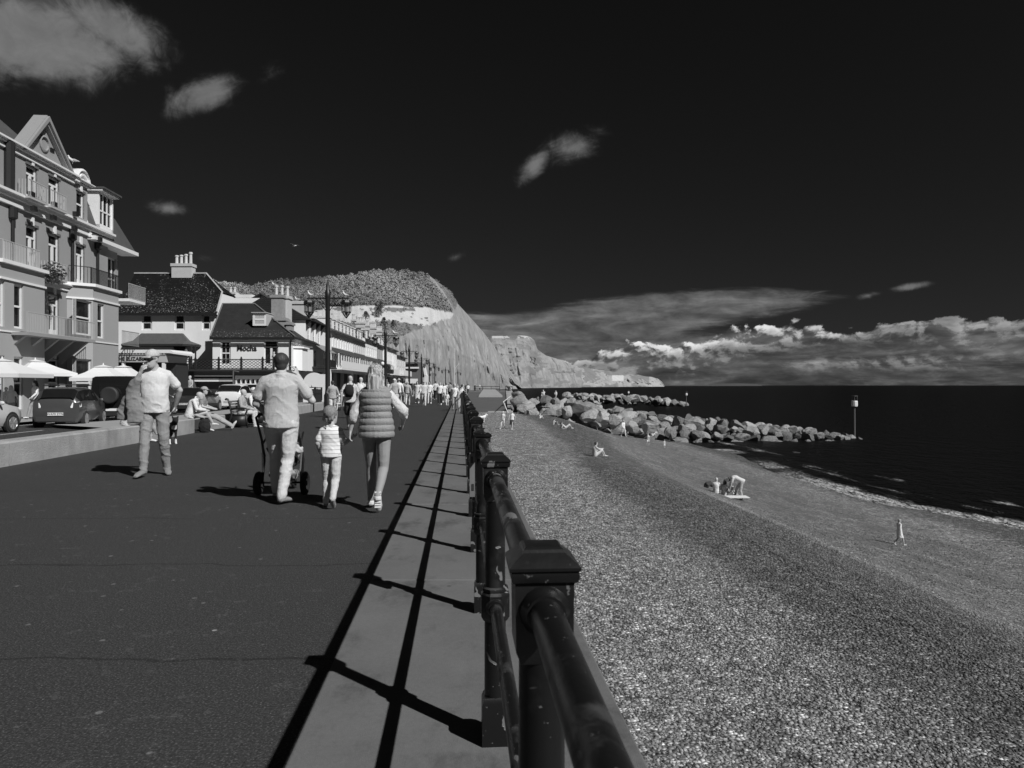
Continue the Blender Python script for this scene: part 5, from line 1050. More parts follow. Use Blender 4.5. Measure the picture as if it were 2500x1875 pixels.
# ================================================================== promenade railing
m, t, b, tc, col, bump = cust('rail_paint')
n1 = t.noise(tc, 9, 5, .6); n2 = t.noise(tc, 2.5, 3, .5); gn_ = t.node('ShaderNodeNewGeometry'); pos = gn_.outputs['Position']
np_ = t.noise(t.map(pos, (1, .55, 1)), 13, 2, .45, .6); chip = t.mr(np_, .655, .668); nb_ = t.noise(pos, 5, 5, .65)
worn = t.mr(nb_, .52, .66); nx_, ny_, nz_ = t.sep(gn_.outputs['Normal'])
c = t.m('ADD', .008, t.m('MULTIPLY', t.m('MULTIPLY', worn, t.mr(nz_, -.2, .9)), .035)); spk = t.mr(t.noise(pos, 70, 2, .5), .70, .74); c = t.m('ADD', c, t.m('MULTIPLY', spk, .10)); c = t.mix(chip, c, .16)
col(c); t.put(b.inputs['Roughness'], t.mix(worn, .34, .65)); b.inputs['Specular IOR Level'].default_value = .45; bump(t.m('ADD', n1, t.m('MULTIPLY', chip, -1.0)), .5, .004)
rl = empty('promenade_railing', (0, 0, 0), label='black cast iron railing with capped posts running along the sea wall', cat='railing')
ang = math.atan(.072)
mb = MB(); mb.lathe([(.054, 0), (.053, .165), (.046, .185), (.042, .19)], 4, sq=True); mb.lathe([(.043, .17), (.0425, .50), (.0425, .50)], 16)
mb.lathe([(.0425, .49), (.0415, .62)], 16); mb.lathe([(.0405, .60), (.0385, 1.0)], 16)
mb.lathe([(.038, .962), (.047, .985), (.0485, 1.102), (.046, 1.106)], 4, sq=True)
POST = mb.mesh('post', MATS['rail_paint'], True); POST.set_sharp_from_angle(angle=math.radians(35))
mb = MB(); mb.lathe([(.046, .488), (.056, .505), (.056, .592), (.048, .603), (.051, .607), (.051, .617), (.044, .622)], 8, sq=True)
COLLAR = mb.mesh('rail_collar', MATS['rail_paint'], True); COLLAR.set_sharp_from_angle(angle=math.radians(35))
mb = MB(); mb.lathe([(.048, 1.096), (.054, 1.100), (.0565, 1.110), (.055, 1.117), (.0585, 1.119), (.0585, 1.124), (.052, 1.130), (.041, 1.139), (.035, 1.144), (.033, 1.149), (.029, 1.152), (.001, 1.153)], 4, sq=True)
CAP = mb.mesh('post_cap', MATS['rail_paint'], True); CAP.set_sharp_from_angle(angle=math.radians(28))
mb = MB()
for s in (1,): mb.tube([(0, -s*.072, 1.052), (0, -s*.060, 1.052), (0, -s*.054, 1.052), (0, -s*.04, 1.052), (0, s*.04, 1.052), (0, s*.054, 1.052), (0, s*.060, 1.052), (0, s*.072, 1.052)], [.032, .036, .041, .043, .043, .041, .036, .032], 16)
BOSS = mb.mesh('rail_socket', MATS['rail_paint'], True); BOSS.set_sharp_from_angle(angle=math.radians(40)); mb = MB()
for s in (1,): mb.tube([(0, -s*.070, .548), (0, -s*.062, .548), (0, -s*.04, .548), (0, s*.04, .548), (0, s*.062, .548), (0, s*.070, .548)], [.030, .036, .040, .040, .036, .030], 14)
BOSS2 = mb.mesh('rail_socket', MATS['rail_paint'], True); BOSS2.set_sharp_from_angle(angle=math.radians(40))
SP = 1.63; d = 1.205-SP*2; ps = []
while d < 137: ps.append(d); d += SP
for i, d in enumerate(ps):
    p = addobj('post', POST, rl, (railX(d), d, 0), ang); p['label'] = 'capped cast iron post'
    if d < 30: addobj('rail_collar', COLLAR, p); addobj('rail_socket', BOSS, p); addobj('rail_socket', BOSS2, p)
    addobj('post_cap', CAP, p)
for a, b_ in zip(ps, ps[1:]):
    for z_, r_ in ((1.052, .0275), (.548, .0235)):
        mb = MB(); pa, pb2 = Vector((railX(a), a, z_)), Vector((railX(b_), b_, z_)); e = (pb2-pa).normalized()*.045
        mb.tube([pa+e, pb2-e], r_, 20 if a < 6 else 10); mb.build('rail', MATS['rail_paint'], rl, auto=50)
# small notice plate fixed to the railing
nd = ps[4]-.02; nt_ = empty('notice_plate', (railX(nd)-.066, nd, .86), ang, 'small pale notice plate hung on the inside of the railing', 'notice')
mb = MB(); mb.box(-.016, .016, -.05, .05, -.13, .14); mb.build('plate', gm('plate_grey', .17, .5, .3, 9), nt_)
mb = MB(); mb.box(-.008, .004, -.053, -.051, .08, .12); mb.box(-.004, .010, -.053, -.051, -.09, -.05); mb.build('print', MATS['letter_dark'], nt_)
# low wall
lw = empty('low_wall', (0, 0, 0), label='low weathered concrete wall between promenade and footway', cat='wall')
for a, b_ in ((2, 12.5), (12.52, 21.2), (22.9, 25.0), (28.6, 41), (41.02, 62), (62.1, 90), (90.1, 130), (130.1, 172)):
    mb = MB(); e = .025; x0, x1 = wallX(a), wallX(b_)
    mb.ring([[(x0-.46, a, -.05), (x0, a, -.05), (x1, b_, -.05), (x1-.46, b_, -.05)], [(x0-.46, a, .40), (x0, a, .40), (x1, b_, .40), (x1-.46, b_, .40)], [(x0-.46+e, a+e, .43), (x0-e, a+e, .43), (x1-e, b_-e, .43), (x1-.46+e, b_-e, .43)]]); mb.build('wall_section', MATS['wall_concrete'], lw)
# ================================================================== parasols
def parasol(px, ytop, d, label, w=1.5, zt=2.6):
    w *= .86
    x = (px-CX)/F*d; r = empty('parasol', (x, d, -.05), .12+.9*(abs(px-86)<3), label, 'parasol', 'cafe parasols outside the hotel'); zt = H+(CY-ytop)/F*d+.05
    mb = MB(); mb.tube([(0, 0, 0), (0, 0, zt)], .03, 8); mb.build('pole', MATS['trim_white'], r)
    mb = MB(); R0, R1 = .28, w; q4 = [(1, 1), (-1, 1), (-1, -1), (1, -1)]
    a_ = [[(s[0]*rr, s[1]*rr, z) for s in q4] for rr, z in ((R1, zt-.78), (R1, zt-.62), (R1*.55, zt-.36), (R0, zt-.10))]
    mb.ring(a_, cap=False); mb.ring([[(s[0]*rr, s[1]*rr, z) for s in q4] for rr, z in ((R0+.05, zt-.08), (.04, zt+.02))]); mb.build('canopy', gm('canvas', .66, .8, .04, 2), r)
    mb = MB(); mb.tube([(0, 0, zt), (0, 0, zt+.12)], [.04, .02], 6); mb.build('finial', MATS['trim_white'], r)
parasol(5, 877, 30, 'parasol cut by the picture edge over the silver car', 1.6); parasol(86, 879, 34, 'square pale parasol behind the grey hatchback', 1.5); parasol(252, 892, 35, 'pale parasol above the black off-roader', 1.25); parasol(301, 893, 37.5, 'pale parasol under the canopy lettering', 1.2)
# ================================================================== people
def remesh(mb, voxel, smooth=3, disp=None):
    me = mb.mesh('tmp'); o = bpy.data.objects.new('tmp', me); COL.objects.link(o)
    m_ = o.modifiers.new('r', 'REMESH'); m_.mode = 'VOXEL'; m_.voxel_size = voxel; m_.use_smooth_shade = True
    if smooth: s_ = o.modifiers.new('s', 'SMOOTH'); s_.iterations = smooth; s_.factor = .5
    dg = bpy.context.evaluated_depsgraph_get(); out = bpy.data.meshes.new_from_object(o.evaluated_get(dg)); bpy.data.objects.remove(o)
    if disp is not None and len(out.vertices):
        n = len(out.vertices); co = np.empty(n*3); out.vertices.foreach_get('co', co); co = co.reshape(-1, 3); nr = np.empty(n*3); out.vertices.foreach_get('normal', nr); nr = nr.reshape(-1, 3)
        out.vertices.foreach_set('co', (co+nr*disp(co)[:, None]).ravel()); out.update()
    out.polygons.foreach_set('use_smooth', np.ones(len(out.polygons), bool)); return out
def folds(a=.010, f=1.0, seed=0.0):
    def fn(c):
        n1 = fbm(c[:, 0]*8*f+seed+c[:, 2]*7, c[:, 1]*8*f+c[:, 2]*3, c[:, 2]*9*f-c[:, 0]*6, 1); n2 = fbm(c[:, 0]*18*f+seed, c[:, 1]*18*f+4, c[:, 2]*36*f, 1)
        return a*(.35-3.2*np.minimum(np.abs(n1), .25))+a*.3*(.3-3*np.minimum(np.abs(n2), .2))
    return fn
STAND = dict(pel=(0, 0, .97), che=(0, 0, 1.29), nek=(0, -.01, 1.46), hed=(0, .02, 1.612),
    shL=(-.172, -.01, 1.39), elL=(-.245, -.04, 1.14), wrL=(-.255, .05, .90), hipL=(-.09, 0, .93), knL=(-.10, .02, .50), anL=(-.10, -.02, .085), toL=(-.115, .15, .03))
def mirror(P):
    P = dict(P)
    for k in list(P):
        if k.endswith('L') and k[:-1]+'R' not in P: x, y, z = P[k]; P[k[:-1]+'R'] = (-x, y, z)
    return P
def pose(base=None, **k):
    P = dict(base or mirror(STAND)); P.update(k); return {a: Vector(b_) if a not in ('look',) else b_ for a, b_ in P.items()}
WALK1 = pose(knR=(.10, .17, .52), anR=(.10, .26, .10), toR=(.11, .42, .07), knL=(-.09, -.02, .50), anL=(-.09, -.26, .14), toL=(-.09, -.12, .03), elL=(-.25, .08, 1.15), wrL=(-.22, .27, .98), elR=(.25, -.14, 1.15), wrR=(.26, -.12, .90))
WALK2 = pose(knL=(-.10, .16, .52), anL=(-.10, .24, .09), toL=(-.11, .40, .05), knR=(.09, -.04, .50), anR=(.09, -.28, .16), toR=(.09, -.14, .03), elR=(.25, .06, 1.15), wrR=(.22, .24, .97), elL=(-.25, -.14, 1.15), wrL=(-.26, -.12, .90))
STANDP = pose()
SIT = pose(pel=(0, -.02, .55), che=(0, -.03, .88), nek=(0, .0, 1.05), hed=(0, .05, 1.215), shL=(-.17, -.02, 1.0), shR=(.17, -.02, 1.0), elL=(-.25, .06, .74), elR=(.25, .06, .74), wrL=(-.12, .28, .68), wrR=(.12, .28, .68),
    hipL=(-.09, 0, .52), hipR=(.09, 0, .52), knL=(-.11, .42, .53), knR=(.11, .42, .53), anL=(-.11, .46, .10), anR=(.11, .46, .10), toL=(-.12, .62, .04), toR=(.12, .62, .04))
SITX = pose(SIT, knR=(.02, .44, .60), anR=(-.14, .60, .26), toR=(-.20, .74, .22), che=(0, .06, .86), nek=(0, .16, 1.0), hed=(0, .26, 1.12), shL=(-.17, .12, .97), shR=(.17, .12, .97), elL=(-.24, .22, .72), elR=(.24, .22, .72), wrL=(-.06, .40, .68), wrR=(.08, .42, .68))
SITLEG = pose(SIT, knL=(-.1, .40, .42), anL=(-.08, .84, .14), toL=(-.08, .95, .26), knR=(.1, .42, .40), anR=(.06, .88, .12), toR=(.06, .98, .24))
GSIT = pose(pel=(0, 0, .12), che=(0, -.02, .44), nek=(0, .04, .60), hed=(0, .09, .76), shL=(-.17, .02, .56), shR=(.17, .02, .56), elL=(-.2, .22, .42), elR=(.2, .22, .42), wrL=(-.08, .44, .46), wrR=(.08, .44, .46),
    hipL=(-.09, .02, .11), hipR=(.09, .02, .11), knL=(-.1, .42, .42), knR=(.1, .42, .42), anL=(-.1, .62, .08), anR=(.1, .62, .08), toL=(-.1, .78, .04), toR=(.1, .78, .04))
GLIE = pose(GSIT, che=(0, -.20, .30), nek=(0, -.32, .40), hed=(0, -.38, .54), shL=(-.17, -.28, .36), shR=(.17, -.28, .36), elL=(-.22, -.42, .10), elR=(.22, -.42, .10), wrL=(-.24, -.2, .05), wrR=(.24, -.2, .05), knL=(-.1, .44, .34), anL=(-.1, .66, .08), toL=(-.1, .8, .06))
BEND = pose(pel=(0, -.10, .92), che=(0, .20, 1.08), nek=(0, .42, 1.06), hed=(0, .56, .98), shL=(-.17, .34, 1.08), shR=(.17, .34, 1.08), elL=(-.18, .42, .80), elR=(.18, .42, .80), wrL=(-.12, .48, .54), wrR=(.12, .5, .54), hipL=(-.09, -.08, .88), hipR=(.09, -.08, .88), knL=(-.12, -.02, .48), anL=(-.14, -.10, .09), toL=(-.15, .07, .03), knR=(.12, .14, .50), anR=(.12, .22, .09), toR=(.13, .38, .03))
LEAN = pose(elL=(-.24, .14, 1.18), elR=(.24, .14, 1.18), wrL=(-.16, .34, 1.08), wrR=(.16, .34, 1.08), che=(0, .05, 1.28), nek=(0, .10, 1.44), hed=(0, .16, 1.60), shL=(-.18, .08, 1.39), shR=(.18, .08, 1.39))
def limb(mb, pts, rad, n=10):
    mb.tube(pts, rad, n)
    for p, r_ in zip(pts, rad):
        r_ = r_ if not hasattr(r_, '__len__') else min(r_); mb.ball(p, r_*.98, 10, 6)
def lerp(a, b_, t_): return a+(b_-a)*t_
def torso(mb, P, w=1.0, dep=1.0, inf=0.0, female=False, z0=0.0, z1=1.0, belly=0.0, loose=False):
    a, b_, c = P['pel'], P['che'], P['nek']; sx = (P['shR']-P['shL']).normalized(); dn = (b_-a).normalized(); lo = a-dn*.10
    ws = [(.0, .135, .10), (.16, .168, .118), (.30, .165, .115), (.5, .150, .105), (.66, .163, .115), (.80, .178, .115), (.90, .165, .095), (.965, .11, .075), (1.0, .062, .058)]
    if female: ws = [(.0, .14, .105), (.16, .172, .118), (.30, .160, .11), (.5, .128, .092), (.66, .142, .105), (.80, .156, .108), (.90, .145, .088), (.965, .095, .068), (1.0, .055, .052)]
    if loose: ws = [(.0, .172, .132), (.12, .174, .130), (.30, .166, .120), (.5, .158 if not female else .145, .112), (.66, .165 if not female else .150, .116), (.80, .178 if not female else .158, .116), (.90, .160 if not female else .143, .095), (.965, .10, .074), (1.0, .06, .058)]
    tot = .10+(b_-a).length+(c-b_).length; l1 = .10+(b_-a).length; pts, rad = [], []
    fw = dn.cross(sx)*-1
    for t_, rx, ry in ws:
        if t_ < z0-1e-6 or t_ > z1+1e-6: continue
        s_ = t_*tot
        p = lo+dn*s_ if s_ < l1 else b_+(c-b_)*((s_-l1)/max(1e-6, (tot-l1)))
        bl = belly*math.exp(-((t_-.42)/.2)**2); p = p+Vector((0, 1, 0))*bl*.5 if True else p
        pts.append(p); rad.append((rx*w+inf, ry*dep+inf+bl*.6))
    n_ = len(pts); ts = np.linspace(0, n_-1, 30); ar = np.array([[*p, *r_] for p, r_ in zip(pts, rad)]); out = []
    for tq in ts:      # smooth (Catmull-Rom) stations so that no rings show
        i = min(int(tq), n_-2); f = tq-i; p0, p1, p2, p3 = ar[max(i-1, 0)], ar[i], ar[i+1], ar[min(i+2, n_-1)]
        out.append(.5*((2*p1)+(-p0+p2)*f+(2*p0-5*p1+4*p2-p3)*f*f+(-p0+3*p1-3*p2+p3)*f**3))
    mb.tube([Vector(o_[:3]) for o_ in out], [(abs(o_[3]), abs(o_[4])) for o_ in out], 24, sx=sx)
def head_rings(P, s=1.0, inf=0.0):
    secs = [(-.118, .022, .026, .045), (-.105, .042, .050, .030), (-.075, .056, .070, .016), (-.03, .066, .084, .006), (.015, .073, .093, 0), (.055, .075, .096, -.006), (.09, .064, .083, -.010), (.113, .040, .054, -.012), (.124, .012, .016, -.012)]
    q = Quaternion((0, 0, 1), P.get('_yaw', 0.0)) @ Quaternion((1, 0, 0), P.get('_pitch', 0.0)); c = P['hed']
    return [[c+q @ Vector(((rx*s+inf)*math.cos(2*math.pi*k/18), (ry*s+inf)*math.sin(2*math.pi*k/18)+yo*s, z*s*(1+inf*6))) for k in range(18)] for z, rx, ry, yo in secs], q
def hand(mb, w_, d_, nrm, s=1.0, curl=.5, side=1, fingers=True):
    d_ = d_.normalized(); nrm = (nrm-d_*nrm.dot(d_)).normalized(); ac = d_.cross(nrm)*side
    if not fingers: mb.tube([w_, w_+d_*.06*s, w_+d_*.13*s, w_+d_*.17*s], [(.024*s, .022*s), (.038*s, .02*s), (.034*s, .018*s), (.012*s, .01*s)], 8, sx=ac); return
    mb.tube([w_-d_*.01*s, w_+d_*.035*s, w_+d_*.09*s], [(.024*s, .018*s), (.038*s, .017*s), (.040*s, .014*s)], 10, sx=ac)
    for i, L in enumerate((.070, .078, .072, .056)):
        b0 = w_+d_*.088*s+ac*((i-1.5)*.0195*s); p = b0; dd = d_.copy(); pts = [b0-d_*.02*s, b0]
        for j, fr in enumerate((.45, .32, .23)):
            a_ = curl*(.55+.25*j); dd = (dd*math.cos(a_)+nrm*math.sin(a_)).normalized(); p = p+dd*L*fr*s; pts.append(p)
        mb.tube(pts, [.0095*s, .0098*s, .0090*s, .0084*s, .0070*s], 8)
    b0 = w_+d_*.03*s-ac*.03*s; t1 = b0+(d_*.6-ac*.7+nrm*.35).normalized()*.035*s; t2 = t1+(d_*.85-ac*.15+nrm*.6*max(.3, curl)).normalized()*.032*s
    mb.tube([w_+d_*.015*s, b0, t1, t2], [.014*s, .0125*s, .011*s, .009*s], 8)
def legs(mb, P, inf=0.0, w=1.0, upto=1.0, cuff=None):
    for s_ in 'LR':
        h_, k_, a_ = P['hip'+s_], P['kn'+s_], P['an'+s_]; r0, r1, r2, r3 = .088*w+inf, .060*w+inf, .056*w+inf, .036*w+inf
        if cuff: r2, r3 = max(r2, cuff*1.02), cuff
        pts = [h_+Vector((0, 0, .0)), lerp(h_, k_, .5), k_, lerp(k_, a_, .35), a_]; rad = [r0, (r0+r1)/2*1.02, r1, r2, r3]
        if upto < .5: pts, rad = [pts[0], pts[1], lerp(h_, k_, .92)], [r0, r0, r1*1.25+.012]
        elif upto < 1: pts, rad = pts[:3]+[lerp(k_, a_, upto)], rad[:3]+[r2*.95]
        limb(mb, pts, rad, 12)
def arms(mb, P, inf=0.0, w=1.0, upto=1.0):
    for s_ in 'LR':
        a_, e_, w_ = P['sh'+s_], P['el'+s_], P['wr'+s_]; r0, r1, r2 = .050*w+inf, .040*w+inf, .027*w+inf
        pts = [a_, lerp(a_, e_, .5), e_, lerp(e_, w_, .35), w_]; rad = [r0, r0*.92, r1, r1*.98, r2]
        if upto < .5: pts, rad = [a_, lerp(a_, e_, .4), lerp(a_, e_, .66)], [r0, r0+.001, r0+.004]
        limb(mb, pts, rad, 10)
        nk = lerp(P['nek'], P['che'], -.02); mb.tube([nk, lerp(nk, a_, .5), a_], [.048*w+inf*.6, .050*w+inf, .052*w+inf], 8)
PC = {}
def person_meshes(key, P, vox=.02, female=False, top='tee', bottom='trousers', hair='short', w=1.0, dep=1.0, hs=1.0, belly=0.0, fingers=False, curlL=.5, curlR=.5, fold=1.0, skirt_z=.45, handN=None):
    if key in PC: return PC[key]
    R = {}; mb = MB(); torso(mb, P, w*.97, dep*.96, -.004, female, belly=belly*.9); legs(mb, P, -.002, w); arms(mb, P, 0, w*(.88 if female else 1))
    rings, q = head_rings(P, hs); mb.ring(rings); c = P['hed']
    mb.tube([P['nek']-Vector((0, 0, .05)), lerp(P['nek'], c, .35), c-Vector((0, 0, .06*hs))], [.062*w, .056*w*(.85 if female else 1), .054], 12)
    mb.tube([c+q @ Vector((0, .082*hs, .022*hs)), c+q @ Vector((0, .104*hs, -.018*hs)), c+q @ Vector((0, .086*hs, -.03*hs))], [.009*hs, .014*hs, .010*hs], 6)
    for s_ in (-1, 1): mb.ball(c+q @ Vector((s_*.074*hs, -.004, -.005)), .027*hs, 8, 6, (.40, .62, 1.15))
    mb.tube([c+q @ Vector((-.025*hs, .082*hs, -.066*hs)), c+q @ Vector((0, .092*hs, -.064*hs)), c+q @ Vector((.025*hs, .082*hs, -.066*hs))], [.006*hs, .009*hs, .006*hs], 6)
    for s_, cu in (('L', curlL), ('R', curlR)):
        d_ = P['wr'+s_]-P['el'+s_]; n_ = Vector(handN[s_]) if handN and s_ in handN else Vector((1 if s_ == 'L' else -1, .25, 0)); hand(mb, P['wr'+s_], P.get('hd'+s_, d_.normalized()), n_, 1.0 if hs < 1.2 else .85, cu, 1 if s_ == 'L' else -1, fingers)
    for s_ in 'LR':
        a_, t_ = P['an'+s_], P['to'+s_]; d_ = (t_-a_); mb.tube([a_+Vector((0, 0, .02)), a_-Vector((0, 0, .03)), lerp(a_, t_, .6), t_], [.036, .038, (.036, .026), (.03, .018)], 8)
    R['body'] = remesh(mb, vox, 2)
    fd = folds(.0078*fold, 1.0, 3.0)
    if top:
        mb = MB(); z1 = .985; torso(mb, P, w, dep, .013, female, .0, z1, belly, True)
        if top in ('tee', 'polo'): arms(mb, P, .010, w*(.9 if female else 1.05), .4)
        elif top in ('long', 'jacket'): arms(mb, P, .013 if top == 'jacket' else .008, w*(.9 if female else 1))
        elif top == 'vest':
            pass
        if top == 'polo': mb.tube([P['nek']-Vector((0, 0, .03)), P['nek']+Vector((0, 0, .035))], [.072*w, .064*w], 14)
        if top == 'pushed':
            for s_ in 'LR':
                a_, e_, w_ = P['sh'+s_], P['el'+s_], P['wr'+s_]; limb(mb, [a_, lerp(a_, e_, .5), e_, lerp(e_, w_, .28), lerp(e_, w_, .36)], [.055, .056, .060, .060, .044], 12); mb.tube([lerp(P['nek'], P['che'], .05), a_], [.05, .056], 8)
        R['shirt'] = remesh(mb, vox, 6 if vox < .012 else 2, fd)
    if bottom in ('trousers', 'leggings', 'shorts', 'capri'):
        mb = MB(); torso(mb, P, w*.97, dep*.97, .004, female, 0, .17, 0); inf = dict(trousers=.009, leggings=.003, shorts=.018, capri=.009)[bottom]
        legs(mb, P, inf, w*(1.02 if bottom == 'leggings' else 1), dict(shorts=.4, capri=.5).get(bottom, 1), .054 if bottom == 'trousers' else None)
        cr = lerp(P['hipL'], P['hipR'], .5); mb.ball(cr+Vector((0, 0, -.01)), .09*w+inf, 10, 8)
        if fingers and bottom != 'shorts':
            for s_ in 'LR': mb.ball(P['hip'+s_]+Vector((0, -.024, -.01)), .086*w+inf*.5, 12, 8)
        R['trousers' if bottom != 'shorts' else 'shorts'] = remesh(mb, vox, 7 if vox < .012 else 2, folds((.0105 if bottom == 'trousers' else .002)*fold, 1.0, 8.0))
    elif bottom in ('dress', 'skirt'):
        mb = MB(); a_ = P['pel']; k_ = lerp(P['knL'], P['knR'], .5); n_ = 16; rr = []
        for t_, rx, ry in ((0, .155, .11), (.25, .185, .135), (.6, .20, .17), (1, .215, .20)):
            p = lerp(a_+Vector((0, 0, .07)), Vector((k_.x, k_.y*.8+a_.y*.2, min(skirt_z, k_.z+.03))), t_); rr.append([p+Vector((rx*math.cos(6.283*i/n_), ry*math.sin(6.283*i/n_), 0)) for i in range(n_)])
        mb.ring(rr)
        if bottom == 'dress': torso(mb, P, w, dep, .010, female, .2, .95)
        R['dress' if bottom == 'dress' else 'skirt'] = remesh(mb, vox, 2, folds(.012, 1.0, 5))
    mb = MB()
    for s_ in 'LR':
        m2 = MB(); a_, t_ = P['an'+s_], P['to'+s_]; f_ = (t_-a_); 
        up = Vector((0, 0, 1)); hl = a_-f_.normalized()*.035-Vector((0, 0, .035))
        m2.tube([a_+Vector((0, 0, .005)), a_-Vector((0, 0, .04))], [.045, .048], 10); m2.tube([hl, lerp(a_, t_, .35)-Vector((0, 0, .012)), lerp(a_, t_, .8), t_+f_.normalized()*.035], [(.040, .036), (.046, .034), (.048, .028), (.028, .018)], 10, sx=(1, 0, 0))
        R['shoe'+s_] = remesh(m2, min(vox, .012), 1)
    rings, q = head_rings(P, hs)
    if hair:
        mb = MB(); H_ = lambda x, y, z: c+q @ Vector((x*hs, y*hs, z*hs))
        mb.ball(H_(0, -.020, .036), .088*hs, 16, 12, (.96, 1.10, 1.06)); mb.ball(H_(0, -.045, -.02), .070*hs, 12, 8, (.98, .8, 1.0))
        if hair == 'long':
            mb.ball(H_(0, -.018, .038), .096*hs, 16, 12, (.98, 1.08, 1.02)); mb.tube([H_(0, -.03, .09), H_(0, -.06, .02)], [(.075, .05), (.09, .06)], 12, sx=(1, 0, 0))
            mb.tube([H_(0, -.05, .06), H_(0, -.085, -.04), H_(0, -.10, -.15), H_(.0, -.105, -.25), H_(0, -.10, -.30)], [(.070*hs, .055), (.088*hs, .058), (.096*hs, .046), (.080*hs, .032), (.045*hs, .016)], 14, sx=(1, 0, 0))
            for s_ in (-1, 1): mb.tube([H_(s_*.06, -.01, .05), H_(s_*.082, -.02, -.06), H_(s_*.09, -.05, -.17), H_(s_*.085, -.07, -.27)], [.03, .032, .026, .010], 8)
        if vox < .012 and hair == 'short' and hs > 1.2:
            mb.ball(H_(0, -.026, .036), .097*hs, 16, 12, (.98, 1.08, 1.04)); [mb.tube([H_(a_, -.06+abs(a_)*.3, .02), H_(a_*1.1, -.095+abs(a_)*.45, -.05), H_(a_*1.05, -.088+abs(a_)*.4, -.085)], [.03, .024, .006], 6) for a_ in (-.07, -.04, 0, .04, .07)]
        if hair == 'bun': mb.ball(H_(0, -.12, .08), .04, 8, 6)
        R['hair'] = remesh(mb, min(vox, .012), 1, (lambda cc: .0022*np.sin(cc[:, 0]*330+3*np.sin(cc[:, 2]*13))+.002*np.sin(cc[:, 0]*120+cc[:, 2]*8)) if hair == 'long' and vox < .01 else folds(.004, 2.2, 1))
    PC[key] = (R, P, q, hs); return PC[key]
gm('skin', .44, .6, .06, 6, .1, 60); gm('skin_dim', .42, .6, .06, 6); gm('shoe_pale', .60, .6, .1, 20); gm('shoe_dark', .05, .6, .1, 20); gm('sole', .75, .6, .05)
gm('hair_dark', .035, .6, .4, 90); gm('hair_fair', .24, .55, .45, 60); gm('hair_grey', .45, .7, .2, 60); gm('hair_blond', .40, .5, .5, 30)
m, t, b, tc, col, bump = cust('hair_streaked'); s1 = t.noise(t.map(tc, (55, 55, 3)), 1.0, 3, .6); s2 = t.noise(t.map(tc, (130, 130, 5)), 1.0, 2, .6)
col(t.m('MULTIPLY', .62, t.m('ADD', -.10, t.m('ADD', t.m('MULTIPLY', t.mr(s1, .35, .65), .75), t.m('MULTIPLY', s2, .5))))); b.inputs['Roughness'].default_value = .45; bump(t.m('ADD', s1, s2), .8, .01)
for nm, v in (('cloth_white', .74), ('cloth_pale', .58), ('cloth_mid', .38), ('cloth_grey', .25), ('cloth_dark', .05), ('cloth_black', .015), ('denim', .30)): gm(nm, v, .9, .10, 12, .25, 160, fold=.20)
NPER = [0]; gm('legging_cloth', .27, .8, .06, 8, .1, 90); gm('hair_boy', .22, .6, .7, 45, .5, 90)
def person(label, key, P, loc, height, rz, mats, group=None, vox=.02, hat=None, extra=None, base=1.735, **kw):
    R, P, q, hs = person_meshes(key, P, vox, **kw)
    r = empty('person', loc, rz, label, 'person', group, scale=height/base); NPER[0] += 1
    for nm, me in R.items():
        if nm == 'hair' and mats.get('hair') is None: continue
        n2 = 'shoe' if nm.startswith('shoe') else nm; mt = mats.get(n2, mats.get({'dress': 'shirt', 'skirt': 'trousers', 'shorts': 'trousers'}.get(n2, n2), 'cloth_mid'))
        if n2 == 'body': mt = mats.get('skin', 'skin')
        if n2 == 'shoe': mt = mats.get('shoe', 'shoe_pale')
        if not me.materials: me.materials.append(MATS[mt])
        o = addobj(n2, me, r); o.material_slots[0].link = 'OBJECT'; o.material_slots[0].material = MATS[mt]
    c = P['hed']; HH = lambda x, y, z: c+q @ Vector((x*hs, y*hs, z*hs))
    if hat in ('cap', 'sunhat'):
        kk = ('hat', key, hat)
        if kk not in PC:
            mb = MB(); up = q @ Vector((0, 0, 1)); nn = 18
            rs = [(1.06, .035), (1.08, .06), (.98, .095), (.70, .125), (.15, .142)]
            mb.ring([[HH(.080*f_*math.cos(6.283*i/nn), .100*f_*math.sin(6.283*i/nn)-.008, z_) for i in range(nn)] for f_, z_ in rs])
            if hat == 'cap':
                st = [[HH(.062*math.cos(a_)*(1-.12*k2), .075+.012*math.sin(a_)+k2*.075*math.sin(a_)**.6, .048-.012*k2) for a_ in np.linspace(.02, 3.12, 11)] for k2 in (0, 1)]
                mb.ring(st, cap=False, close=False); mb.ring([[p-up*.008 for p in s_] for s_ in st[::-1]], cap=False, close=False)
            else:
                mb.ring([[HH(.080*f_*math.cos(6.283*i/nn), .100*f_*math.sin(6.283*i/nn)-.008, z_) for i in range(nn)] for f_, z_ in ((1.0, .05), (1.7, .035), (1.75, .03), (1.0, .04))])
            PC[kk] = mb.mesh('hat', MATS['cloth_white'], True)
        o = addobj('hat', PC[kk], r); o.material_slots[0].link = 'OBJECT'; o.material_slots[0].material = MATS[mats.get('hat', 'cloth_white')]
    if extra: extra(r, P, HH)
    return r
HD = math.radians
def place(px, yf, yh, z=0.0):        # foot and head rows in the photo -> location on the promenade and height
    d = (H-z)*F/(yf-CY); return Vector(((px-CX)/F*d, d, z)), (yf-yh)/(yf-CY)*(H-z)
G = lambda s_: s_*1.1302             # rows and columns noted on the 2212 px view
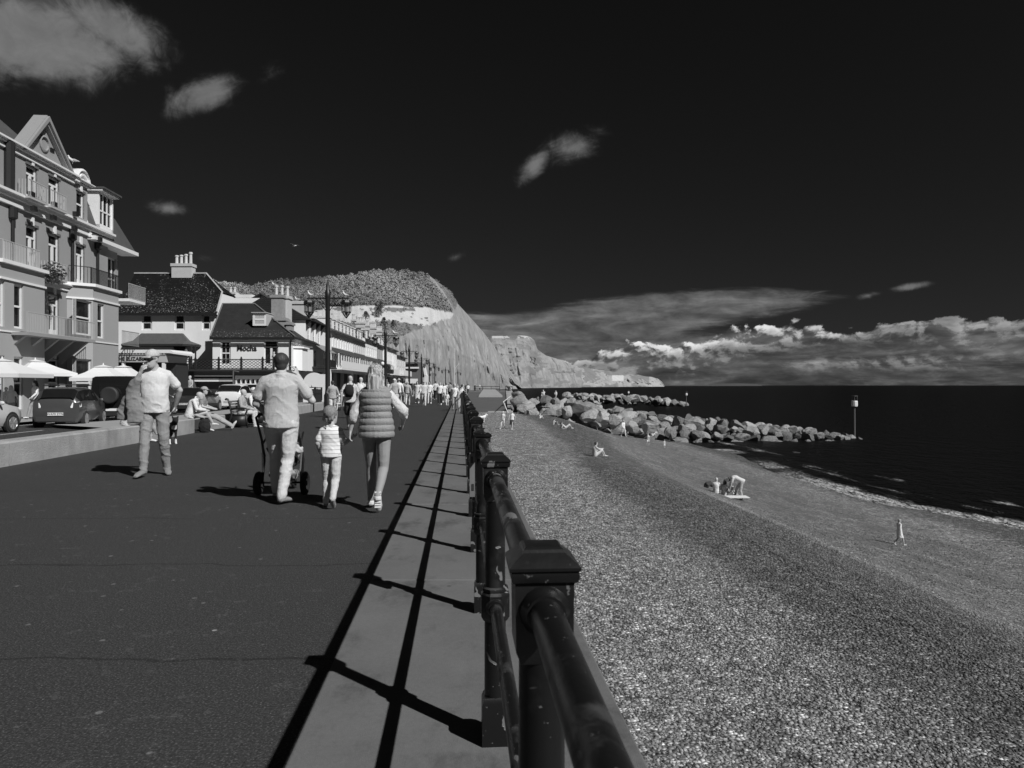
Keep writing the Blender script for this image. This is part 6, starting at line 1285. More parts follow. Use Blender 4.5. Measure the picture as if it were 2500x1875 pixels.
# ---- man on the phone with a jacket over his arm
P_ph = pose(WALK1, elR=(.31, .02, 1.16), wrR=(.15, .12, 1.42), elL=(-.30, -.09, 1.18), wrL=(-.20, -.20, .96), hed=(.02, .05, 1.61), hdR=Vector((-.35, .1, .9)),
    knR=(.09, .14, .52), anR=(.08, .20, .10), toR=(.11, .37, .04), knL=(-.12, .02, .50), anL=(-.12, -.12, .09), toL=(-.19, .04, .03))
P_ph['_yaw'] = -.45; P_ph['_pitch'] = -.10
loc, ht = place(G(335), G(1027), G(757))
def ex_phone(r, P, HH):
    mb = MB(); 
    for s_ in (-1, 1): mb.tube([HH(s_*.018, .104, .012), HH(s_*.052, .088, .012), HH(s_*.07, .05, .012)], [(.021, .009), (.023, .009), (.008, .007)], 8, sx=(0, 0, 1))
    mb.tube([HH(-.07, .06, .014), HH(-.079, 0, .008)], .004, 5); mb.tube([HH(.07, .06, .014), HH(.079, 0, .008)], .004, 5); mb.build('sunglasses', MATS['cloth_black'], r, True)
    mb = MB(); mb.tube([HH(-.02, .087, -.064), HH(.02, .087, -.064)], .0035, 5); mb.build('mouth', MATS['skin_dim'], r)
man1 = person('bald man in cap and sunglasses walking towards us talking on a phone', 'phone', P_ph, loc, ht, HD(180+8), dict(shirt='cloth_white', trousers='denim', shoe='cloth_grey', hair=None, hat='cloth_pale'), vox=.0085, hat='cap', extra=ex_phone,
    top='tee', w=1.04, belly=.04, fingers=True, curlR=1.0, curlL=.6, hair='short', fold=1.2, handN={'R': (-.6, -.6, 0)})
k_ = ht/1.735; M1 = Matrix.Translation(loc) @ Matrix.Rotation(HD(188), 4, 'Z') @ Matrix.Scale(k_, 4)
mb = MB(); mb.M = M1; mb.tube([(.095, .09, 1.57), (.125, .12, 1.47)], [(.018, .006)]*2, 6, sx=(0, 1, .2)); tag(mb.build('phone', MATS['cloth_black']), 'dark mobile phone held to the ear of the man in the cap', 'phone')
mb = MB(); mb.tube([(.17, .12, 1.34), (.22, .10, 1.28), (.26, .09, 1.18), (.24, .10, 1.05), (.21, .12, .90), (.20, .13, .74)], [(.04, .05), (.07, .06), (.09, .06), (.10, .05), (.115, .045), (.10, .04)], 14, sx=(1, 0, 0))
mb.tube([(.25, .08, 1.22), (.33, .06, 1.02), (.40, .05, .86), (.42, .05, .78)], [(.07, .05), (.09, .04), (.10, .035), (.06, .02)], 10, sx=(1, 0, 0))
me = remesh(mb, .009, 2, folds(.016, 1.0, 2)); me.materials.append(gm('jacket_cloth', .20, .9, .15, 20, .3, 120)); jk = addobj('jacket', me); jk.matrix_world = M1 @ Matrix.Identity(4); tag(jk, 'mid grey jacket draped over the forearm of the man in the cap', 'jacket')
# ---- man pushing the stroller
P_st = pose(WALK2, shL=(-.19, -.01, 1.395), shR=(.19, 0, 1.405), elL=(-.29, .02, 1.15), wrL=(-.19, .24, 1.00), elR=(.35, .02, 1.18), wrR=(.17, .10, 1.47), hdR=Vector((-.3, .0, .95)),
    hipL=(-.10, 0, .93), hipR=(.10, 0, .93), knL=(-.11, .20, .52), anL=(-.13, .30, .10), toL=(-.14, .46, .05), knR=(.07, .02, .50), anR=(.03, -.10, .085), toR=(.09, .06, .03))
P_st['_yaw'] = .12
loc, ht = place(G(607), G(1087), G(762)); s_loc, s_ht = loc.copy(), ht
def ex_st(r, P, HH):
    mb = MB(); mb.tube([HH(-.03, -.02, -.20), HH(.0, -.055, -.21), HH(.03, -.02, -.20)], .006, 6)
man2 = person('man in pale polo shirt and chinos pushing a stroller, seen from behind', 'stroller', P_st, loc, ht, HD(4), dict(shirt='cloth_pale', trousers='cloth_white', shoe='denim', hair='hair_dark'), vox=.0085,
    top='polo', w=1.12, dep=1.08, fingers=True, curlL=1.2, curlR=1.0, hair='short', fold=1.0)
# ---- boy and woman hand in hand
m, t, b, tc, col, bump = cust('striped_tee'); x, y, z = t.sep(tc); zz_ = t.m('FRACT', t.m('MULTIPLY', z, 15.5)); st = t.mr(t.m('ABSOLUTE', t.m('SUBTRACT', zz_, .5)), .10, .06)
col(t.mix(st, .72, .34)); b.inputs['Roughness'].default_value = .9
P_by = pose(WALK1, shL=(-.15, 0, 1.33), shR=(.15, 0, 1.33), elL=(-.215, -.05, 1.10), wrL=(-.20, .08, .93), elR=(.235, -.03, 1.10), wrR=(.34, .05, 1.19), hdR=Vector((.7, .2, .35)), nek=(0, -.01, 1.38), hed=(0, .02, 1.575), che=(0, 0, 1.22),
    knR=(.08, -.02, .48), anR=(.07, -.22, .19), toR=(.07, -.13, .05), knL=(-.09, .10, .48), anL=(-.09, .04, .085), toL=(-.11, .19, .03))
P_by['_yaw'] = -.55; P_by['shL'] = Vector((-.145, 0, 1.31)); P_by['shR'] = Vector((.145, 0, 1.31))
loc, ht = place(G(715), G(1097), G(877)); b_loc = loc.copy()
def ex_by(r, P, HH):
    mb = MB(); mb.tube([HH(-.06, -.06, -.02), HH(0, -.10, -.06), HH(.06, -.05, -.01)], .005, 5); mb.tube([HH(0, -.10, -.06), HH(.0, -.10, -.20)], .007, 5); mb.build('cord', MATS['cloth_dark'], r)
boy = person('small boy in striped tee and pale joggers holding the woman\'s hand', 'boy', P_by, loc, ht, HD(3), dict(shirt='striped_tee', trousers='cloth_white', shoe='cloth_mid', hair='hair_boy'), vox=.0105, extra=ex_by,
    top='tee', w=1.04, hs=1.30, fingers=True, curlR=1.0, hair='short', base=1.735)
P_wo = pose(WALK2, shL=(-.155, 0, 1.385), shR=(.155, 0, 1.385), elL=(-.26, -.02, 1.15), wrL=(-.31, .02, .94), hdL=Vector((-.12, .05, -.95)), elR=(.335, -.06, 1.17), wrR=(.30, .15, 1.02),
    knL=(-.075, .12, .51), anL=(-.08, .14, .085), toL=(-.09, .30, .03), knR=(.085, -.02, .50), anR=(.045, -.26, .20), toR=(.05, -.20, .055), hed=(-.01, .02, 1.612))
loc, ht = place(G(813), G(1101), G(787))
woman = person('blond woman in quilted vest, white sleeves and leggings walking away', 'woman', P_wo, loc, ht, HD(4), dict(shirt='cloth_white', trousers='legging_cloth', shoe='shoe_pale', hair='hair_streaked'), vox=.008,
    female=True, top='pushed', bottom='leggings', hair='long', w=1.0, fingers=True, curlL=1.2, curlR=.8, fold=1.7)
def quilt(c):
    zf = (c[:, 2]-.86)/.078; s_ = np.abs(np.sin(np.pi*zf))**.55; return .017*s_-.004+.003*fbm(c[:, 0]*30, c[:, 1]*30, c[:, 2]*12, 2)
mb = MB(); torso(mb, P_wo, 1.0, 1.02, .034, True, .0, .965, 0, True); mb.tube([P_wo['nek']-Vector((0, 0, .05)), P_wo['nek']+Vector((0, 0, .05))], [.085, .070], 16); [mb.tube([P_wo['nek']+Vector((0, 0, -.02)), P_wo['sh'+s_]*.94+Vector((0, 0, .075))], [.075, .062], 12) for s_ in 'LR']
me = remesh(mb, .008, 1, quilt); me.materials.append(gm('vest_cloth', .24, .55, .15, 14, .5, 60)); addobj('vest', me, woman)
mb = MB(); w_ = P_wo['anR']; 
for k in range(7): mb.tube([(.015, -.262-.003*k, .245-.028*k), (.085, -.262-.003*k, .245-.028*k)], .010, 5)
mb.build('sole_tread', MATS['sole'], woman)['kind'] = 'stuff'
# ---- stroller
so_ = empty('stroller', s_loc+Vector((-.19, .62, 0)), HD(3), 'three wheeled dark stroller with pale cloth pushed along the promenade', 'stroller')
def wheel(r, w_, c, parent, spokes=6, tm='cloth_black', rm='lamp_black'):
    M_ = Matrix.Translation(c) @ Matrix.Rotation(math.pi/2, 4, 'Y'); mb = MB(); mb.M = M_; mb.ring([[((r-w_*.5+w_*.5*math.cos(a))*math.cos(b_), (r-w_*.5+w_*.5*math.cos(a))*math.sin(b_), w_*.5*math.sin(a)) for a in np.linspace(0, 6.283, 9)[:-1]] for b_ in np.linspace(0, 6.283, 25)], cap=False); wo_ = mb.build('wheel', MATS[tm], parent, True)
    mb = MB(); mb.M = M_; mb.lathe([(.03, -.03), (.035, 0), (.03, .03)], 8)
    for k in range(spokes): a = 6.283*k/spokes; mb.tube([(0, 0, 0), ((r-w_)*math.cos(a), (r-w_)*math.sin(a), 0)], .008, 4)
    mb.build('rim', MATS[rm], wo_); return wo_
for s_ in (-1, 1): wheel(.155, .08, (s_*.295, 0, .155), so_)
wheel(.10, .045, (0, .62, .10), so_)
mb = MB()
for s_ in (-1, 1):
    mb.tube([(s_*.25, 0, .165), (s_*.25, .10, .45), (s_*.24, -.05, .72), (s_*.23, -.32, 1.02), (s_*.17, -.38, 1.06)], .017, 8); mb.tube([(s_*.21, .08, .60), (s_*.10, .60, .12)], .015, 6); mb.tube([(s_*.22, .02, .50), (s_*.24, -.02, .66), (s_*.22, .22, .80)], .013, 6)
mb.tube([(-.17, -.38, 1.06), (.17, -.38, 1.06)], .019, 8); mb.tube([(-.29, 0, .165), (.29, 0, .165)], .014, 6); mb.build('frame', MATS['lamp_black'], so_, True)
mb = MB(); mb.tube([(0, .02, .36), (0, .10, .42), (0, .30, .44), (0, .34, .60), (0, .30, .74)], [(.10, .05), (.19, .09), (.20, .10), (.19, .08), (.14, .04)], 12, sx=(1, 0, 0)); me = remesh(mb, .014, 1, folds(.010)); me.materials.append(MATS['cloth_dark']); addobj('seat', me, so_)
mb = MB(); mb.tube([(0, -.04, .30), (0, .10, .24), (0, .3, .26)], [(.16, .06), (.20, .09), (.16, .07)], 10, sx=(1, 0, 0)); me = remesh(mb, .014, 1, folds(.014)); me.materials.append(MATS['cloth_mid']); addobj('basket', me, so_)
mb = MB(); mb.tube([(.10, .0, .70), (.20, .02, .58), (.21, .05, .47)], [(.05, .05), (.09, .06), (.03, .03)], 8, sx=(1, 0, 0)); me = remesh(mb, .012, 1, folds(.02)); me.materials.append(MATS['cloth_pale']); tag(addobj('blanket', me), 'pale cloth stuffed beside the stroller seat', 'blanket').matrix_world = Matrix.Translation(so_.location)
mb = MB()
for s_ in (-1, 1): mb.tube([(s_*.235, -.02, .30), (s_*.25, .0, .55)], .012, 6)
mb.build('bright_strut', gm('chrome', .6, .25, .1, 4, metal=.8), so_)
mb = MB(); mb.tube([(.14, .11, 1.58), (.16, .13, 1.48)], [(.018, .006)]*2, 6, sx=(0, 1, .2)); mb.M = None
o = tag(mb.build('phone', MATS['cloth_black']), 'phone held up by the man with the stroller', 'phone'); o.matrix_world = Matrix.Translation(s_loc) @ Matrix.Rotation(HD(4), 4, 'Z') @ Matrix.Scale(s_ht/1.735, 4)
# ---- seated on the wall, bag, dog, bench
def wall_pt(px, dy_=.25):
    d = 7.95/((CX-px)/F-.072); return Vector((wallX(d)-dy_, d, 0))
def seat_at(px, d_off=.0): d = (7.95+.12)/((CX-px)/F-.072); return Vector((wallX(d)-.12, d, .0))
SS = dict(vox=.013)
WS = pose(SIT, pel=(0, -.02, .56))
p = seat_at(330); person('person in pale jacket and dark bag sitting on the wall behind the capped man', 'sit1', SITX, p+Vector((-.15, 0, -.02)), 1.75, HD(-86), dict(shirt='cloth_pale', trousers='cloth_mid', shoe='shoe_pale', hair='hair_dark'), top='jacket', w=1.15, dep=1.15, **SS)
p = seat_at(478); person('white haired woman in pale jacket and skirt sitting on the wall end', 'sit2', SITX, p+Vector((-.12, -.05, .0)), 1.70, HD(-78), dict(shirt='cloth_white', trousers='cloth_mid', shoe='shoe_pale', hair='hair_grey'), top='jacket', bottom='skirt', female=True, w=1.18, dep=1.2, **SS)
person('man in cap beside her with legs stretched onto the promenade', 'sit3', SITLEG, seat_at(499)+Vector((-.05, .0, -.0)), 1.78, HD(-82), dict(shirt='cloth_grey', trousers='cloth_mid', shoe='shoe_pale', hair='hair_dark', hat='cloth_mid'), hat='cap', top='tee', **SS)
p = wall_pt(490, -.15); mb = MB(); mb.tube([(0, 0, .02), (0, 0, .18), (0, 0, .34), (.02, 0, .42)], [(.16, .12), (.19, .14), (.15, .11), (.06, .05)], 10, sx=(1, 0, 0)); me = remesh(mb, .015, 1, folds(.014)); me.materials.append(MATS['cloth_black']); tag(addobj('bag', me, None, p+Vector((.1, -.3, 0))), 'black rucksack on the ground at the feet of the seated woman', 'bag')
def dog(loc, rz, s, label, mat, mat2):
    r = empty('dog', loc, rz, label, 'dog', scale=s); mb = MB()
    mb.tube([(0, -.30, .44), (0, -.18, .44), (0, .05, .42), (0, .22, .45), (0, .32, .50), (0, .42, .60)], [(.07, .08), (.10, .11), (.10, .105), (.12, .14), (.09, .10), (.065, .07)], 12, sx=(1, 0, 0))
    mb.ball((0, .46, .64), .078, 10, 8, (1, 1.1, 1)); mb.tube([(0, .50, .63), (0, .58, .60), (0, .64, .585)], [.05, .036, .022], 8)
    for s_ in (-1, 1):
        mb.tube([(s_*.055, .44, .69), (s_*.075, .43, .74), (s_*.08, .44, .76)], [.03, .018, .005], 6)
        mb.tube([(s_*.07, .22, .42), (s_*.075, .20, .24), (s_*.075, .21, .12), (s_*.075, .22, .02), (s_*.075, .27, .015)], [.055, .034, .025, .024, .02], 8)
        mb.tube([(s_*.065, -.24, .42), (s_*.075, -.15, .28), (s_*.075, -.27, .17), (s_*.075, -.24, .02), (s_*.075, -.19, .015)], [.075, .05, .027, .024, .02], 8)
    mb.tube([(0, -.32, .48), (0, -.42, .42), (0, -.48, .32), (0, -.50, .26)], [.025, .04, .035, .01], 8); me = remesh(mb, .013, 1, folds(.006, 2)); me.materials.append(MATS[mat]); addobj('body', me, r)
    mb = MB(); mb.tube([(0, .34, .40), (0, .38, .52)], [.07, .06], 8)
    for s_ in (-1, 1): mb.tube([(s_*.075, .205, .13), (s_*.075, .22, .015), (s_*.075, .27, .012)], [.030, .03, .026], 6)
    me = remesh(mb, .012, 1); me.materials.append(MATS[mat2]); addobj('white_markings', me, r); return r
dp, _ = place(412, 1085, 1030); dog(dp+Vector((-.1, .3, 0)), HD(-140), .92, 'black and white dog standing by the low wall', 'cloth_black', 'cloth_white')
gm('bench_black', .02, .45, .2, 8)
bp = Vector((-9.35, 24.7, 0)); be = empty('bench', bp, HD(-88), 'black slatted promenade bench with curled iron ends facing the sea', 'bench')
for k in range(5): mb = MB(); mb.box(-.9, .9, -.02+k*.09, .055+k*.09, .42, .445); mb.build('seat_slat', MATS['bench_black'], be)
for k in range(5): mb = MB(); mb.hull8([(-.9, -.06-.02*k, .50+.085*k), (.9, -.06-.02*k, .50+.085*k), (.9, -.035-.02*k, .50+.085*k), (-.9, -.035-.02*k, .50+.085*k)], [(-.9, -.075-.02*k, .565+.085*k), (.9, -.075-.02*k, .565+.085*k), (.9, -.05-.02*k, .565+.085*k), (-.9, -.05-.02*k, .565+.085*k)]); mb.build('back_slat', gm('slat_grey', .14, .6, .2, 8), be)
for s_ in (-.92, .92):
    mb = MB(); mb.tube([(s_, -.20, .0), (s_, -.06, .42), (s_, -.14, .80), (s_, -.19, .95), (s_, -.25, .97), (s_, -.27, .92)], .035, 8); mb.tube([(s_, .46, 0), (s_, .40, .42), (s_, -.06, .42)], .03, 8); mb.tube([(s_, -.08, .62), (s_, .25, .66), (s_, .42, .64), (s_, .44, .58), (s_, .38, .42)], .028, 8)
    mb.box(s_-.012, s_+.012, -.12, .40, .05, .42); mb.build('end_frame', MATS['bench_black'], be, True)
person('white haired person in padded jacket reclining on the bench', 'bench1', SIT, bp+Vector((.13, -.42, -.04)), 1.72, HD(-88), dict(shirt='cloth_mid', trousers='cloth_pale', shoe='shoe_pale', hair='hair_grey'), top='jacket', w=1.12, **SS)
person('person in white cap on the far side of the bench', 'bench2', SIT, bp+Vector((.22, .28, -.02)), 1.76, HD(-88), dict(shirt='cloth_white', trousers='cloth_mid', shoe='shoe_pale', hair='hair_grey', hat='cloth_white'), hat='cap', top='long', **SS)
# ---- crowd on the promenade (columns and rows in photo px)
def backpack(mat, scale=1.0):
    def f(r, P, HH):
        mb = MB(); mb.tube([(0, -.17, 1.06), (0, -.20, 1.20), (0, -.19, 1.36), (0, -.16, 1.44)], [(.11, .06), (.15, .09), (.14, .085), (.07, .04)], 12, sx=(1, 0, 0)); bo_ = mb.build('backpack', MATS[mat], r, True)
        for s_ in (-1, 1): mb = MB(); mb.tube([(s_*.10, -.13, 1.40), (s_*.11, -.02, 1.50), (s_*.12, .12, 1.36)], .014, 5); mb.build('strap', MATS[mat], bo_)
    return f
A_, B_ = HD(4), HD(184)
AW, TW = 'walking away', 'walking towards us'
CG = 'people strolling along the promenade'
crowd = [
 # label, key, pose, px, yfoot, yhead, rz, mats, kw
 ('grey haired woman in cropped trousers striding away with her arm out', 'c1', WALK1, 812, 1018, 929, HD(20), dict(shirt='cloth_mid', trousers='cloth_white', hair='hair_dark', shoe='shoe_pale'), dict(female=True, top='long', bottom='trousers', hair='short', w=1.1), None, None),
 ('bald man with black rucksack and dark shorts walking away', 'c2', WALK2, 855, 1049, 917, A_, dict(shirt='cloth_pale', trousers='cloth_dark', hair=None, shoe='shoe_dark'), dict(top='tee', bottom='shorts', w=1.08), None, backpack('cloth_black')),
 ('cropped haired man with white rucksack walking away', 'c3', WALK1, 881, 1022, 921, A_, dict(shirt='cloth_pale', trousers='cloth_mid', hair='hair_grey'), dict(top='tee', bottom='trousers'), None, backpack('cloth_white')),
 ('man in long grey jacket and pale cap walking away', 'c3b', WALK2, 963, 998, 925, A_, dict(shirt='cloth_mid', trousers='cloth_pale', hair='hair_grey', hat='cloth_white'), dict(top='jacket', w=1.1), 'cap', None),
 ('person in white shirt and brimmed sun hat among the walkers', 'c4', WALK1, 974, 994, 924, A_, dict(shirt='cloth_white', trousers='cloth_pale', hair='hair_grey', hat='cloth_mid'), dict(top='long'), 'sunhat', None),
 ('dark capped walker in grey top behind the quilted jacket', 'c5', WALK2, 985, 985, 929, A_, dict(shirt='cloth_grey', trousers='denim', hair='hair_dark', hat='cloth_dark'), dict(top='tee'), 'cap', None),
 ('grey haired walker in quilted grey jacket carrying a white bag', 'c6', WALK1, 995, 990, 931, A_, dict(shirt='cloth_mid', trousers='cloth_pale', hair='hair_grey'), dict(top='jacket', w=1.05), None, None),
 ('dark haired woman in pale flowing dress', 'c7', WALK1, 1019, 985, 931, B_, dict(shirt='cloth_pale', hair='hair_dark'), dict(female=True, top='long', bottom='dress', hair='long', skirt_z=.35), None, None),
 ('big man in cap and open pale jacket walking towards us', 'c8', WALK2, 1035, 993, 930, B_, dict(shirt='cloth_pale', trousers='cloth_pale', hair='hair_dark', hat='cloth_mid', shoe='shoe_dark'), dict(top='jacket', w=1.15), 'cap', None),
 ('young person in white top and pale trousers behind the big man', 'c9', WALK1, 1049, 986, 931, B_, dict(shirt='cloth_white', trousers='cloth_pale', hair='hair_dark'), dict(top='long', hair='long'), None, None),
 ('small child with dark hair between the white tops', 'k1', WALK2, 1058, 974, 951, B_, dict(shirt='cloth_pale', trousers='cloth_mid', hair='hair_dark'), dict(top='tee', bottom='shorts', hs=1.3), None, None),
 ('walker in pale shirt seen between the lamp posts', 'c10', WALK2, 1063, 977, 930, A_, dict(shirt='cloth_pale', trousers='cloth_dark', hair='hair_dark'), dict(top='tee'), None, None),
 ('woman in white blouse and wide black trousers', 'c11', WALK1, 1074, 989, 933, B_, dict(shirt='cloth_white', trousers='cloth_black', hair='hair_dark'), dict(female=True, top='tee', bottom='trousers', hair='short', w=1.05), None, None),
 ('woman in white leaning towards the small child in white', 'c12', WALK2, 1084, 983, 935, B_, dict(shirt='cloth_white', trousers='cloth_pale', hair='hair_fair'), dict(female=True, top='tee', bottom='capri', hair='long'), None, None),
 ('small child dressed all in white near the railing', 'k2', WALK1, 1092, 990, 958, B_, dict(shirt='cloth_white', trousers='cloth_white', hair='hair_fair'), dict(top='long', bottom='trousers', hs=1.3), None, None),
 ('walker in dark top just before the shoulder bag woman', 'c13', WALK2, 1099, 980, 933, A_, dict(shirt='cloth_grey', trousers='cloth_dark', hair='hair_dark'), dict(top='tee'), None, None),
 ('woman with dark shoulder strap and tight jeans beside the railing', 'c14', WALK1, 1110, 1003, 936, B_, dict(shirt='cloth_white', trousers='denim', hair='hair_grey', shoe='shoe_dark'), dict(female=True, top='long', bottom='leggings', hair='short'), None, None),
 ('person in loose white shirt leaning on the railing', 'c15', LEAN, 1124, 1001, 938, HD(-60), dict(shirt='cloth_white', trousers='cloth_pale', hair='hair_dark'), dict(top='long', w=1.15), None, None)]
def strap_extra(r, P, HH):
    mb = MB(); mb.tube([(-.15, .03, 1.46), (0, .135, 1.25), (.15, .13, .98), (.19, .02, .93)], .012, 5); mb.build('shoulder_strap', MATS['cloth_black'], r)
for la, key, P, px, yf, yh, rz, mats, kw, hat, exf in crowd:
    loc, ht = place(px, yf, yh); kw = dict(kw); person(la, key, P, loc, ht, rz, mats, CG, vox=.016 if yf > 1000 else .022, hat=hat, extra=strap_extra if key == 'c14' else exf, **kw)
# background walkers: copies of the same builds with their own clothes, place and label
bgs = [(826, 958, 925, 1, 'dark haired shopper by the houses behind the first lamp'), (846, 960, 927, 2, 'pale capped figure just behind the black rucksack man'), (893, 965, 926, 6, 'walker in white beyond the woman in the vest'), (904, 962, 930, 0, 'grey topped walker beyond the woman in the vest'),
 (948, 968, 928, 5, 'white haired walker beside the second lamp'), (957, 972, 927, 3, 'pale jacketed walker just before the long grey jacket'), (1008, 968, 934, 1, 'dark figure half hidden behind the quilted jacket'), (1027, 968, 934, 0, 'pale walker behind the dress'), (1042, 970, 932, 4, 'figure in mid grey behind the big man'),
 (1068, 966, 935, 6, 'distant walker before the black trousers woman'), (1079, 968, 936, 2, 'distant figure in white top by the sixth lamp'), (1090, 966, 936, 0, 'distant figure beyond the child in white'), (1096, 962, 936, 5, 'tiny walker near the flagpole in pale clothes'), (1103, 964, 936, 1, 'tiny walker near the flagpole in dark clothes'),
 (1116, 966, 937, 3, 'far walker behind the shoulder bag woman'), (1131, 958, 938, 4, 'far figure at the end of the railing in grey'), (1137, 955, 937, 1, 'far dark figure beyond the railing'), (1143, 953, 938, 2, 'far pale figure beyond the railing end')]
kinds = [('c10', WALK2, dict(top='tee')), ('c5', WALK2, dict(top='tee')), ('c3b', WALK2, dict(top='jacket', w=1.1)), ('c6', WALK1, dict(top='jacket', w=1.05)), ('c13', WALK2, dict(top='tee')), ('c12', WALK2, dict(female=True, top='tee', bottom='capri', hair='long')), ('c9', WALK1, dict(top='long', hair='long'))]
pal = [('cloth_pale', 'cloth_mid'), ('cloth_dark', 'denim'), ('cloth_white', 'cloth_dark'), ('cloth_mid', 'cloth_grey'), ('cloth_mid', 'cloth_dark'), ('cloth_pale', 'cloth_grey'), ('cloth_white', 'denim')]
for i, (px, yf, yh, k, la) in enumerate(bgs):
    d = 1.7*F/(yf-yh) if yf-yh > 0 else 60; key, P, kw = kinds[k]; x = (px-CX)/F*d; hw = 1.62+.03*(i % 5)
    d = (H)*F/max(6, (yh+ (yf-yh)) - CY); d = min(d, 120); x = (px-CX)/F*d; hw = min(1.85, max(1.5, H+(CY-yh)/F*d)); 
    person(la, key, P, Vector((x, d, 0)), hw, A_ if i % 2 else B_, dict(shirt=pal[k][0], trousers=pal[k][1], hair='hair_dark' if i % 3 else 'hair_grey'), CG, vox=.022, **kw)
# by the hotel and the shops
for px, yh, d, la, rz, k in ((15, 945, 31.5, 'head of a cafe customer behind the silver car roof', 40, 2), (27, 941, 30.5, 'seated cafe customer with pale hair behind the silver car', 30, 5), (86, 929, 31, 'dark haired woman in white top by the parasol pole', 150, 6), (211, 949, 34, 'person in white between the hatchback and the off-roader', 100, 2), (464, 917, 60, 'pale figure under the long balcony by the round sign', 160, 3), (508, 948, 62, 'small dim figure in the shop doorway shadow', 180, 4), (762, 940, 50, 'pale figure by the white arch beyond the cafe', 200, 2), (773, 944, 52, 'second pale figure by the white arch, arm out', 170, 5)):
    key, P, kw = kinds[k]; person(la, key, STANDP if False else P, Vector(((px-CX)/F*d, d, -.05)), H+.05+(CY-yh)/F*d, HD(rz), dict(shirt=pal[k][0], trousers=pal[k][1], hair='hair_dark' if k in (6, 4) else 'hair_grey'), 'people by the shops and the hotel', vox=.022, **kw)
bx = P3(650, 868, 71.6); person('pale figure standing in the open cafe balcony door', 'c13', WALK2, Vector(((669-CX)/F*73.9, 73.9, 3.17)), 1.75, HD(150), dict(shirt='cloth_pale', trousers='cloth_dark', hair='hair_grey'), vox=.022, top='tee')
# child carried low beside the woman (push chair passenger)
loc, ht = place(828, 1003, 946); person('small child in sun hat sitting in a pushchair beside the striding woman', 'k3', SIT, loc+Vector((0, 0, .05)), 1.15, HD(160), dict(shirt='cloth_white', trousers='cloth_pale', hair='hair_fair', hat='cloth_white'), hat='sunhat', vox=.02, top='tee', hs=1.3, base=1.75)
pc = empty('pushchair', loc, HD(165), 'small dark pushchair carrying the child in the sun hat', 'pushchair')
for s_ in (-1, 1):
    wheel(.10, .04, (s_*.2, .28, .10), pc, 5); wheel(.10, .04, (s_*.2, -.18, .10), pc, 5)
mb = MB()
for s_ in (-1, 1): mb.tube([(s_*.19, .28, .1), (s_*.19, -.1, .55), (s_*.18, -.4, .95)], .014, 6); mb.tube([(s_*.19, -.18, .1), (s_*.19, .12, .45)], .014, 6)
mb.tube([(-.18, -.4, .95), (.18, -.4, .95)], .014, 6); mb.build('frame', MATS['lamp_black'], pc); mb = MB(); mb.box(-.17, .17, -.16, .22, .30, .35); mb.hull8([(-.17, -.16, .35), (.17, -.16, .35), (.17, -.12, .35), (-.17, -.12, .35)], [(-.17, -.3, .8), (.17, -.3, .8), (.17, -.26, .8), (-.17, -.26, .8)]); mb.build('seat', MATS['cloth_dark'], pc)
# white board by the railing
p = P3(1129, 983, 42); bd = MB(); bd.tube([(0, 0, -.05), (0, 0, .12), (0, 0, .45), (0, 0, .85), (0, 0, 1.12), (0, 0, 1.22)], [(.05, .03), (.16, .05), (.24, .06), (.24, .06), (.17, .05), (.04, .03)], 14, sx=(1, 0, 0))
loc, _ = place(1127.5, 1010, 950); tag(bd.build('white_board', MATS['cloth_white'], None, True, loc), 'large rounded white board standing against the railing', 'board')
# ---- people on the beach
BG = 'people on the shingle beach'
def beachp(la, key, P, px, yf, yh, rz, mats, kw, hat=None, base=None, hh=None, vox=.022):
    p = BP(px, yf); ht = (yf-yh)/F*p.y; b0 = base or 1.757
    return person(la, key, P, p+Vector((0, 0, -.03)), ht, HD(rz), mats, BG, vox=vox, hat=hat, base=b0, **kw)
W = dict(shirt='cloth_white', trousers='cloth_pale', hair='hair_grey'); Dk = dict(shirt='cloth_white', trousers='cloth_dark', hair='hair_fair'); S_ = dict(shirt='skin', trousers='cloth_pale', hair='hair_dark')
beachp('walker in pale clothes nearer the wall, one of a pair on the shingle', 'b1', WALK1, 1228, 1047, 1002, 150, W, dict(female=True, top='tee', bottom='capri', hair='long'))
beachp('walker in white top and dark skirt, one of a pair on the shingle', 'b2', WALK2, 1250, 1048, 1001, 160, Dk, dict(female=True, top='tee', bottom='skirt', hair='short'))
beachp('shirtless man with dark hair hugging his knees alone on the shingle', 'b3', GSIT, 1452, 1114, 1078, -70, S_, dict(top='tee', bottom='shorts', hair='short'), base=.86, vox=.016)
beachp('person in pale clothes walking along below the boulders', 'b4', WALK2, 1522, 1066, 1024, -150, W, dict(top='long'))
beachp('man in pale shirt bending over the seated pair', 'b5', BEND, 1806, 1219, 1161, 80, dict(shirt='cloth_pale', trousers='cloth_mid', hair='hair_dark'), dict(top='tee', bottom='trousers'), base=1.16, vox=.016)
beachp('white haired figure sitting with back to us on the shingle', 'b6', GSIT, 1748, 1203, 1166, -40, W, dict(top='tee', bottom='shorts'), base=.86, vox=.016)
beachp('dark haired woman in pale dress sitting with bent knees', 'b7', GSIT, 1768, 1208, 1170, -75, dict(shirt='cloth_pale', trousers='cloth_pale', hair='hair_dark'), dict(female=True, top='tee', bottom='shorts', hair='long'), base=.86, vox=.016)
beachp('woman in long pale dress walking alone near the waterline', 'b8', WALK1, 2195, 1331, 1264, -80, dict(shirt='cloth_white', hair='hair_fair'), dict(female=True, top='tee', bottom='dress', hair='short', skirt_z=.55), vox=.014)
beachp('seated person leaning back beside the lying sunbather', 'b9', GSIT, 1352, 1037, 1022, -80, dict(shirt='cloth_white', trousers='cloth_dark', hair='hair_dark'), dict(top='tee', bottom='shorts'), base=.86)
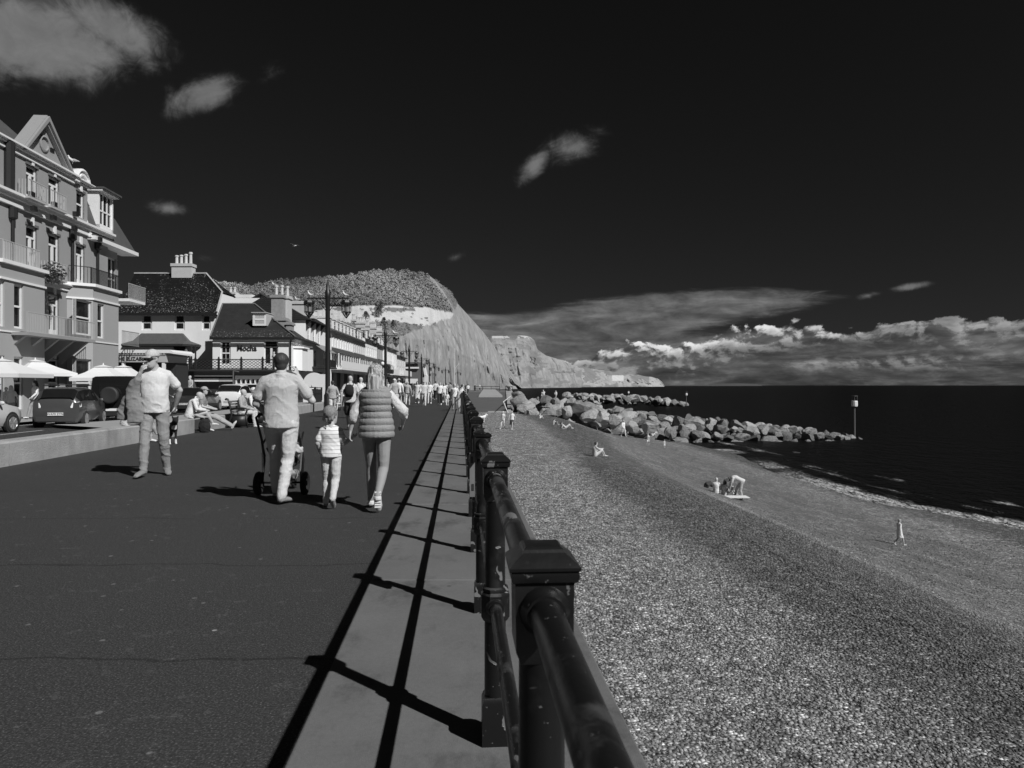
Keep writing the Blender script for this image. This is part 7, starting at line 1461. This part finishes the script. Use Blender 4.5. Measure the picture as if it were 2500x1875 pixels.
beachp('sunbather lying back with raised knees', 'b10', GLIE, 1380, 1046, 1029, -80, dict(shirt='skin', trousers='cloth_pale', hair='hair_dark'), dict(top='tee', bottom='shorts'), base=.68)
beachp('person in white reading at the foot of the boulders', 'b6', GSIT, 1318, 1021, 1009, -60, W, dict(top='tee', bottom='shorts'), base=.86)
beachp('sitter in pale top leaning on the boulders', 'b9', GSIT, 1346, 1014, 1000, 20, W, dict(top='tee', bottom='shorts'), base=.86)
beachp('sitter with dark bag among the family by the rocks', 'b6', GSIT, 1386, 1016, 1002, -20, dict(shirt='cloth_pale', trousers='cloth_dark', hair='hair_dark'), dict(top='tee', bottom='shorts'), base=.86)
beachp('sitter in white beside the family bag by the rocks', 'b9', GSIT, 1394, 1018, 1003, -100, W, dict(top='tee', bottom='shorts'), base=.86)
beachp('small child sitting by the rocks apart from the family', 'b6', GSIT, 1409, 1019, 1009, -90, W, dict(top='tee', bottom='shorts'), base=.86)
beachp('distant sitter tucked between the lower boulders', 'b9', GSIT, 1555, 1052, 1043, -40, W, dict(top='tee', bottom='shorts'), base=.86)
beachp('crouching dark haired figure in the group below the rocks', 'b6', GSIT, 1566, 1066, 1050, -60, dict(shirt='cloth_mid', trousers='cloth_dark', hair='hair_dark'), dict(top='tee', bottom='shorts'), base=.86)
beachp('child standing in shorts in the group below the rocks', 'b11', WALK1, 1582, 1085, 1058, 150, dict(shirt='cloth_white', trousers='cloth_white', hair='hair_fair'), dict(top='tee', bottom='shorts', hs=1.25))
beachp('person in white hat sitting in the group below the rocks', 'b9', GSIT, 1592, 1072, 1050, -50, W, dict(top='tee', bottom='shorts'), base=.86)
beachp('toddler standing alone near the water with arms out', 'b12', STANDP, 1622, 1093, 1073, 200, dict(shirt='cloth_pale', trousers='cloth_white', hair='hair_fair'), dict(top='tee', bottom='shorts', hs=1.4))
for px, y0, y1, d, la, P, key, bs in ((1327, 967, 952, 105, 'person in white sitting on top of the boulders', GSIT, 'b6', .86), (1357, 973, 953, 105, 'person in white standing on top of the boulders', WALK2, 'b4', 1.757), (1242, 965, 939, 139, 'dark figure at the top of the slipway', WALK2, 'c13', 1.757), (1247, 965, 940, 140, 'white shirted figure at the top of the slipway', WALK2, 'c10', 1.757), (1160, 956, 938, 152, 'dark figure leaning on the far deck', LEAN, 'lean', 1.757), (1171, 954, 938, 156, 'pale figure standing on the far deck', WALK2, 'c10', 1.757)):
    p = P3(px, y0, d); person(la, key, P, p, (y0-y1)/F*d, HD(160), dict(shirt='cloth_white' if 'white' in la or 'pale' in la else 'cloth_dark', trousers='cloth_pale' if 'white' in la else 'cloth_dark', hair='hair_grey'), BG, base=bs, top='tee', bottom='trousers' if bs > 1 else 'shorts')
p = BP(1176, 1030); dog(p, HD(-60), 1.2, 'white dog on the shingle just over the railing', 'cloth_white', 'cloth_white')
mb = MB(); mb.tube([(0, 0, .0), (.1, 0, .16), (.3, .05, .22), (.5, 0, .05)], [.12, .2, .16, .08], 8); me = remesh(mb, .03, 1, folds(.03)); me.materials.append(MATS['cloth_dark']); tag(addobj('beach_bag', me, None, BP(1722, 1190)), 'dark bag and towel heaped beside the seated pair', 'bag')
mb = MB(); mb.box(-.5, .9, -.35, .4, .0, .03); tag(mb.build('towel', MATS['cloth_white'], None, False, BP(1785, 1215)+Vector((0, 0, .03))), 'white towel on the shingle under the seated pair', 'towel')
print('people', NPER[0])
# ================================================================== gulls
def gull(loc, rz, la, s=1.0, fly=False):
    r = empty('gull', loc, rz, la, 'gull', 'gulls', scale=s); mb = MB()
    if not fly:
        mb.tube([(0, -.24, .14), (0, -.12, .15), (0, .02, .16), (0, .12, .22), (0, .15, .30)], [.015, .05, .075, .055, .035], 10); mb.ball((0, .17, .33), .042, 8, 6)
    else: mb.tube([(0, -.2, 0), (0, 0, 0), (0, .2, .02)], [.02, .07, .03], 8)
    mb.build('body', MATS['cloth_white'], r, True)
    mb = MB()
    if not fly:
        for s_ in (-1, 1): mb.tube([(s_*.05, .08, .19), (s_*.06, -.08, .17), (s_*.02, -.28, .14)], [(.03, .012), (.05, .014), (.01, .005)], 6, sx=(0, 0, 1))
    else: mb.ring([[(-.6, -.05, .1), (-.3, .08, .12), (0, .08, 0), (.3, .08, .12), (.6, -.05, .1)], [(-.6, -.08, .1), (-.3, -.08, .12), (0, -.08, 0), (.3, -.08, .12), (.6, -.08, .1)]], cap=False, close=False)
    mb.build('wing', gm('wing_grey', .4, .8), r)
    mb = MB(); mb.tube([(0, .2, .325 if not fly else .02), (0, .25, .315 if not fly else .02)], [.012, .004], 5); mb.build('beak', MATS['cloth_mid'], r)
    if not fly:
        for s_ in (-1, 1): mb = MB(); mb.tube([(s_*.02, 0, .1), (s_*.02, 0, 0)], .007, 4); mb.build('leg', MATS['cloth_mid'], r)
for i, (dx_, la) in enumerate(((-.92, 'gull perched on the sea-facing lamp arm nearer the houses'), (.92, 'gull perched on the lamp arm nearer the sea'))): gull(LAMPS[0].location+Vector((dx_, 0, 6.05)), HD(150), la.replace('sea-facing ', 'first '), .95)
gull(LAMPS[1].location+Vector((.9, 0, 6.05)), HD(100), 'gull perched on the second street lamp', 1.3)
q_ = P3(712+13, 735, 83.5); gull(Vector((q_.x, 83.6, q_.z)), HD(90), 'gull on the flat white chimney of the gabled house', 1.5)
q_ = P3(671, 700, 79); gull(Vector((q_.x, 78.8, q_.z)), HD(90), 'gull on the tall chimney pots', 1.4)
q_ = P3(190, 406, 40); gull(Vector((q_.x, 39.5, q_.z)), HD(120), 'gull on the shell pediment of the hotel', 1.2)
gull(P3(719, 600, 60), HD(60), 'gull flying high over the white house', 1.0, True)
# ================================================================== cars
gm('car_silver', .55, .35, .04, 1, coat=.6); gm('car_grey', .055, .3, .04, 1, coat=.7); gm('car_black', .010, .25, .1, 1, coat=.5); gm('car_white', .72, .35, .03, 1, coat=.6); gm('car_dark', .030, .28, .05, 1, coat=.6)
gm('tyre', .02, .8, .1, 20); gm('rim', .35, .35, .1, 8, metal=.5); gm('plastic_black', .02, .6); gm('lamp_clear', .75, .15, .2, 30); gm('plate_white', .75, .5); gm('glass_car', .012, .05, .3, 3, spec=.7)
def car(name, label, loc, rz, L, wd, paint, kind='hatch', plate=None, rack=False, spare=False):
    r = empty(name, loc, rz, label, 'car', 'cars parked along the street'); hw = wd/2
    if kind == 'hatch':   # y, belt z, roof z, half width factor, roof half width factor
        st = [(0, .62, .66, .80, .62), (.03, .92, .96, .93, .70), (.16, .98, 1.22, .97, .72), (.42, 1.0, 1.44, 1.0, .74), (1.0, .99, 1.50, 1.0, .76), (1.7, .97, 1.50, 1.0, .76), (2.3, .95, 1.42, 1.0, .75), (2.9, .93, 1.02, .99, .80), (3.3, .84, .90, .97, .78), (3.62, .70, .74, .88, .66), (3.70, .50, .54, .76, .55)]
    elif kind == 'saloon':
        st = [(0, .66, .70, .80, .60), (.05, .92, .95, .92, .70), (.35, .97, 1.12, .97, .74), (.85, .98, 1.40, 1.0, .72), (1.4, .97, 1.45, 1.0, .74), (2.1, .95, 1.43, 1.0, .74), (2.6, .94, 1.30, 1.0, .74), (3.25, .93, .99, .99, .80), (3.8, .84, .89, .96, .76), (4.15, .68, .72, .86, .62), (4.25, .50, .54, .74, .5)]
    elif kind == 'estate':
        st = [(0, .66, .70, .84, .66), (.03, 1.0, 1.04, .95, .74), (.16, 1.04, 1.36, .98, .76), (.5, 1.05, 1.58, 1.0, .78), (1.4, 1.04, 1.64, 1.0, .79), (2.3, 1.02, 1.62, 1.0, .79), (2.8, 1.0, 1.48, 1.0, .78), (3.45, .98, 1.08, .99, .82), (4.0, .90, .96, .97, .80), (4.35, .74, .78, .88, .66), (4.45, .5, .54, .76, .55)]
    else:
        st = [(0, 1.15, 1.9, .97, .86), (.04, 1.15, 1.97, 1.0, .88), (.8, 1.15, 1.99, 1.0, .88), (2.0, 1.15, 1.97, 1.0, .88), (2.55, 1.14, 1.90, 1.0, .86), (2.8, 1.12, 1.20, 1.0, .86), (3.6, 1.05, 1.12, .98, .82), (3.9, .9, 1.0, .95, .78), (3.95, .6, .64, .9, .7)]
    sc_ = L/st[-1][0]; st = [(a*sc_, b_, c, d, e) for a, b_, c, d, e in st]; zb = .22 if kind != 'jeep' else .42
    def ring(y, b_, c, f, g, inf=0.0):
        pts = [(hw*f*.90, zb), (hw*f*1.0+inf, zb+.18), (hw*f*1.01+inf, (zb+b_)/2+.05), (hw*f*.985+inf, b_), (hw*g+.03*(c-b_)+inf, c-.07 if c-b_ > .2 else (b_+c)/2), (hw*g*.86, c+inf), (hw*g*.4, c+.012+inf)]
        return [Vector((-x, y, z)) for x, z in pts]+[Vector((x, y, z)) for x, z in reversed(pts)]
    mb = MB(); mb.ring([ring(*s_) for s_ in st]); mb.build('body', MATS[paint], r, auto=38)
    # glass: side strips and end screens, proud of the shell
    def glass(side, ya, yb):
        out = MB(); R_ = []
        for i, s_ in enumerate(st):
            if s_[2]-s_[1] > .2 and ya <= s_[0] <= yb: R_.append(ring(*s_, inf=.012))
        for A, B in zip(R_, R_[1:]):
            for i0, i1 in (side,):
                a0, a1, b0, b1 = A[i0], A[i1], B[i0], B[i1]; dz = Vector((0, 0, .03)); out.quad(a0+dz, b0+dz, b1-dz*.6, a1-dz*.6)
        return out
    for side in ((3, 4), (10, 9)): glass(side, st[2][0], st[-4][0] if kind != 'jeep' else 2.5*sc_).build('side_window', MATS['glass_car'], r)
    def screen(i, j, nm, k0=.12, k1=.92):
        A, B = ring(*st[i], inf=.010), ring(*st[j], inf=.010); mb = MB()
        for ia, ib in ((4, 5), (5, 6), (6, 7), (7, 8), (8, 9)):
            mb.quad(lerp(A[ia], B[ia], k0), lerp(A[ib], B[ib], k0), lerp(A[ib], B[ib], k1), lerp(A[ia], B[ia], k1))
        mb.build(nm, MATS['glass_car'], r, True)
    if kind == 'jeep':
        mb = MB(); mb.box(-hw*.6, hw*.6, -.012, .0, 1.2, 1.7); mb.build('rear_window', MATS['glass_car'], r)
    else:
        screen(2, 3, 'rear_window', -.5, .95); screen(7 if kind != 'x' else 6, 6, 'windscreen', .1, .95)
    wr = .31 if kind != 'jeep' else .38
    for y_ in (L*.19, L*.81):
        for s_ in (-1, 1):
            x_ = s_*(hw*.97-.10); mb = MB(); mb.M = Matrix.Translation((s_*(hw*.99), y_, wr)) @ Matrix.Rotation(math.pi/2, 4, 'Y'); mb.lathe([(wr+.07, -.06), (wr+.07, .012), (.05, .012), (.05, -.06)], 20); mb.build('wheel_arch', MATS['plastic_black'], r)
            M_ = Matrix.Translation((s_*(hw-.09), y_, wr)) @ Matrix.Rotation(math.pi/2*s_, 4, 'Y')
            mb = MB(); mb.M = M_; mb.lathe([(wr*.66, -.1), (wr*.97, -.1), (wr, -.07), (wr, .09), (wr*.96, .115), (wr*.68, .12), (wr*.66, .08)], 22); wo_ = mb.build('wheel', MATS['tyre'], r, True)
            mb = MB(); mb.M = M_; mb.lathe([(.05, .06), (.06, .115), (.02, .12)], 10)
            for k in range(8): a = 6.283*k/8; mb.tube([(.03*math.cos(a), .03*math.sin(a), .10), (wr*.66*math.cos(a), wr*.66*math.sin(a), .112)], .022, 4)
            mb.lathe([(wr*.60, .09), (wr*.68, .125), (wr*.70, .118)], 20); mb.build('rim', MATS['rim'], wo_)
    for s_ in (-1, 1):
        mb = MB(); mb.hull8([(s_*hw*.62, -.012, .74), (s_*hw*.96, .10, .76), (s_*hw*.99, .22, .78), (s_*hw*.60, .0, .78)], [(s_*hw*.68, .02, .93), (s_*hw*.93, .10, .97), (s_*hw*.96, .26, .99), (s_*hw*.66, .05, .95)]); mb.build('tail_light', MATS['lamp_clear' if paint != 'car_black' else 'plastic_black'], r)
        mb = MB(); mb.hull8([(s_*hw*.55, L-.06, .60), (s_*hw*.90, L-.28, .62), (s_*hw*.88, L-.32, .62), (s_*hw*.52, L-.12, .60)], [(s_*hw*.55, L-.09, .72), (s_*hw*.92, L-.33, .76), (s_*hw*.88, L-.40, .76), (s_*hw*.52, L-.18, .72)]); mb.build('headlight', MATS['lamp_clear'], r)
        mb = MB(); mb.ball((s_*(hw+.09), L*.64, 1.0 if kind != 'jeep' else 1.25), .10, 8, 6, (.9, .5, .7)); mb.build('mirror', MATS[paint], r, True)
    mb = MB(); mb.box(-hw*.8, hw*.8, -.02, .04, .25, .42); mb.build('rear_bumper', MATS['plastic_black'] if kind == 'jeep' else MATS[paint], r)
    mb = MB(); mb.box(-.26, .26, -.035, -.022, .46, .57); pl_ = mb.build('number_plate', MATS['plate_white'], r)
    if plate: text_obj(plate, 'plate_text', .105, (0, -.040, .515), (math.pi/2, 0, 0), MATS['letter_dark'], pl_, .002, .001)
    if rack:
        mb = MB()
        for s_ in (-1, 1): mb.tube([(s_*hw*.68, .5, 1.56), (s_*hw*.70, 2.2, 1.57)], .018, 6)
        for y_ in (.8, 1.7): mb.tube([(-hw*.8, y_, 1.60), (hw*.8, y_, 1.60)], .02, 6)
        mb.build('roof_rack', MATS['plastic_black'], r)
    if spare:
        M_ = Matrix.Translation((-.05, -.14, 1.15)) @ Matrix.Rotation(math.pi/2, 4, 'X'); mb = MB(); mb.M = M_; mb.lathe([(.02, -.1), (.34, -.1), (.37, -.06), (.37, .10), (.33, .13), (.27, .125), (.02, .11)], 24); mb.build('spare_wheel', gm('cover_dark', .025, .6), r, True)
    return r
car('parked_car', 'silver car cut off by the picture edge with its front wheel showing', (-17.50, 20.6, -.16), HD(4), 4.1, 1.75, 'car_silver', 'saloon')
car('parked_car', 'dark grey hatchback with roof rack and pale number plate', (-16.90, 26.3, -.16), HD(15), 3.6, 1.62, 'car_grey', 'hatch', 'WA70 ZYN', rack=True)
car('parked_car', 'black boxy off-roader with spare wheel on its tailgate', (-17.50, 31.1, -.16), HD(8), 3.9, 1.85, 'car_black', 'jeep', None, spare=True)
car('parked_car', 'dark grey car mostly hidden behind the man in the cap', (-19.40, 35.7, -.16), HD(0), 4.1, 1.72, 'car_grey', 'hatch')
car('parked_car', 'dark estate car with pale number plate behind the seated woman', (-18.75, 40.6, -.16), HD(6), 4.5, 1.80, 'car_dark', 'saloon', 'WD73 WWP')
car('parked_car', 'white tall estate car parked before the cafe', (-18.55, 46.4, -.16), HD(7), 4.4, 1.80, 'car_white', 'estate', 'WR12 HJO')
# ================================================================== small street things
p = P3(449, 913, 62); rs = empty('round_sign', (p.x, 62, -.1), 0, 'blank white round sign on a pole by the shops', 'sign'); mb = MB(); mb.M = Matrix.Translation((0, 0, p.z+.1)) @ Matrix.Rotation(math.pi/2, 4, 'X'); mb.lathe([(.01, -.03), (.36, -.03), (.36, .03), (.01, .03)], 24); mb.build('disc', MATS['plate_white'], rs); mb = MB(); mb.tube([(0, .06, 0), (0, .06, p.z)], .04, 6); mb.build('pole', MATS['pole_grey'], rs)
for px, yt, d, la in ((430.5, 897, 60, 'thin pale pole with cap just behind the man in the cap'), (569.5, 905, 62, 'slim dark post with a bent top beside the shop signs')):
    p = P3(px, yt, d); mb = MB(); mb.tube([(p.x, d, -.1), (p.x, d, p.z)], .06, 6)
    if px > 500: mb.tube([(p.x, d, p.z), (p.x+.5, d, p.z-.1)], .05, 5)
    tag(mb.build('street_pole', MATS['trim_white' if px < 500 else 'pole_grey']), la, 'pole')
# hoop bin lamp globe near second lamp
p = P3(934, 888, 70); gl = empty('globe_lamp', (p.x, 70, 0), 0, 'white globe lamp on dark post behind the blond woman', 'lamp'); mb = MB(); mb.ball((0, 0, p.z), .20, 14, 10); mb.build('globe', MATS['plate_white'], gl, True); mb = MB(); mb.tube([(0, 0, 0), (0, 0, p.z-.2)], .06, 8); mb.build('post', MATS['lamp_black'], gl)
# dark railings of the street cafe beyond the wall
simple_rail('terrace_railing', [P3(752, 978, 48)*1.0, P3(785, 977, 52)*1.0], .95, 0, 'black railing panel round the cafe seats beyond the low wall', .03)
mb = MB(); a_, b_ = P3(752, 978, 48), P3(785, 977, 52); mb.hull8([a_+Vector((0, .05, -.2)), b_+Vector((0, .05, -.2)), b_+Vector((0, .1, -.2)), a_+Vector((0, .1, -.2))], [a_+Vector((0, .05, .8)), b_+Vector((0, .05, .8)), b_+Vector((0, .1, .8)), a_+Vector((0, .1, .8))]); tag(mb.build('wind_break', MATS['cloth_black']), 'black canvas wind break behind the cafe railing', 'wind break')
# menu boards, arch and a-boards at the shops
a_ = P3(781, 958, 56); mb = MB(); mb.box(a_.x-.45, a_.x+.45, 56, 56.2, -.1, 2.3); tag(mb.build('door_panel', MATS['trim_white']), 'tall white panel standing by the arch near the first lamp', 'panel')
mb = MB(); a_ = P3(766, 925, 60); mb.M = Matrix.Translation((a_.x, 60, .0)); n_ = 12
mb.ring([[(-.9+.0, y_, 0)]+[(-.9*math.cos(math.pi*k/n_), y_, 1.6+.9*math.sin(math.pi*k/n_)) for k in range(n_+1)]+[(.9, y_, 0)] for y_ in (0, .2)]); tag(mb.build('arch', MATS['trim_white']), 'white arched entrance surround beyond the cafe', 'arch')
